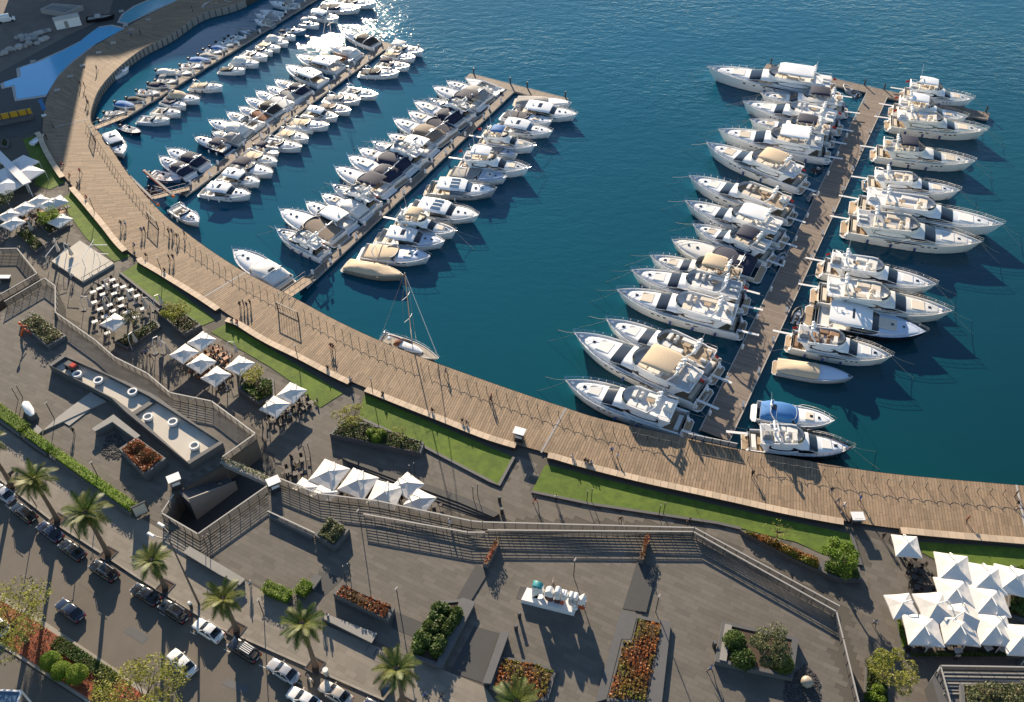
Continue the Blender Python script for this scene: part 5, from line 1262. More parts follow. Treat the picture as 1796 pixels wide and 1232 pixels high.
slab('planter_bench', 'grey stone inner edge of the square olive planter', [(1272, 1094), (1284, 1097), (1274, 1160), (1262, 1157)], ZU + .9, .25, 'concrete')
for i, (x, y, r_, hh, lab) in enumerate([(1290, 1120, 1.5, 1.8, 'left in the olive planter'), (1375, 1160, 1.4, 1.8, 'right in the olive planter'), (1305, 1150, 1.6, 1.5, 'at the front of the olive planter')]):
    p = at(x, y, ZU + 2); t = thing('round_shrub', 'dense green shrub ' + lab, 'shrub', (p.x, p.y, ZU + .9)); bush(t, 'foliage', (0, 0, 0), r_, r_, hh, 'leaf_mid', 900, .3, 70 + i)
tree('olive tree in the square dark planter', (1342, 1150), ZU + .9, 4.2, 2.9, 'leaf_olive', 3200, .28, 12)
# wedge planters on the railing
for (a, b, lab) in (((851, 992), (874, 950), 'left'), ((1124, 984), (1136, 944), 'right')):
    p, q = at(*a, ZU + .8), at(*b, ZU + .8); d = q - p; t = thing('wedge_planter', f'thin wedge planter of red plants on the plaza railing, {lab} of two', 'planter', (p.x, p.y, ZU), math.atan2(d.y, d.x)); L_ = d.xy.length
    mb = MB(); mb.prism([(0, -.35), (L_, -.2), (L_, .2), (0, .35)], 0, 1.0); mb.build('planter_wall', 'concrete_dark', t); rr = random.Random(3)
    mb = MB(); leaves(mb, [(rr.uniform(0, L_), rr.uniform(-.35, .35), rr.uniform(1.0, 1.7)) for _ in range(260)], .3, rr); mb.build('red_plants', 'leaf_red', t)['kind'] = 'stuff'
# promenade planters
planter('long wedge planter with round bush between the lawn and the steps', [(578, 761), (600, 739), (640, 741), (744, 776), (738, 795)], ZL, 1.3, ('cover', 'leaf_dark'), seed=11, n=2600, ph=.8, leaf=.3)
tree('sparse yellow-green tree in the long wedge planter', (618, 752), ZL + 1.2, 5.0, 2.6, 'leaf_light', 1100, .28, 14)
for i, (x, y, lab) in enumerate([(651, 756, 'left lobe'), (667, 757, 'right lobe'), (659, 766, 'front lobe')]):
    p = at(x, y, ZL + 2.0); t = thing('round_shrub', f'clipped lime-green bush in the wedge planter, {lab} of three', 'shrub', (p.x, p.y, ZL + 1.2), 0, 'lobes of the clipped lime bush'); bush(t, 'foliage', (0, 0, 0), .95, .95, 1.1, 'leaf_lime', 500, .24, 80 + i)
tree('bare young sapling at the tip of the wedge planter', (703, 775), ZL + 1.2, 3.4, 1.6, 'leaf_light', 160, .25, 15, name='sapling')
planter('dark box planter with yellow tree beside the folded parasols', [(273, 544), (298, 531), (353, 570), (323, 587)], ZL, 1.2, ('cover', 'leaf_dark'), seed=12, n=1200, ph=.8, leaf=.3)
tree('bright yellow-green tree in the box planter by the lawn', (312, 562), ZL + 1.1, 3.6, 2.6, 'leaf_light', 1900, .3, 16)
planter('shrub bed between the lawn and the pair of parasols', [(417, 682), (440, 662), (480, 664), (482, 694), (452, 708)], ZL, .9, ('cover', 'leaf_mid'), seed=13, n=1800, ph=1.4, leaf=.34)
tree('thin yellowish tree in the shrub bed by the lawn', (456, 690), ZL + .8, 6.0, 2.2, 'leaf_light', 900, .28, 17)
planter('flower bed of red and green along the longest lawn', [(1298, 930), (1330, 936), (1441, 985), (1440, 1002), (1400, 985), (1335, 950)], ZL, .8, ('cover', 'leaf_redgreen'), seed=14, n=2600, ph=.9, leaf=.3)
planter('dark curved planter at the right end of the longest lawn', [(1440, 1002), (1441, 985), (1478, 983), (1508, 996), (1512, 1018), (1470, 1016)], ZL, .9, ('cover', 'leaf_mid'), seed=15, n=1500, ph=1.3, leaf=.34)
tree('round lime-green tree at the right end of the longest lawn', (1464, 1003), ZL + .8, 5.4, 2.8, 'leaf_lime', 2600, .34, 18)
tree('leafless young tree in the red flower bed', (1362, 950), ZL + .7, 4.0, 2.2, 'leaf_light', 90, .3, 19, name='bare_tree')
planter('narrow bed with clipped bushes by the right-hand ramp', [(1519, 1164), (1524, 1160), (1560, 1195), (1562, 1245), (1516, 1245)], ZL, .5, ('cover', 'leaf_dark'), seed=16, n=1500, ph=.9, leaf=.3)
tree('yellow-green tree standing at the bottom right by the ramp', (1543, 1198), ZL, 6.0, 3.4, 'leaf_light', 2400, .3, 20)
for i, (x, y, lab) in enumerate([(1541, 1208, 'top'), (1530, 1222, 'lower left'), (1546, 1228, 'lower right')]):
    p = at(x, y, ZL + 1.2); t = thing('round_shrub', f'clipped ball bush below the bottom right tree, {lab} one', 'shrub', (p.x, p.y, ZL + .4), 0, 'clipped balls by the ramp'); bush(t, 'foliage', (0, 0, 0), .85, .85, 1.3, 'leaf_lime', 420, .24, 90 + i)
tree('young green tree among the far left parasols', (93, 398), ZL, 4.2, 2.4, 'leaf_lime', 1600, .32, 21)
tree('thin tree in the folded-parasol terrace', (236, 575), ZL, 3.6, 1.8, 'leaf_olive', 700, .26, 22)
tree('dark leafy tree at the far left edge by the tents', (14, 368), ZL, 4.5, 2.4, 'leaf_dark', 900, .3, 23)
for i, (poly, lab, m, ph, n) in enumerate([([(28, 408), (52, 405), (78, 432), (62, 442)], 'hedge bed below the far left parasols', 'leaf_mid', 1.3, 1200), ([(200, 600), (250, 572), (272, 560), (282, 572), (222, 612)], 'long hedge below the single open parasol', 'leaf_dark', 1.2, 1300),
        ([(1572, 1082), (1578, 1080), (1590, 1140), (1583, 1142)], 'narrow green hedge strip left of the right-hand parasols', 'leaf_lime', .9, 700), ([(1772, 1030), (1796, 1034), (1800, 1090), (1768, 1080)], 'shrub bed at the right edge among the parasols', 'leaf_mid', 1.4, 900),
        ([(1590, 1146), (1790, 1146), (1790, 1152), (1592, 1152)], 'low hedge below the front row of parasols', 'leaf_mid', .7, 900), ([(60, 385), (100, 372), (118, 395), (85, 412)], 'green hedge under the young tree at far left', 'leaf_dark', 1.0, 700), ([(1776, 992), (1800, 994), (1800, 1004), (1778, 1002)], 'small clipped hedge at the lawn corner, right edge', 'leaf_lime', .9, 300),
        ([(6, 240), (16, 247), (12, 258), (0, 256)], 'tiny hedge box in the shade at far left', 'leaf_dark', .6, 200)]):
    planter(lab, poly, ZL, .6, ('cover', m), seed=30 + i, n=n, ph=ph, leaf=.3)
# clipped street hedge
for i, (a, b, wd, lab) in enumerate([((-20, 706), (44, 752), 2.0, 'left piece, widest'), ((46, 757), (88, 787), 1.5, 'short middle piece'), ((94, 791), (238, 893), 1.5, 'long piece down to the framed sign')]):
    p, q = at(*a, ZU + 1.1), at(*b, ZU + 1.1); d = q - p; t = thing('clipped_hedge', 'bright clipped hedge along the upper pavement, ' + lab, 'hedge', ((p + q) / 2).xy.to_3d() + Vector((0, 0, ZU)), math.atan2(d.y, d.x), 'clipped street hedges')
    bush(t, 'foliage', (0, 0, .3), d.xy.length / 2, wd / 2, 1.1, 'leaf_lime', int(d.xy.length * 110), .22, 100 + i, True)
    mb = MB(); mb.box(-d.xy.length / 2, d.xy.length / 2, -wd / 2 - .25, -wd / 2, 0, .9); mb.box(-d.xy.length / 2, d.xy.length / 2, -wd / 2, wd / 2, 0, .35); mb.build('hedge_wall', 'concrete_dark', t)
for i, (a, b, lab) in enumerate([((463, 1026), (508, 1046), 'longer'), ((524, 1040), (541, 1020), 'shorter')]):
    p, q = at(*a, ZU + 1), at(*b, ZU + 1); d = q - p; t = thing('clipped_hedge', f'clipped box hedge behind the fruiting palm, {lab} of two', 'hedge', ((p + q) / 2).xy.to_3d() + Vector((0, 0, ZU)), math.atan2(d.y, d.x))
    bush(t, 'foliage', (0, 0, .1), d.xy.length / 2, .9, 1.2, 'leaf_lime', 600, .22, 110 + i, True)
# planter strip bridging the stairwell
p, q = at(390, 805, ZU + .4), at(470, 840, ZU + .4); d = q - p; t = thing('planter_strip', 'white-edged planter strip of yellow flowers over the stairwell', 'planter', (p.x, p.y, ZU), math.atan2(d.y, d.x)); L_ = d.xy.length
mb = MB(); mb.box(0, L_, -.7, .5, -.6, .3); mb.build('planter_wall', 'concrete', t); rr = random.Random(9); mb = MB(); leaves(mb, [(rr.uniform(0, L_), rr.uniform(-.4, .4), rr.uniform(.25, .9)) for _ in range(700)], .24, rr); mb.build('flowers', 'leaf_olive', t)['kind'] = 'stuff'
# median planting
for i, (x, y, r_, lab) in enumerate([(88, 1160, 1.45, 'leftmost'), (107, 1177, 1.4, 'middle'), (134, 1183, 1.5, 'rightmost')]):
    p = at(x, y, ZR + 1.2); t = thing('ball_shrub', f'clipped ball bush on the red mulch median, {lab} of three', 'shrub', (p.x, p.y, ZR + .2), 0, 'ball bushes on the median'); bush(t, 'foliage', (0, 0, .6), r_ * .95, r_ * .95, 1.7, 'leaf_lime', 2200, .15, 120 + i)
p, q = at(98, 1125, ZR + .4), at(200, 1192, ZR + .4); d = q - p; t = thing('ground_hedge', 'low green spreading hedge along the road side of the median', 'hedge', ((p + q) / 2).xy.to_3d() + Vector((0, 0, ZR + .2)), math.atan2(d.y, d.x)); bush(t, 'foliage', (0, 0, 0), d.xy.length / 2, .8, .35, 'leaf_mid', 2200, .26, 130, True)
p = at(185, 1210, ZR); t = thing('round_shrub', 'small round bush below the road hedge on the median', 'shrub', (p.x, p.y, ZR + .2)); bush(t, 'foliage', (0, 0, 0), .8, .8, 1.0, 'leaf_mid', 420, .24, 131)
t = thing('mulch_plants', None, None, (0, 0, 0)); t['kind'] = 'stuff'; rr = random.Random(4); mb = MB(); leaves(mb, [(x, y, ZR + rr.uniform(.25, .55)) for x, y in poly_fill(mi, 1600, rr)], .25, rr); o = mb.build('red_plants', 'leaf_red', t)
tree('wide light-leaved tree over the road median at far left', (48, 1125), ZR + .2, 9.5, 5.2, 'leaf_light', 3800, .30, 24, nb=18, sz=.9)
tree('broad pale-green tree at the bottom edge over the white car', (268, 1262), ZR + .2, 9.0, 5.6, 'leaf_light', 4600, .30, 25, nb=18, sz=.8)
# ---------------------------------------------------------------- palms
def frond_mesh(L, droop, seed, dry=False):
    rr = random.Random(seed); mb = MB(); pts = []
    for i in range(9):
        u = i / 8; pts.append(Vector((L * (u - .12 * droop * u * u), 0, L * (.42 * u - droop * u * u))))
    mb.tube(pts, .05, 3, .012)
    for i in range(30):
        u = .12 + .88 * i / 30; k = min(7, int(u * 8)); p = pts[k].lerp(pts[k + 1], u * 8 - k); d = (pts[k + 1] - pts[k]).normalized(); ll = L * .26 * math.sin(PI * min(1, .22 + u * .8)) ** .7
        for sg in (1, -1):
            o = (Vector((0, sg, 0)) * .82 + d * .62 + Vector((0, 0, .22))).normalized(); tip = p + o * ll + Vector((0, 0, -ll * .18)); wv = d * .055
            mb.add([p - wv, p + wv, tip], [(0, 1, 2)])
    o = mb.build('frond', 'palm_dry' if dry else 'palm_leaf'); me = o.data; bpy.data.objects.remove(o); return me
FRON = [frond_mesh(3.3, .35, 1), frond_mesh(3.5, .62, 2), frond_mesh(3.2, .95, 3)]; FDRY = frond_mesh(2.7, 1.25, 4, True)
def palm(label, base, h, lean=(0, 0), seed=1, sc=1.0, fruit=False):
    rr = random.Random(seed); p = at(*base, ZU); t = thing('palm_tree', label, 'palm', p, rr.uniform(0, 6), 'date palms along the pavement')
    mb = MB(); n = 12; rings = []
    for i in range(n + 1):
        u = i / n; r_ = .30 - .07 * u + (.16 * (1 - u) ** 6) + .025 * (i % 2); rings.append([(lean[0] * u * u + r_ * math.cos(2 * PI * k / 8), lean[1] * u * u + r_ * math.sin(2 * PI * k / 8), h * u) for k in range(8)])
    mb.loft(rings); mb.build('trunk', 'palmbark', t); top = Vector((lean[0], lean[1], h - .05))
    mb = MB(); mb.ball(top + Vector((0, 0, -.1)), .5, 8, 6, 1.2); mb.build('crownshaft', 'palmbark', t)
    for i in range(34):
        dry = i >= 30; tier = i / 30; me = FDRY if dry else FRON[0 if tier < .35 else 1 if tier < .7 else 2]
        o = bpy.data.objects.new('frond', me); COL.objects.link(o); o.parent = t; o.location = top; el = R(58 - 75 * tier + rr.uniform(-8, 8)) if not dry else R(-30)
        o.rotation_euler = (0, -el + R(22), i * 2.39996 + rr.uniform(-.2, .2)); o.scale = (sc * rr.uniform(.9, 1.1),) * 3
    if fruit:
        for k in range(4): mb = MB(); a = k * 1.57 + .5; mb.ball((top.x + .75 * math.cos(a), top.y + .75 * math.sin(a), h - .25), .32, 6, 5, 1.3); mb.build('date_cluster', 'cloth_orange', t)
    P_ = thing('tree_pit', 'square dark tree pit of the ' + label.split(',')[0], 'tree pit', (p.x, p.y, ZU), R(-27.7), 'tree pits along the pavement'); mb = MB(); mb.ring([(-1, -1), (1, -1), (1, 1), (-1, 1)], [(-.85, -.85), (.85, -.85), (.85, .85), (-.85, .85)], 0, .08); mb.build('pit_frame', 'metal_dark', P_); mb = MB(); mb.prism([(-.85, -.85), (.85, -.85), (.85, .85), (-.85, .85)], .0, .03); mb.build('soil', 'soil', P_)
palm('palm at the left edge of the pavement', (22, 853), 10.0, seed=1)
palm('palm left of the stubby black van, second from left', (101, 912), 9.6, seed=2)
palm('palm with the widest crown over the pavement', (190, 972), 9.8, seed=3, sc=1.12)
palm('small palm beside the tall street lamp', (290, 1030), 6.6, seed=4, sc=.88)
palm('palm behind the white parked sedan', (415, 1105), 7.8, seed=5, sc=.92)
palm('fruiting palm with orange date clusters', (553, 1168), 10.6, seed=6, fruit=True, sc=.95)
palm('palm over the manhole grid near the bottom edge', (708, 1236), 9.4, seed=7, sc=.95)
palm('palm cut off by the bottom edge', (905, 1290), 9.0, seed=8)
# ---------------------------------------------------------------- parasols
def make_parasol(size=5.0, h0=2.55, h1=3.45):
    t = thing('parasol', 'x', 'parasol', (0, 0, 0)); s_ = size / 2; mb = MB(); k = 6; apex = (0, 0, h1)
    cs = [(-s_, -s_), (s_, -s_), (s_, s_), (-s_, s_)]
    for i in range(4):
        a, b = Vector(cs[i] + (h0,)), Vector(cs[(i + 1) % 4] + (h0,)); m_ = (a + b) / 2 + Vector((0, 0, .10)) - (a + b).normalized() * .12
        A = Vector(apex); q = [A, a, m_, b, A.lerp(a, .5) + Vector((0, 0, -.05)), A.lerp(m_, .5) + Vector((0, 0, -.09)), A.lerp(b, .5) + Vector((0, 0, -.05))]
        q += [a + Vector((0, 0, -.22)), m_ + Vector((0, 0, -.22)), b + Vector((0, 0, -.22))]
        mb.add(q, [(0, 4, 5), (0, 5, 6), (4, 1, 2, 5), (5, 2, 3, 6), (1, 7, 8, 2), (2, 8, 9, 3)])
    mb.build('canopy', 'umbrella', t)
    for i in range(4):
        mb = MB(); mb.tube([(0, 0, h1 - .12), (cs[i][0] * .97, cs[i][1] * .97, h0 - .06)], .03, 3); mb.build('rib', 'whitepaint', t)
    mb = MB(); mb.tube([(s_ * .95, s_ * .15, .1), (s_ * .95, s_ * .15, 2.0), (s_ * .88, s_ * .13, h1 - .25), (s_ * .6, s_ * .1, h1 + .32), (0, 0, h1 + .22), (0, 0, h1 - .05)], .08, 5); mb.build('cantilever_arm', 'whitepaint', t)
    mb = MB(); mb.box(s_ * .95 - .5, s_ * .95 + .5, s_ * .15 - .5, s_ * .15 + .5, 0, .12); mb.build('base', 'concrete_dark', t)
    mb = MB(); mb.cyl((0, 0), .07, h1 - .02, h1 + .3, 6); mb.build('finial', 'whitepaint', t); return t
PAR = make_parasol(4.7, 2.55, 3.40); PSM = make_parasol(3.7, 2.4, 3.15); used = set()
def parasol(proto, px, py, rz, label, group, z=ZL, h1=3.45):
    o = proto if id(proto) not in used else copy_tree(proto); used.add(id(proto)); p = at(px, py, z + h1); o.location = (p.x, p.y, z); o.rotation_euler.z = R(rz); tag(o, label, 'parasol', group); return o
gR, gM, gL, gF = 'square parasols of the right-hand terrace', 'parasols along the middle terrace', 'square parasols by the fourth lawn', 'parasols of the far left terrace'
for x, y, rz, lab in [(1593, 953, 84, 'standing alone at the lawn corner'), (1676, 990, 80, 'first of the back row'), (1735, 1009, 80, 'second of the back row'), (1782, 1013, 75, 'at the right edge of the back row'), (1678, 1034, -95, 'left one of the middle pair'),
                      (1739, 1048, -95, 'right one of the middle pair'), (1584, 1058, 5, 'leftmost, beside the paved ramp'), (1644, 1060, 5, 'second in the third row'), (1692, 1074, 200, 'half hidden and low, in the third row'), (1622, 1099, -95, 'leftmost of the front row'),
                      (1685, 1098, -95, 'second of the front row'), (1747, 1099, -95, 'third of the front row'), (1794, 1117, -95, 'cut off at the front right')]:
    parasol(PAR if x not in (1584, 1690, 1593) else PSM, x, y, rz, 'square cream parasol of the right-hand terrace, ' + lab, gR, h1=3.45 if x not in (1584, 1690, 1593) else 3.15)
for x, y, rz, lab in [(576, 826, 65, 'largest, at the left'), (627, 842, 65, 'second from left'), (675, 862, 75, 'third, touching the railing'), (714, 846, 140, 'farthest back'), (736, 874, 150, 'rightmost'), (532, 855, 150, 'tip showing left above the railing'), (564, 864, 150, 'small tip beside it')]:
    parasol(PAR if x in (576, 627, 675) else PSM, x, y, rz, 'cream parasol above the outer railing, ' + lab, gM, h1=3.45 if x in (576, 627, 675) else 3.15)
for x, y, rz, lab in [(352, 593, 55, 'nearest the lawn'), (321, 615, -35, 'leftmost'), (351, 632, -35, 'in the middle'), (377, 655, -35, 'lowest'), (419, 636, 60, 'beside the shrub bed'), (510, 684, 60, 'upper of the pair beside the shrub bed'), (481, 708, 150, 'lower of the pair beside the shrub bed'), (198, 560, 150, 'single open one among folded ones')]:
    parasol(PSM, x, y, rz, 'square white parasol by the left lawns, ' + lab, gL, h1=3.15)
for x, y, rz, lab in [(65, 348, 60, 'largest'), (85, 354, 55, 'right of the largest'), (39, 361, 60, 'left of the largest'), (13, 373, 60, 'at the left edge'), (20, 387, 60, 'small one under the left edge one'), (103, 382, 60, 'lowest right'), (97, 349, 45, 'nearest the lawn')]:
    parasol(PSM, x, y, rz, 'grey-white parasol of the far left terrace, ' + lab, gF, h1=3.15)
def folded(px, py, lab, lean=.5):
    p = at(px, py, ZL + 1.6); t = thing('folded_parasol', 'folded cream parasol ' + lab, 'parasol', (p.x, p.y, ZL), RN.uniform(0, 6), 'folded parasols')
    mb = MB(); mb.loft([[(lean + r_ * math.cos(k * PI / 4) * (1.25 if k % 2 else .8), r_ * math.sin(k * PI / 4) * (1.25 if k % 2 else .8), z) for k in range(8)] for r_, z in ((.34, .75), (.36, 1.0), (.22, 1.9), (.10, 2.9), (.03, 3.1))]); mb.build('folded_canopy', 'umbrella_folded', t)
    mb = MB(); mb.tube([(lean - 1.5, 0, 0), (lean - 1.45, 0, 2.4), (lean - .9, 0, 3.4), (lean, 0, 3.2), (lean, 0, 2.9)], .06, 4); mb.build('cantilever_arm', 'whitepaint', t)
    mb = MB(); mb.box(lean - 1.9, lean - 1.0, -.4, .4, 0, .12); mb.build('base', 'concrete_dark', t)
for x, y, l in [(191, 502, 'farthest back among the white tables'), (228, 520, 'at the right among the white tables'), (186, 534, 'in the middle of the white tables'), (152, 532, 'at the left end of the white tables'), (259, 534, 'at the lawn end of the white tables'), (278, 530, 'beside the box planter'), (233, 597, 'below the long hedge'), (276, 604, 'beside two standing people'), (290, 612, 'left of the four square parasols'), (408, 612, 'on the lawn edge right of the four square parasols'), (55, 395, 'at the far left terrace'), (100, 432, 'at the left end of the pale deck'), (120, 440, 'over the pale deck')]: folded(x, y, l)
# ---------------------------------------------------------------- tables and chairs
def make_table(w_, d_, m): 
    t = thing('table', 'x', 'table'); mb = MB(); mb.cushion(-w_, w_, -d_, d_, .70, .76, .02); mb.build('table_top', m, t); mb = MB(); mb.cyl((0, 0), .05, 0, .7, 6); mb.cyl((0, 0), .3, 0, .04, 8); mb.build('pedestal', 'metal_dark', t); return t
def chair_mesh(m):
    mb = MB(); mb.cushion(-.25, .25, -.25, .25, .40, .48, .03); mb.add([(-.25, -.25, .45), (-.25, .25, .45), (-.33, .24, .95), (-.33, -.24, .95)], [(0, 1, 2, 3)]); mb.box(-.27, -.21, -.25, .25, .46, .90)
    for x in (-.22, .22):
        for y in (-.22, .22): mb.box(x - .025, x + .025, y - .025, y + .025, 0, .4)
    o = mb.build('chair', m); me = o.data; bpy.data.objects.remove(o); return me
TW, TD_, TB = make_table(.55, .4, 'table_white'), make_table(.45, .45, 'furniture_dark'), make_table(.5, .4, 'furniture_wood'); CHM = {'d': chair_mesh('furniture_dark'), 'w': chair_mesh('furniture_wood'), 'p': chair_mesh('cushion_white')}
def dine(px, py, rz, proto, ck, label, tg, clab, cg, nch=4):
    o = proto if id(proto) not in used else copy_tree(proto); used.add(id(proto)); p = at(px, py, ZL + .75); o.location = (p.x, p.y, ZL); o.rotation_euler.z = R(rz); tag(o, label, 'table', tg)
    for k in range(nch):
        a = R(rz) + k * PI / 2 + RN.uniform(-.15, .15); c = bpy.data.objects.new('chair', CHM[ck]); COL.objects.link(c); c.location = (p.x + .95 * math.cos(a), p.y + .95 * math.sin(a), ZL); c.rotation_euler.z = a + PI; tag(c, clab, 'chair', cg)
i = 0
for x, y in [(163, 512), (174, 506), (184, 500), (197, 491), (203, 501), (180, 516), (200, 515), (216, 503), (229, 509), (240, 519), (212, 524), (192, 535), (212, 537), (198, 545), (183, 555), (166, 564), (175, 542), (165, 530), (251, 541), (238, 556), (222, 548), (188, 584)]:
    dine(x, y, 33, TW, 'd', 'white table on the terrace of folded parasols', 'white tables on the terrace of folded parasols', 'dark chair at the white tables among folded parasols', 'chairs at the white tables', 2)
for x, y, g in [(1600, 985, 0), (1612, 990, 0), (1606, 1000, 0), (1618, 1003, 0), (1604, 1012, 0), (1615, 1020, 0), (1610, 1030, 0), (1600, 1128, 1), (1628, 1132, 1), (1659, 1130, 1), (1681, 1141, 1), (1734, 1136, 1), (1760, 1138, 1), (1787, 1140, 1), (1650, 1010, 1), (1650, 1045, 1), (1712, 1062, 1), (1640, 1090, 1), (1700, 1090, 1)]:
    dine(x, y, RN.uniform(0, 90), TD_ if g == 0 else TW, 'd', 'dark table on the open part of the right terrace' if g == 0 else 'white-topped table under the right-hand parasols', 'dark tables on the right terrace' if g == 0 else 'white tables under the right parasols', 'dark chair on the open right terrace' if g == 0 else 'dark chair under the right-hand parasols', 'chairs of the right terrace' if g == 0 else 'chairs under the right parasols', 3)
for x, y in [(372, 610), (380, 615), (388, 622), (366, 622), (396, 628), (402, 640), (340, 645), (356, 655), (388, 668), (396, 662), (430, 650), (336, 628)]:
    dine(x, y, 40, TB, 'w', 'red-brown table beside the square left parasols', 'tables at the square left parasols', 'red-brown chair beside the square left parasols', 'chairs at the square left parasols', 3)
for x, y in [(515, 706), (530, 700), (545, 706), (490, 724), (505, 716), (478, 735), (533, 715), (500, 738)]:
    dine(x, y, 40, TD_, 'd', 'dark table at the pair of parasols', 'dark tables at the pair of parasols', 'dark chair at the pair of parasols', 'chairs at the pair of parasols', 3)
for x, y in [(512, 812), (505, 826), (518, 830), (530, 806), (556, 848), (600, 858), (640, 862), (655, 848), (700, 868), (708, 880), (762, 886)]:
    dine(x, y, 20, TD_, 'd', 'small dark table on the middle terrace', 'dark tables of the middle terrace', 'dark chair of the middle terrace', 'chairs of the middle terrace', 3)
for x, y in [(60, 365), (72, 372), (86, 370), (95, 362), (108, 372), (112, 392), (100, 398), (46, 385), (70, 390)]:
    dine(x, y, 50, TB, 'w', 'brown table on the far left terrace', 'brown tables of the far left terrace', 'brown chair on the far left terrace', 'chairs of the far left terrace', 3)
# pale pergola deck at the left
P = ats([(90, 458), (140, 422), (200, 462), (145, 494)], ZL + .5); c = sum(P, Vector()) / 4; t = thing('pergola_deck', 'raised pale terrace deck with bent white frames', 'terrace', (c.x, c.y, ZL))
mb = MB(); mb.prism([(p.x - c.x, p.y - c.y) for p in P], 0, .5); mb.build('deck', 'concrete_pale', t)
for (x, y), (x2, y2) in (((86, 466), (96, 430)), ((104, 470), (117, 436)), ((125, 488), (138, 462)), ((150, 470), (165, 420)), ((166, 445), (188, 430)), ((176, 460), (190, 446))):
    a = at(x, y, ZL + .5) - c; b = at(x2, y2, ZL + 3.2) - c; a.z = .5; b.z = 3.2; mb = MB(); mb.tube([a, (a.x, a.y, 2.7), (b.x, b.y, 3.2)], .07, 4); mb.build('frame', 'whitepaint', t)
q = [P[3] - c, P[2] - c]; q = [Vector((v.x, v.y, 0)) for v in q]
mb = MB(); mb.tube([q[0] + Vector((0, 0, 1.4)), q[1] + Vector((0, 0, 1.4))], .06, 4); mb.build('handrail', 'metal_dark', t)
for k in range(5): v = q[0].lerp(q[1], k / 4); mb = MB(); mb.tube([v + Vector((0, 0, .5)), v + Vector((0, 0, 1.4))], .04, 4); mb.build('post', 'metal_dark', t)
for x, y, rz, lab in [(36, 283, 60, 'nearest the upturned white boat'), (46, 300, 60, 'over the shaded lawn'), (12, 300, 60, 'behind the long white beam'), (10, 322, 60, 'lowest at the left edge')]:
    p = at(x, y, ZL + 3.2); t = thing('canopy_tent', 'white canopy tent in the shade at far left, ' + lab, 'tent', (p.x, p.y, ZL), R(rz), 'canopy tents in the shade'); mb = MB(); s_ = 2.6
    mb.add([(-s_, -s_, 2.6), (s_, -s_, 2.6), (s_, s_, 2.6), (-s_, s_, 2.6), (0, -s_ * .0, 3.4), (-s_, -s_, 2.3), (s_, -s_, 2.3), (s_, s_, 2.3), (-s_, s_, 2.3)], [(0, 1, 4), (1, 2, 4), (2, 3, 4), (3, 0, 4), (0, 5, 6, 1), (1, 6, 7, 2), (2, 7, 8, 3), (3, 8, 5, 0)]); mb.build('canopy', 'tent', t)
    for a, b in ((-1, -1), (1, -1), (1, 1), (-1, 1)): mb = MB(); mb.tube([(a * s_, b * s_, 0), (a * s_, b * s_, 2.5)], .05, 4); mb.build('pole', 'whitepaint', t)
p, q = at(-10, 262, ZL + 4), at(46, 318, ZL + 4); t = thing('tent_beam', 'long white gutter beam between the shaded canopy tents', 'beam', (0, 0, 0)); mb = MB(); mb.obox((p + q) / 2, q - p, (q - p).xy.length / 2, .9, ZL + 3.3, ZL + 3.5); mb.build('beam', 'tent', t)
for v in (p, q): mb = MB(); mb.cyl((v.x, v.y), .12, ZL, ZL + 3.3, 6); mb.build('post', 'whitepaint', t)
p = at(55, 252, ZL + .6); t = thing('upturned_boat', 'small white rowing boat lying on the shaded lawn', 'boat', (p.x, p.y, ZL + .05), R(70)); H = Hull(4.2, 1.7, .7, 2.0, .2); H.build(t, 'gelcoat'); H.deck(t, 'deckpaint', .05, 1, .15)
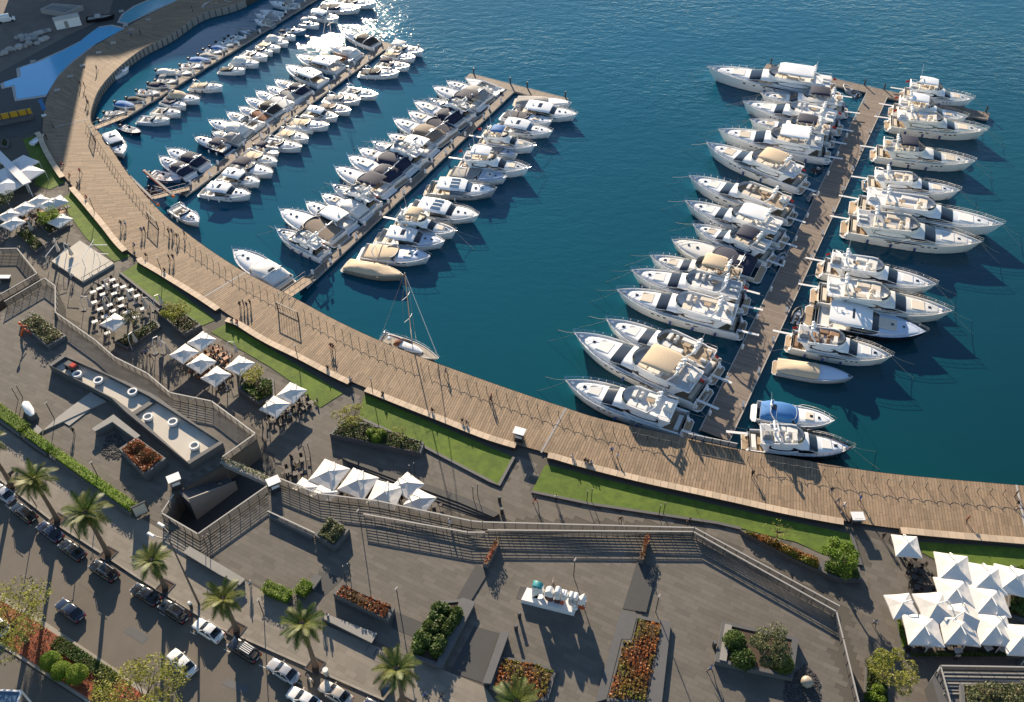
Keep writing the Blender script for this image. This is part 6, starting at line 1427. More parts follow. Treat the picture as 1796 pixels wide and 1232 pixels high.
# ---------------------------------------------------------------- cars
def car(label, px, py, paint, kind='sedan', flip=False, ang=None):
    p = at(px, py, ZR + .9); a = Vector(kerb[5] - kerb[3]) if px > 150 else Vector(kerb[3] - kerb[1]); rz = math.atan2(a.y, a.x) if ang is None else R(ang)
    if not flip: rz += PI
    t = thing('parked_car' if ang is None else 'moving_car', label, 'car', (p.x, p.y, ZR), rz, 'cars on the street'); C_ = 'car_' + paint
    suv = kind == 'suv'; L, W_, Hh = (4.75, .93, 1.78) if suv else (4.7, .91, 1.45); hb = .98 if suv else .86
    X = lambda u: (u - .5) * L
    st = [(X(0), W_ * .80, .32, hb * .86), (X(.03), W_ * .93, .24, hb * .97), (X(.15), W_, .2, hb * 1.02), (X(.5), W_, .2, hb), (X(.75), W_ * .985, .2, hb * .97), (X(.93), W_ * .92, .22, hb * .84), (X(.985), W_ * .82, .26, hb * .72), (X(1), W_ * .70, .34, hb * .58)]
    mb = MB(); rings = [[(x, y, z) for y, z in sec(w_, zb, zt, 4.5, 12)] for x, w_, zb, zt in st]; mb.loft(rings, False); mb.add(rings[0], [tuple(range(13))]); mb.add(rings[-1], [tuple(range(13))]); mb.build('body', C_, t, True, 45)
    g = [(X(.05 if suv else .12), W_ * .80, hb * .9, hb + .05), (X(.11 if suv else .26), W_ * .86, hb * .9, Hh - .05), (X(.35), W_ * .86, hb * .9, Hh), (X(.52), W_ * .85, hb * .9, Hh - .02), (X(.70), W_ * .86, hb * .9, hb + .06)]
    mb = MB(); arch(mb, g, 4.0, 12); mb.build('cabin_glass', 'glass_dark', t, True, 45)
    rf = [(X(.13 if suv else .27), W_ * .70, Hh - .16, Hh - .02), (X(.35), W_ * .76, Hh - .15, Hh + .025), (X(.50), W_ * .74, Hh - .15, Hh + .01), (X(.535), W_ * .68, Hh - .18, Hh - .06)]
    mb = MB(); arch(mb, rf, 3.2, 10); mb.build('roof', C_, t, True, 45)
    for sg in (1, -1):
        mb = MB(); mb.tube([(X(.70), sg * W_ * .86, hb * .98), (X(.525), sg * W_ * .74, Hh - .04)], .045, 4); mb.tube([(X(.12), sg * W_ * .84, hb), (X(.27), sg * W_ * .76, Hh - .06)], .06, 4); mb.tube([(X(.40), sg * W_ * .95, hb * .95), (X(.41), sg * W_ * .80, Hh - .05)], .05, 4); mb.build('pillar', C_, t)
        for x in (X(.19), X(.81)):
            mb = MB(); mb.loft([[(x + r_ * math.cos(2 * PI * k / 12), sg * y, .33 + r_ * math.sin(2 * PI * k / 12)) for k in range(12)] for r_, y in ((.32, W_ - .2), (.34, W_ - .02), (.24, W_ + .02), (.22, W_ - .01))]); w0 = mb.build('wheel', 'tyre', t, True, 40)
            mb = MB(); mb.loft([[(x + r_ * math.cos(2 * PI * k / 8), sg * y, .33 + r_ * math.sin(2 * PI * k / 8)) for k in range(8)] for r_, y in ((.21, W_ - .02), (.06, W_ + .015))]); mb.build('rim', 'steel', w0)
        mb = MB(); mb.cushion(X(.965), X(.99), sg * W_ * .66 - .16, sg * W_ * .66 + .16, hb * .58, hb * .74, .03); mb.build('headlight', 'lamp_clear', t)
        mb = MB(); mb.cushion(X(0) - .02, X(.02), sg * W_ * .66 - .17, sg * W_ * .66 + .17, hb * .68, hb * .86, .03); mb.build('tail_light', 'lamp_red', t)
        mb = MB(); mb.cushion(X(.63), X(.66), sg * (W_ + .1) - .1, sg * (W_ + .1) + .1, hb * .98, hb * 1.12, .03); mb.build('wing_mirror', C_, t)
    mb = MB(); mb.box(X(1) - .03, X(1) + .025, -.26, .26, .42, .53); mb.build('number_plate', 'whitepaint', t)
    mb = MB(); mb.box(X(0) - .03, X(0) + .02, -.26, .26, .55, .67); mb.build('number_plate', 'whitepaint', t)
    if kind == 'suv':
        for sg in (1, -1): mb = MB(); mb.tube([(X(.14), sg * W_ * .62, Hh + .09), (X(.5), sg * W_ * .62, Hh + .09)], .03, 4); mb.build('roof_rail', 'steel', t)
    if 'rack' in label:
        for k in range(5): mb = MB(); y = (k - 2) * .24; mb.box(X(.16), X(.5), y - .05, y + .05, Hh + .08, Hh + .13); mb.build('rack_slat', 'whitepaint', t)
for a in [('silver car cut off by the left edge of the street', 4, 862, 'silver'), ('black box-shaped car parked first after the silver car', 40, 897, 'black', 'suv'), ('black sedan parked second after the silver car', 86, 930, 'navy'), ('black hatchback parked above the motorcycle', 125, 962, 'black'),
          ('black estate car with a sunroof parked below the motorcycle', 181, 999, 'black', 'suv'), ('black sedan parked beside the small palm', 254, 1040, 'black'), ('black hatchback parked beside the tall street lamp', 304, 1070, 'black', 'suv'), ('white sedan parked behind the lamp bollard', 364, 1103, 'white'),
          ('black off-roader with a white roof rack', 427, 1138, 'black', 'suv'), ('silver sedan parked beside the fruiting palm', 496, 1175, 'silver'), ('champagne sedan parked beside the pavement bin', 588, 1214, 'champagne'), ('dark car cut off at the bottom edge beside the palm', 664, 1246, 'navy')]: car(*a)
car('black sedan driving alone in the middle of the road', 121, 1068, 'navy', 'sedan', False, -33)
car('white sedan driving beside the pale-green tree', 318, 1160, 'white', 'sedan', False, -38)
car('white sedan stopped beside the champagne sedan at the bottom', 532, 1224, 'white', 'sedan', False, -28)
car('white car almost hidden at the left edge under the tree', -8, 1092, 'white', 'sedan', False, -33)
# ---------------------------------------------------------------- people: a few continuous bodies grown from a skeleton, dressed per person
def body_mesh(name, J):
    names = list(J.keys()); idx = {k: i for i, k in enumerate(names)}
    E_ = [('pel', 'bel'), ('bel', 'che'), ('che', 'nek'), ('nek', 'hea'), ('hea', 'top'), ('che', 'shl'), ('shl', 'ell'), ('ell', 'wrl'), ('wrl', 'hal'), ('che', 'shr'), ('shr', 'elr'), ('elr', 'wrr'), ('wrr', 'har'), ('pel', 'hil'), ('hil', 'knl'), ('knl', 'anl'), ('anl', 'tol'), ('pel', 'hir'), ('hir', 'knr'), ('knr', 'anr'), ('anr', 'tor')]
    rad = dict(pel=.15, bel=.13, che=.155, nek=.06, hea=.10, top=.085, shl=.075, shr=.075, ell=.05, elr=.05, wrl=.036, wrr=.036, hal=.045, har=.045, hil=.10, hir=.10, knl=.062, knr=.062, anl=.045, anr=.045, tol=.045, tor=.045)
    me = bpy.data.meshes.new(name); me.from_pydata([J[k] for k in names], [(idx[a], idx[b]) for a, b in E_], []); ob = bpy.data.objects.new(name, me); COL.objects.link(ob)
    ob.modifiers.new('skin', 'SKIN'); sv = me.skin_vertices[0].data
    for k in names: sv[idx[k]].radius = (rad[k], rad[k] * (.78 if k in ('che', 'bel', 'pel') else 1)); sv[idx[k]].use_root = k == 'pel'
    ss = ob.modifiers.new('sub', 'SUBSURF'); ss.levels = 1
    dg = bpy.context.evaluated_depsgraph_get(); m2 = bpy.data.meshes.new_from_object(ob.evaluated_get(dg)); bpy.data.objects.remove(ob)
    m2.materials.clear()
    for k in ('skin', 'cloth_white', 'cloth_denim', 'hair'): m2.materials.append(MATS[k])
    hz, wz = J['nek'][2], J['pel'][2]; H_ = Vector(J['hea'])
    for f in m2.polygons:
        c = f.center; f.use_smooth = True
        lower = min((c - Vector(J[k])).length for k in ('knl', 'knr', 'anl', 'anr', 'tol', 'tor', 'hil', 'hir', 'pel')); upper = min((c - Vector(J[k])).length for k in ('bel', 'che', 'shl', 'shr', 'ell', 'elr')); hands = min((c - Vector(J[k])).length for k in ('wrl', 'wrr', 'hal', 'har')); head = min((c - Vector(J[k])).length for k in ('hea', 'top', 'nek'))
        k = min((lower, 2), (upper, 1), (hands, 0), (head, 0))[1]
        if (c - H_).length < .22 and (c.z > H_.z + .05 or (c.x < H_.x - .02 and c.z > H_.z - .07)): k = 3
        if (Vector(J['tol']) - c).length < .09 or (Vector(J['tor']) - c).length < .09 or (Vector(J['anl']) - c).length < .05: k = 3
        f.material_index = k
    return m2
def pose(st=.0, arm=.0, bend=0.0, sit=False):
    J = dict(pel=(0, 0, .95), bel=(.01, 0, 1.12), che=(.02 + bend * .25, 0, 1.33), nek=(.03 + bend * .4, 0, 1.50), hea=(.06 + bend * .5, 0, 1.62), top=(.05 + bend * .5, 0, 1.72),
             shl=(.02 + bend * .35, .2, 1.42), ell=(-.02 + arm + bend * .3, .27, 1.15), wrl=(.06 + arm * 1.7 + bend * .3, .26, .92 + abs(arm) * .2), hal=(.08 + arm * 1.9 + bend * .3, .25, .83 + abs(arm) * .2), shr=(.02 + bend * .35, -.2, 1.42), elr=(-.02 - arm + bend * .3, -.27, 1.15), wrr=(.06 - arm * 1.5 + bend * .3, -.26, .92 + abs(arm) * .2), har=(.08 - arm * 1.7 + bend * .3, -.25, .83 + abs(arm) * .2),
             hil=(0, .1, .9), knl=(.04 + st * .5, .1, .5), anl=(st * .85, .1, .08), tol=(st * .85 + .17, .1, .04), hir=(0, -.1, .9), knr=(.04 - st * .35, -.1, .5), anr=(-.06 - st * .95, -.1, .10), tor=(-.06 - st * .95 + .16, -.1, .04))
    if sit:
        J = {k: (v[0], v[1], v[2] - .45) for k, v in J.items()}
        J.update(knl=(.44, .13, .50), anl=(.46, .13, .08), tol=(.62, .13, .04), knr=(.44, -.13, .50), anr=(.42, -.13, .08), tor=(.58, -.13, .04), ell=(.06, .27, .74), wrl=(.30, .16, .62), hal=(.38, .13, .60), elr=(.06, -.27, .74), wrr=(.30, -.16, .62), har=(.38, -.13, .60))
    return J
BOD = dict(stand=body_mesh('standing', pose(0, .02)), walk=body_mesh('walking', pose(.33, .17)), walk2=body_mesh('walking_long', pose(-.38, -.2, .1)), sit=body_mesh('sitting', pose(sit=True)), run=body_mesh('running', pose(.5, .28, .35)))
def person(label, px, py, z, pz, shirt, legs, ang=0.0, group=None, sc=1.0):
    p = at(px, py, z); o = bpy.data.objects.new('person', BOD[pz]); COL.objects.link(o); o.location = (p.x, p.y, z + (.0 if pz != 'sit' else 0)); o.rotation_euler.z = R(ang); o.scale = (sc * 1.03,) * 3
    for i, m in ((1, 'cloth_' + shirt), (2, 'cloth_' + legs)): o.material_slots[i].link = 'OBJECT'; o.material_slots[i].material = MATS[m]
    for i in (0, 3): o.material_slots[i].link = 'OBJECT'; o.material_slots[i].material = MATS['skin' if i == 0 else 'hair']
    tag(o, label, 'person', group)
gB, gS, gP, gT = 'people on the boardwalk', 'people sitting on the bench walls', 'people on the promenade', 'people on the plaza and pavement'
BWp = [(171, 125, 'walk', 'black', 'denim', 'walking alone near the curved quay'), (142, 152, 'stand', 'black', 'black', 'in black, left of a couple by the pools'), (149, 154, 'stand', 'red', 'denim', 'in red, right of a couple by the pools'), (153, 178, 'walk', 'black', 'navy', 'following the couple by the pools'), (156, 186, 'walk', 'navy', 'black', 'last of the group by the curved edge'),
       (94, 224, 'stand', 'teal', 'black', 'beside the first pale strip'), (83, 246, 'stand', 'black', 'black', 'leaning on the first bench wall'), (142, 306, 'walk', 'red', 'denim', 'walking past the first lawn gap'), (214, 398, 'walk', 'black', 'denim', 'left of a pair above the second lawn'), (221, 398, 'walk', 'white', 'denim', 'right of a pair above the second lawn'),
       (250, 410, 'stand', 'blue', 'black', 'in blue, of a pair in mid boardwalk'), (255, 409, 'stand', 'navy', 'black', 'in navy, of a pair in mid boardwalk'), (297, 412, 'stand', 'black', 'black', 'first of three by the rope fence'), (303, 412, 'stand', 'grey', 'denim', 'second of three by the rope fence'), (312, 421, 'walk', 'black', 'denim', 'third of three by the rope fence'), (325, 416, 'walk', 'navy', 'black', 'close to the water edge'),
       (298, 458, 'walk', 'black', 'black', 'left of a pair below the fence'), (305, 457, 'walk', 'black', 'denim', 'right of a pair below the fence'), (422, 540, 'stand', 'black', 'black', 'leftmost of four near the lawn gap'), (428, 538, 'stand', 'grey', 'denim', 'second of four near the lawn gap'), (434, 541, 'stand', 'black', 'denim', 'third of four near the lawn gap'), (440, 537, 'stand', 'black', 'black', 'rightmost of four near the lawn gap'),
       (581, 613, 'walk', 'black', 'red', 'walking alone below the third gate'), (585, 615, 'walk2', 'black', 'black', 'just behind the lone walker'), (782, 657, 'walk', 'grey', 'black', 'at the rope fence by the sloop bow'), (862, 702, 'stand', 'red', 'denim', 'in red beside the rope fence'), (860, 706, 'walk2', 'black', 'black', 'in black by the one in red'), (1072, 796, 'walk', 'blue', 'black', 'in blue of a walking pair right of the cart'), (1083, 806, 'walk2', 'white', 'black', 'in white of a walking pair right of the cart'),
       (1214, 772, 'stand', 'white', 'black', 'in white at the pier barrier'), (1319, 836, 'walk2', 'black', 'black', 'striding right of the big pier'), (1456, 866, 'walk', 'black', 'denim', 'top of three in the yacht shadow'), (1468, 884, 'walk', 'grey', 'denim', 'middle of three in the yacht shadow'), (1478, 893, 'walk2', 'white', 'denim', 'lowest of three in the yacht shadow'), (1506, 880, 'walk', 'blue', 'black', 'in blue right of the yacht shadow'),
       (1694, 916, 'walk2', 'orange', 'black', 'in orange near the right edge'), (1779, 872, 'stand', 'black', 'black', 'upper of two at the right edge'), (1781, 889, 'walk', 'black', 'khaki', 'lower of two at the right edge'), (247, 62, 'walk', 'black', 'black', 'in the shade, upper of three by the pool'), (231, 66, 'walk', 'blue', 'black', 'in blue in the shade by the pool'), (338, 20, 'stand', 'black', 'black', 'in the shade near the top edge')]
for x, y, pz, a, b, lab in BWp: person('person ' + lab, x, y, ZB, pz, a, b, RN.uniform(0, 360), gB)
for x, y, a, b, lab in [(109, 292, 'red', 'black', 'on the first bench wall, upper'), (124, 312, 'orange', 'black', 'on the first bench wall by the bicycle'), (153, 350, 'red', 'denim', 'in red on the second bench wall'), (237, 434, 'blue', 'black', 'at the end of the second bench wall'), (257, 452, 'black', 'black', 'at the start of the third bench wall'), (290, 478, 'navy', 'black', 'in navy on the third bench wall'), (408, 563, 'navy', 'black', 'left of two on the fourth bench wall'), (417, 568, 'red', 'denim', 'right of two on the fourth bench wall'),
                        (575, 649, 'black', 'black', 'halfway along the fourth bench wall'), (614, 669, 'white', 'denim', 'at the end of the fourth bench wall'), (672, 695, 'black', 'black', 'near the start of the fifth bench wall'), (758, 724, 'black', 'black', 'midway on the fifth bench wall'), (811, 742, 'black', 'denim', 'left of two farther on the fifth bench wall'), (818, 746, 'grey', 'black', 'right of two farther on the fifth bench wall'), (1004, 806, 'white', 'khaki', 'in white on the sixth bench wall'), (1026, 812, 'black', 'black', 'left of three on the sixth bench wall'), (1031, 814, 'black', 'denim', 'middle of three on the sixth bench wall'), (1037, 816, 'white', 'black', 'right of three on the sixth bench wall'), (1475, 905, 'grey', 'denim', 'at the end of the sixth bench wall')]:
    p = at(x, y, ZB + .5); person('person seated ' + lab, x, y, ZB + .05, 'sit', a, b, RN.choice((60, 250, 100)), gS)
for x, y, pz, a, b, lab in [(939, 882, 'walk', 'black', 'red', 'crossing the promenade above the letters'), (975, 880, 'stand', 'white', 'black', 'with a pale hat on the promenade'), (1087, 916, 'run', 'black', 'black', 'running along the promenade'), (1208, 920, 'walk', 'black', 'black', 'at the corner of the outer railing'), (1547, 946, 'stand', 'black', 'black', 'left of two beside the lone parasol'), (1559, 948, 'stand', 'black', 'black', 'right of two beside the lone parasol'),
                            (1532, 1098, 'walk', 'white', 'black', 'in white in the ramp shade'), (252, 628, 'stand', 'navy', 'denim', 'left of two standing in a sun patch'), (258, 626, 'stand', 'blue', 'black', 'in blue standing in a sun patch'), (266, 632, 'walk', 'black', 'black', 'right of the sun patch pair'), (511, 735, 'stand', 'white', 'denim', 'in white below the pair of parasols'), (512, 809, 'stand', 'black', 'denim', 'among the dark tables left of the middle terrace'), (130, 492, 'walk', 'white', 'black', 'by the steps of the pale deck'), (110, 552, 'stand', 'orange', 'khaki', 'in orange beside the left railing'), (1675, 1158, 'stand', 'white', 'black', 'waiting below the front parasols')]:
    person('person ' + lab, x, y, ZL, pz, a, b, RN.uniform(0, 360), gP)
for x, y, pz, a, b, lab in [(131, 762, 'stand', 'black', 'black', 'standing alone on the left plaza'), (1245, 1178, 'walk', 'blue', 'black', 'in blue beside the olive planter'), (970, 1026, 'stand', 'white', 'black', 'standing behind the white letters'), (789, 922, 'walk', 'white', 'white', 'in white between the two railings'), (567, 1086, 'stand', 'black', 'black', 'left of two at the stone bench'), (577, 1087, 'stand', 'white', 'navy', 'right of two at the stone bench'), (440, 1030, 'stand', 'white', 'denim', 'with grey hair behind the palms'), (746, 1226, 'walk', 'blue', 'black', 'in blue at the bottom edge'), (775, 1228, 'walk', 'black', 'denim', 'in the shrub shadow at the bottom edge'), (389, 858, 'stand', 'grey', 'black', 'on the stairwell stairs')]:
    person('person ' + lab, x, y, ZU if lab[:2] != 'on' else 4.0, pz, a, b, RN.uniform(0, 360), gT)
# ---------------------------------------------------------------- two-wheelers
def bike(label, px, py, z, rz, m='furniture_dark', rider=None):
    p = at(px, py, z + .5); t = thing('motorcycle', label, 'motorcycle', (p.x, p.y, z), R(rz))
    for x in (-.65, .65):
        mb = MB(); mb.loft([[(x + r_ * math.cos(2 * PI * k / 12), y, .32 + r_ * math.sin(2 * PI * k / 12)) for k in range(12)] for r_, y in ((.22, -.06), (.32, -.05), (.32, .05), (.22, .06))]); mb.build('wheel', 'tyre', t)
    mb = MB(); arch(mb, [(-.75, .12, .5, .72), (-.3, .16, .35, .78), (.1, .17, .35, .95), (.4, .12, .5, .9)], 2.5, 8); mb.build('body', m, t, True)
    mb = MB(); mb.cushion(-.7, -.05, -.14, .14, .75, .88, .04); mb.build('seat', 'rubber', t)
    mb = MB(); mb.tube([(.65, 0, .32), (.45, 0, 1.0)], .04, 4); mb.tube([(.42, -.35, 1.05), (.45, 0, 1.02), (.42, .35, 1.05)], .025, 4); mb.build('handlebar', 'steel', t)
bike('motorcycle parked between the black hatchback and the estate car', 164, 983, ZR, -60)
bike('motorcycle parked between silver and champagne sedans', 544, 1192, ZR, -50, 'cushion_cream')
bike('motorcycle on the pavement by the left palm', 22, 828, ZU, 60)
p = at(137, 322, ZB + .4); t = thing('bicycle', 'dark bicycle leaning at the first lawn gap', 'bicycle', (p.x, p.y, ZB), R(-40))
for x in (-.5, .5): mb = MB(); mb.loft([[(x + r_ * math.cos(2 * PI * k / 14), y, .34 + r_ * math.sin(2 * PI * k / 14)) for k in range(14)] for r_, y in ((.30, -.02), (.34, 0), (.30, .02))]); mb.build('wheel', 'tyre', t)
mb = MB(); mb.tube([(-.5, 0, .34), (-.1, 0, .32), (.38, 0, .85), (-.2, 0, .82), (-.1, 0, .32)], .03, 4); mb.tube([(-.5, 0, .34), (-.2, 0, .9)], .025, 4); mb.tube([(.5, 0, .34), (.36, 0, 1.0)], .025, 4); mb.build('frame', 'metal_dark', t)
mb = MB(); mb.cushion(-.32, -.08, -.07, .07, .9, .97, .02); mb.build('saddle', 'rubber', t); mb = MB(); mb.tube([(.36, -.28, 1.0), (.36, .28, 1.0)], .02, 4); mb.build('handlebar', 'steel', t)
# ---------------------------------------------------------------- lamps and poles
p = at(349, 1060, ZU); t = thing('street_lamp', 'tall grey street lamp with two bent heads beside the small palm', 'street lamp', p, R(150))
mb = MB(); mb.tube([(0, 0, 0), (0, 0, 7), (0, 0, 15.6)], .17, 8, .08); mb.build('post', 'metal_rail', t)
for s_ in (-1, 1):
    mb = MB(); mb.tube([(0, 0, 15.3), (.4, s_ * .5, 16.0), (1.6, s_ * .8, 16.1)], .06, 5); mb.build('arm', 'metal_rail', t); mb = MB(); mb.cushion(1.4, 2.5, s_ * .85 - .17, s_ * .85 + .17, 16.0, 16.2, .06); mb.build('lamp_head', 'whitepaint', t)
p = at(336, 1066, ZU); t = thing('bollard', 'short dark bollard with a round top at the foot of the street lamp', 'bollard', p); mb = MB(); mb.cyl((0, 0), .22, 0, 1.1, 10); mb.build('post', 'metal_dark', t); mb = MB(); mb.cyl((0, 0), .28, 1.1, 1.45, 10, .2); mb.build('cap', 'whitepaint', t)
p = at(573, 1184, ZU); t = thing('litter_bin', 'pale cylindrical bin on the pavement behind the champagne sedan', 'bin', p); mb = MB(); mb.cyl((0, 0), .32, 0, 1.3, 12); mb.build('body', 'concrete_pale', t); mb = MB(); mb.cyl((0, 0), .36, 1.3, 1.45, 12); mb.build('lid', 'whitepaint', t)
def pole(label, base, z, h, r=.07, head=True, group='slim dark plaza light poles'):
    p = at(*base, z); t = thing('light_pole', label, 'light pole', p, R(60), group); mb = MB(); mb.tube([(0, 0, 0), (0, 0, h)], r, 6); mb.build('post', 'metal_dark', t)
    mb = MB(); mb.box(-.28, .28, -.1, .1, h, h + .08) if head else mb.cyl((0, 0), r * 1.4, h, h + .15, 6); mb.build('lamp_head', 'stone_pale', t)
for a in [('slim pole behind the right end of the white letters', (1006, 1011), ZU, 4.2), ('slim pole above the red and yellow bed', (1150, 1074), ZU, 4.2), ('slim pole left of the shrub planter', (700, 1062), ZU, 4.3), ('slim pole at the left end of the inner railing', (634, 928), ZU, 4.5), ('slim pole by the ramp on the left plaza', (97, 738), ZU, 4.2), ('slim pole above the long clipped hedge', (175, 842), ZU, 4.2), ('slim pole on the pavement left of the silver sedan', (463, 1080), ZU, 4.0),
          ('slim pole beside the second palm', (64, 888), ZU, 4.2), ('slim pole below the widest palm', (140, 945), ZU, 4.2), ('lamp post on the boardwalk bench by the second lawn', (166, 372), ZB + .4, 3.6), ('lamp post rising from the bench by the third gate', (523, 632), ZB + .4, 3.6), ('lamp post on the bench near the wedge planter lawn', (654, 690), ZB + .4, 3.6), ('lamp post on the bench of the third lawn', (284, 478), ZB + .4, 3.6)]: pole(*a)
for (x, y, z, lab) in [(1033, 880, ZL, 'on the promenade below the longest lawn, left'), (1159, 905, ZL, 'on the promenade below the longest lawn, right'), (724, 835, ZL, 'in front of the wedge planter shadow'), (834, 872, ZL, 'on the promenade above the outer railing'), (610, 1012, ZU, 'above the long red planter'), (368, 960, ZU, 'inside the stairwell corner'), (36, 700, ZU, 'behind the car-shaped sign at left'), (540, 800, ZL, 'left of the middle terrace')]:
    for s_, q in ((-4, 'left'), (4, 'right')): pole(f'thin twin light post {lab}, {q} one', (x + s_, y - s_ * .5), z, 2.9, .06, False, 'paired thin light posts')
# dark stubby bollards on the plaza
for x, y, z, lab in [(905, 1105, ZU, 'left of the white letters'), (1252, 1135, ZU, 'left of the olive planter'), (911, 1083, ZU, 'just below the letters'), (876, 880, ZL, 'on the promenade by the lawn tip'), (880, 901, ZL, 'at the end of the steps')]:
    p = at(x, y, z); t = thing('info_post', 'dark square info post ' + lab, 'post', p, R(20)); mb = MB(); mb.box(-.2, .2, -.2, .2, 0, 1.25); mb.build('post', 'metal_dark', t); mb = MB(); mb.box(-.22, .22, -.22, .22, 1.25, 1.32); mb.build('cap', 'concrete_dark', t)
# ---------------------------------------------------------------- white letters
a, b = at(914, 1052, ZU + .9), at(1007, 1075, ZU + .9); d = b - a; L_ = d.xy.length; t = thing('letter_sign', 'white 3D letters spelling Beirut on a white plinth', 'sign', (a.x, a.y, ZU), math.atan2(d.y, d.x))
mb = MB(); mb.prism([(0, 0), (L_, 0), (L_ + .2, 1.9), (.3, 2.0)], 0, .9); mb.build('plinth', 'whitepaint', t)
def letter_mat(name, lo, hi, z0, z1):
    m = mat(name, (.76, .75, .73), .4); n = m.node_tree.nodes; l = m.node_tree.links; p = n['Principled BSDF']; tc = n.new('ShaderNodeTexCoord'); sp = n.new('ShaderNodeSeparateXYZ'); l.new(tc.outputs['Object'], sp.inputs[0])
    ge = n.new('ShaderNodeNewGeometry'); r = n.new('ShaderNodeValToRGB'); r.color_ramp.interpolation = 'CONSTANT'; r.color_ramp.elements[0].color = lo + (1,); r.color_ramp.elements[0].position = 0; r.color_ramp.elements[1].position = z1; r.color_ramp.elements[1].color = hi + (1,)
    nz = n.new('ShaderNodeTexNoise'); nz.inputs['Scale'].default_value = 1.4; ad = n.new('ShaderNodeMath'); ad.operation = 'MULTIPLY_ADD'; ad.inputs[1].default_value = .25; ad2 = n.new('ShaderNodeMath'); ad2.operation = 'MULTIPLY'; ad2.inputs[1].default_value = .33
    l.new(sp.outputs[1], ad2.inputs[0]); l.new(nz.outputs[0], ad.inputs[0]); l.new(ad2.outputs[0], ad.inputs[2]); l.new(ad.outputs[0], r.inputs[0]); l.new(r.outputs[0], p.inputs['Base Color']); return m
wc = (.76, .75, .73)
LM = [letter_mat('letter_teal', wc, (.03, .24, .26), 0, .97), letter_mat('letter_maroon', (.10, .03, .02), wc, 0, .5), letter_mat('letter_dark', (.09, .03, .02), wc, 0, .45), letter_mat('letter_red', (.42, .07, .02), wc, 0, .5), letter_mat('letter_grey', (.40, .40, .42), wc, 0, .75), letter_mat('letter_red2', (.42, .07, .02), wc, 0, .45)]
x = 1.3; zs = 3.0
for ch, m, wd, ph in zip('Beirut', LM, (1.6, 1.25, .8, .95, 1.2, 1.0), (3.0, 2.5, 3.0, 2.5, 2.5, 2.8)):
    cu = bpy.data.curves.new('letter', 'FONT'); cu.body = ch; cu.extrude = .16; cu.offset = .06; cu.bevel_depth = .02; ob = bpy.data.objects.new('tmp', cu); COL.objects.link(ob); dg = bpy.context.evaluated_depsgraph_get(); dg.update(); me = bpy.data.meshes.new_from_object(ob.evaluated_get(dg)); bpy.data.objects.remove(ob)
    xs = [v.co.x for v in me.vertices]; ys = [v.co.y for v in me.vertices]; zz = [v.co.z for v in me.vertices]
    for v in me.vertices: v.co = ((v.co.x - min(xs)) / (max(xs) - min(xs)) * wd, (v.co.y - min(ys)) / (max(ys) - min(ys)) * ph, v.co.z / max(zz) * .46)
    me.materials.clear(); me.materials.append(m); o = bpy.data.objects.new('letter_' + ch.lower(), me); COL.objects.link(o); o.parent = t; o.location = (x, 1.15, .9); o.rotation_euler = (R(90), 0, 0); x += wd + .1
mb = MB(); mb.ball((L_ - .1, .9, 1.4), .35, 8, 6); mb.ball((L_ + .1, .5, 1.2), .28, 8, 6); mb.cyl((L_ - .1, .8), .5, .9, 1.25, 8, .15); mb.build('ornament', 'whitepaint', t, True)
# ---------------------------------------------------------------- signs, kiosks, cart
p = at(245, 893, ZU + 1.5); t = thing('framed_sign', 'tilted framed sign at the end of the long hedge', 'sign', (p.x, p.y, ZU), R(35)); mb = MB(); mb.box(-1.1, 1.1, -.12, .12, .2, 2.6); mb.build('frame', 'metal_dark', t); mb = MB(); mb.box(-.9, .9, -.15, -.12, .4, 2.4); mb.build('panel', 'concrete_pale', t)
p = at(678, 1206, ZU + 1.2); t = thing('framed_sign', 'dark framed poster stand beside the bottom palm', 'sign', (p.x, p.y, ZU), R(55)); mb = MB(); mb.box(-1.0, 1.0, -.12, .12, .2, 2.4); mb.build('frame', 'metal_dark', t); mb = MB(); mb.box(-.85, .85, -.15, -.12, .4, 2.2); mb.build('panel', 'glass_blue', t)
def kiosk(label, px, py, z, rz, h=2.3):
    p = at(px, py, z + h); t = thing('vending_kiosk', label, 'kiosk', (p.x, p.y, z), R(rz)); mb = MB(); mb.box(-.7, .7, -.5, .5, 0, h - .5); mb.build('cabinet', 'metal_dark', t); mb = MB(); mb.prism([(-.95, -.75), (.95, -.75), (.95, .75), (-.95, .75)], h - .1, h, True); mb.build('roof', 'whitepaint', t)
    for x in (-.8, .8):
        for y in (-.6, .6): mb = MB(); mb.tube([(x, y, 0), (x, y, h - .1)], .03, 4); mb.build('post', 'metal_rail', t)
    mb = MB(); mb.box(-.6, .6, -.56, -.5, 1.0, 1.6); mb.build('display', 'table_white', t)
kiosk('white-roofed kiosk cart beside the stairwell', 304, 838, ZU, 30); kiosk('white-roofed kiosk cart at the right corner of the stairwell', 479, 843, ZU, 30); kiosk('grey-roofed cart on the boardwalk at the lawn gap', 911, 756, ZB, -20); kiosk('cream-topped stall at the end of the longest bench', 1505, 905, ZB, 0, 1.6)
p = at(36, 525, 5.0 + 1); t = thing('vending_kiosk', 'white table stand in the shaded left pavilion', 'kiosk', at(10, 492, 5.0), 0); mb = MB(); mb.box(-1.2, 1.2, -.5, .5, .8, .95); mb.build('roof', 'whitepaint', t); mb = MB(); mb.box(-.9, .9, -.35, .35, 0, .8); mb.build('cabinet', 'metal_dark', t)
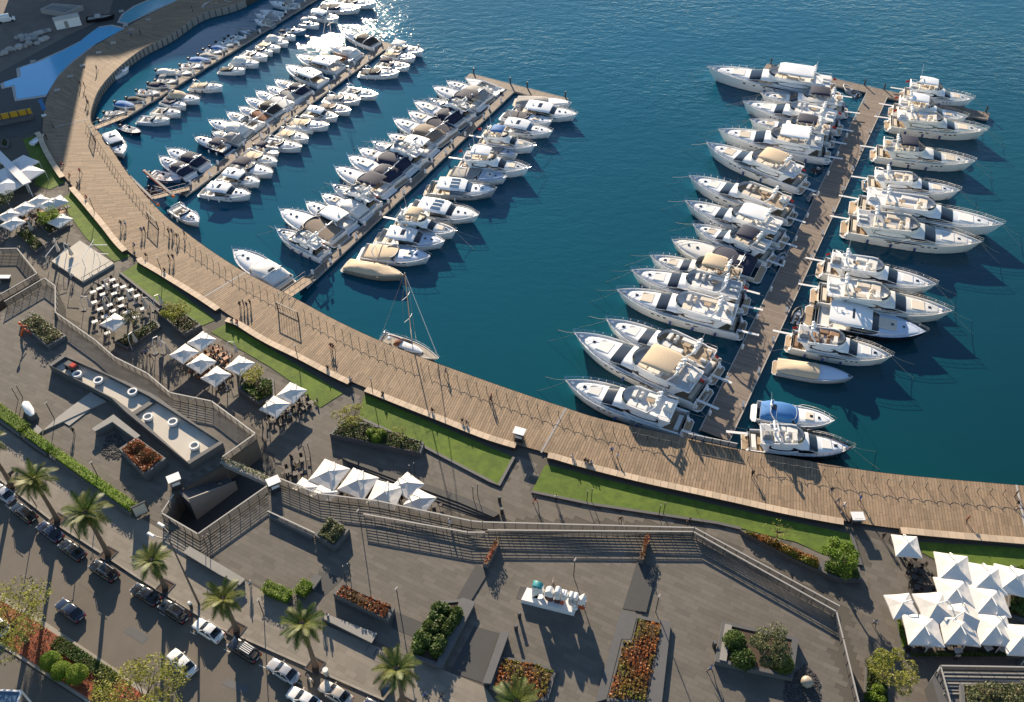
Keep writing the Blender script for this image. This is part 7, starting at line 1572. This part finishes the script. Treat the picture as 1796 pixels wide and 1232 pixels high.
p = at(50, 718, ZU + 1.4); t = thing('car_sign', 'white boat-shaped display on a dark box at the left hedge', 'display', (p.x, p.y, ZU), R(-50)); mb = MB(); mb.box(-1.6, 1.6, -.7, .7, 0, 1.5); mb.build('box', 'concrete_dark', t); mb = MB(); arch(mb, [(-1.9, .2, 1.5, 1.7), (-1.2, .65, 1.5, 2.1), (.6, .7, 1.5, 2.0), (1.9, .3, 1.5, 1.7)], 2.4, 8); mb.build('model_boat', 'gelcoat', t, True)
p = at(44, 588, ZU); t = thing('sculpture', 'orange bent-figure sculpture beside the rocky planter', 'sculpture', p, R(20)); mb = MB(); mb.tube([(-.6, 0, 0), (-.2, 0, .9), (.3, 0, 1.5), (.1, 0, 2.6)], .22, 7, .14); mb.ball((.1, 0, 2.8), .28, 8, 6); mb.tube([(.1, 0, 2.2), (.9, .3, 1.7)], .12, 6, .08); mb.tube([(.3, 0, 1.4), (1.0, -.2, .5), (1.1, -.2, 0)], .16, 6, .1); mb.build('figure', 'orange', t, True)
p = at(112, 565, ZL); t = thing('flower_pot', 'round pot of orange flowers below the left railing', 'flower pot', at(112, 582, ZL), 0); mb = MB(); mb.cyl((0, 0), .5, 0, .8, 10, .7); mb.build('pot', 'concrete_pale', t); bush(t, 'flowers', (0, 0, .7), .8, .8, .7, 'blossom_red', 260, .22, 150)
# black gravel patches, manhole grid, boulder
for poly, n in (([(177, 795), (186, 768), (205, 760), (226, 782), (210, 806), (190, 806)], 420), ([(1378, 1195), (1412, 1166), (1438, 1190), (1440, 1240), (1372, 1240)], 900)):
    rr = random.Random(n); P = ats(poly, ZU); mb = MB()
    for x, y in poly_fill(P, n, rr): s_ = rr.uniform(.06, .16); mb.ball((x, y, ZU + .05), s_, 5, 4, .7)
    o = mb.build('black_pebbles', 'gravel_dark'); o['kind'] = 'stuff'
p = at(1416, 1196, ZU + .5); t = thing('boulder', 'brown boulder on the black pebbles', 'boulder', (p.x, p.y, ZU)); mb = MB(); mb.ball((0, 0, .45), .8, 10, 7, .8); mb.v = [(v[0] * rr.uniform(.92, 1.1), v[1] * rr.uniform(.85, 1.05), v[2]) for v in mb.v]; mb.build('stone', 'hull_tan', t, True)
P = ats([(637, 1148), (646, 1132), (694, 1150), (683, 1172)], ZU + .02); c = sum(P, Vector()) / 4; t = thing('manhole_grid', 'square metal manhole grid set in the pavement', 'manhole', (c.x, c.y, ZU))
for i in range(5):
    for j in range(3):
        if (i, j) == (2, 2): continue
        q = [P[0].lerp(P[3], v).lerp(P[1].lerp(P[2], v), u) - c for u, v in ((i / 5 + .012, j / 3 + .02), ((i + 1) / 5 - .012, j / 3 + .02), ((i + 1) / 5 - .012, (j + 1) / 3 - .02), (i / 5 + .012, (j + 1) / 3 - .02))]; mb = MB(); mb.prism([(v.x, v.y) for v in q], .01, .035); mb.build('cover_tile', 'paving_light', t)
mb = MB(); mb.prism([(v.x - c.x, v.y - c.y) for v in P], 0, .016); mb.build('frame', 'metal_dark', t)
# bottom-right stair house with railing and hedge
P = [at(x, y, ZU) for x, y in [(1640, 1182), (1648, 1169), (1830, 1172), (1830, 1262), (1665, 1262)]]; mb = MB(); mb.prism([(p.x, p.y) for p in P], ZL - .1, 5.2); struct('stair_block', mb, 'concrete_dark')
for k in range(7):
    a = ats([(1655, 1180 + k * 6), (1830, 1183 + k * 6), (1830, 1185.5 + k * 6), (1655, 1182.5 + k * 6)], 5.2); mb = MB(); mb.prism([(p.x, p.y) for p in a], 5.2, 5.38); struct('roof_louvre', mb, 'concrete')
railing('glass-fronted railing over the bottom right stairs', [(1644, 1178), (1650, 1168), (1830, 1171)], 0, 5.2, h=1.0, bars=4); railing('side railing of the bottom right stairs', [(1650, 1170), (1672, 1250)], 0, 5.2, h=1.0, bars=4)
planter('thick hedge of glossy leaves at the bottom right corner', [(1684, 1200), (1830, 1196), (1830, 1262), (1690, 1262)], 5.2, .8, ('cover', 'leaf_olive'), seed=50, n=2600, ph=1.5, leaf=.36)
# glass canopy at the bottom left corner
P = [at(x, y, ZR + 5) for x, y in [(-30, 1210), (38, 1213), (20, 1262), (-30, 1262)]]; t = thing('glass_canopy', 'white-framed glass canopy corner at bottom left', 'canopy', (0, 0, 0)); mb = MB(); mb.prism([(p.x, p.y) for p in P], ZR + 4.9, ZR + 5.0, True); mb.build('glass_roof', 'glass_blue', t)
for a, b in zip(P, P[1:] + P[:1]): mb = MB(); mb.tube([a + Vector((0, 0, .05)), b + Vector((0, 0, .05))], .14, 4); mb.build('roof_edge', 'whitepaint', t)
for q in P: mb = MB(); mb.tube([(q.x, q.y, ZR), (q.x, q.y, ZR + 4.9)], .12, 6); mb.build('column', 'whitepaint', t)
# ---------------------------------------------------------------- beach-club yard at the top left
rr = random.Random(31)
for k, (x, y) in enumerate([(2, 95), (8, 92), (16, 86), (24, 86), (34, 82), (44, 80), (50, 76), (65, 75), (72, 70), (80, 67), (30, 66), (38, 64), (46, 62), (55, 62), (62, 60), (70, 57), (78, 55), (85, 53), (40, 70), (50, 68), (60, 67)]):
    p = at(x, y, ZL + .5); t = thing('rock', f'pale grey rock of the breakwater heap at top left, {ORD[k + 1]} from the left edge', 'rock', (p.x, p.y, ZL), rr.uniform(0, 6), 'rocks at top left'); mb = MB(); s_ = rr.uniform(.7, 1.3); mb.ball((0, 0, .4), s_, 8, 6, .6)
    mb.v = [(v[0] * rr.uniform(.8, 1.2), v[1] * rr.uniform(.7, 1.1), v[2] * rr.uniform(.8, 1.15)) for v in mb.v]; mb.build('stone', 'stone_pale', t)
p = at(118, 38, ZL + 1.5); t = thing('site_container', 'white site container in the yard at top left', 'container', (p.x, p.y, ZL), R(28)); mb = MB(); mb.box(-3.4, 3.4, -1.3, 1.3, .2, 2.7); mb.build('body', 'whitepaint', t); mb = MB(); mb.box(-3.5, 3.5, -1.4, 1.4, 2.7, 2.85); mb.build('roof', 'concrete_pale', t); mb = MB(); mb.box(-1, 0, -1.34, -1.3, .3, 2.2); mb.build('door', 'concrete', t)
P = ats([(70, 16), (92, 6), (145, 10), (115, 24)], ZL + 1.4); c = sum(P, Vector()) / 4; t = thing('slatted_basin', 'pale-rimmed basin with slatted frame in the yard', 'basin', (c.x, c.y, ZL)); L4 = [(p.x - c.x, p.y - c.y) for p in P]; mb = MB(); mb.ring(L4, [(x * .82, y * .78) for x, y in L4], 0, 1.4); mb.build('rim', 'stone_pale', t)
for k in range(7): u = (k + .5) / 7; a = Vector(L4[0]).lerp(Vector(L4[1]), u) * .8; b = Vector(L4[3]).lerp(Vector(L4[2]), u) * .8; mb = MB(); mb.tube([(a.x, a.y, 1.0), (b.x, b.y, 1.0)], .15, 4); mb.build('slat', 'stone_pale', t)
car_p = at(10, 32, ZL + 1); t = thing('parked_van', 'white van parked at the left edge of the yard', 'van', (car_p.x, car_p.y, ZL), R(25)); mb = MB(); arch(mb, [(-2.5, .9, .3, 1.9), (-2.3, .95, .3, 2.1), (1.0, .95, .3, 2.1), (1.7, .9, .3, 1.2), (2.4, .8, .3, .9)], 5, 12); mb.build('body', 'car_white', t, True, 45); mb = MB(); arch(mb, [(.9, .9, 1.2, 2.05), (1.05, .9, 1.2, 2.02), (1.75, .85, 1.1, 1.25)], 4, 10); mb.build('windscreen', 'glass_dark', t, True)
for x in (-1.6, 1.5):
    for y in (-.9, .9): mb = MB(); mb.ball((x, y, .35), .35, 8, 6); mb.build('wheel', 'tyre', t)
p = at(176, 35, ZL + .6); t = thing('beached_boat', 'dark beached boat hull in the yard by the pools', 'boat', (p.x - 4, p.y, ZL), R(15)); H = Hull(8, 2.6, 1.2, 2.0, .3); H.build(t, 'hull_black'); H.deck(t, 'canvas_grey', .05, 1, .2); mb = MB(); mb.box(2.5, 4.0, -.7, .7, 1.0, 1.7); mb.build('cabin', 'gelcoat_grey', t)
for k, (x, y) in enumerate([(58, 108), (220, 45), (213, 20), (230, 53), (199, 77), (174, 94), (145, 117), (124, 136), (101, 160), (260, 36)]):
    p = at(x, y, ZL + .2); t = thing('deck_light', f'small pale deck light box by the pools, {ORD[k + 1]} listed along the edge', 'deck light', (p.x, p.y, ZL + .05 if k < 4 else ZB), R(20), 'deck lights by the pools'); mb = MB(); mb.cushion(-.7, .7, -.45, .45, 0, .4, .1); mb.build('box', 'stone_pale', t)
p, q = at(-20, 213, ZL + 1), at(56, 198, ZL + 1); d = q - p; t = thing('site_barrier', 'yellow site barrier wall in the shade at far left', 'barrier', (p.x, p.y, ZL), math.atan2(d.y, d.x)); mb = MB(); mb.box(0, d.xy.length, -.2, .2, 0, 2.2); mb.build('panel', 'yellowpaint', t); mb = MB(); mb.box(0, d.xy.length, -1.6, -.3, 0, .9); mb.build('base', 'concrete_dark', t)
for k in range(5): mb = MB(); x = d.xy.length * (k + .5) / 5; mb.box(x - .12, x + .12, -.3, .3, 0, 2.3); mb.build('post', 'metal_dark', t)
p = at(78, 205, ZL); t = thing('banner_pole', 'blue banner beside the boardwalk at far left', 'banner', p, R(40)); mb = MB(); mb.tube([(0, 0, 0), (0, 0, 4.6)], .06, 6); mb.build('pole', 'metal_rail', t); mb = MB(); mb.box(.05, 1.0, -.03, .03, 1.6, 4.5); mb.build('banner', 'canvas_blue', t); mb = MB(); mb.box(-.5, .5, -.4, .4, 0, .5); mb.build('base', 'whitepaint', t)
# promenade steps by the middle terrace
for k in range(4):
    o_ = k * 5; P = ats([(600 + o_ * 1, 806 - o_ * 0), (720, 842 - o_ * .2), (818, 876), (876, 904), (866 - k * 4, 910 + k), (805 - k * 6, 884 + k * 3), (700 - k * 4, 846 + k * 3.5), (610, 812 + k * 2.5)], ZL); mb = MB(); mb.prism([(p.x, p.y) for p in P], ZL - .1, ZL + .42 - .12 * k); struct('steps', mb, 'paving_dark')

# street wear: patches, drains, faint parking marks
for k, (poly) in enumerate([[(150, 1010), (185, 1034), (170, 1046), (136, 1022)], [(230, 1098), (262, 1118), (250, 1130), (216, 1108)], [(60, 1008), (84, 1024), (74, 1034), (50, 1018)], [(400, 1190), (440, 1206), (430, 1218), (388, 1200)]]):
    mb = MB(); mb.prism([(p.x, p.y) for p in ats(poly, ZR)], ZR - .02, ZR + .006); struct('asphalt_patch', mb, 'concrete_dark' if k % 2 else 'asphalt')
ks2 = along([p - Vector((0, 0, 0)) for p in kerb[1:-1]], 5.6)
for p, q in zip(ks2, ks2[1:]):
    d = (q - p).normalized(); n_ = Vector((d.y, -d.x, 0)); c = p + n_ * 2.45; mb = MB(); mb.obox(c, d, .5, .06, ZR - .01, ZR + .004); struct('parking_mark', mb, 'roadpaint')
for k, (x, y) in enumerate([(60, 895), (215, 1000), (460, 1140), (620, 1206)]):
    p = at(x, y, ZR); mb = MB(); mb.obox((p.x, p.y), (math.cos(R(-33)), math.sin(R(-33))), .45, .22, ZR - .01, ZR + .012); struct('gutter_drain', mb, 'metal_dark')
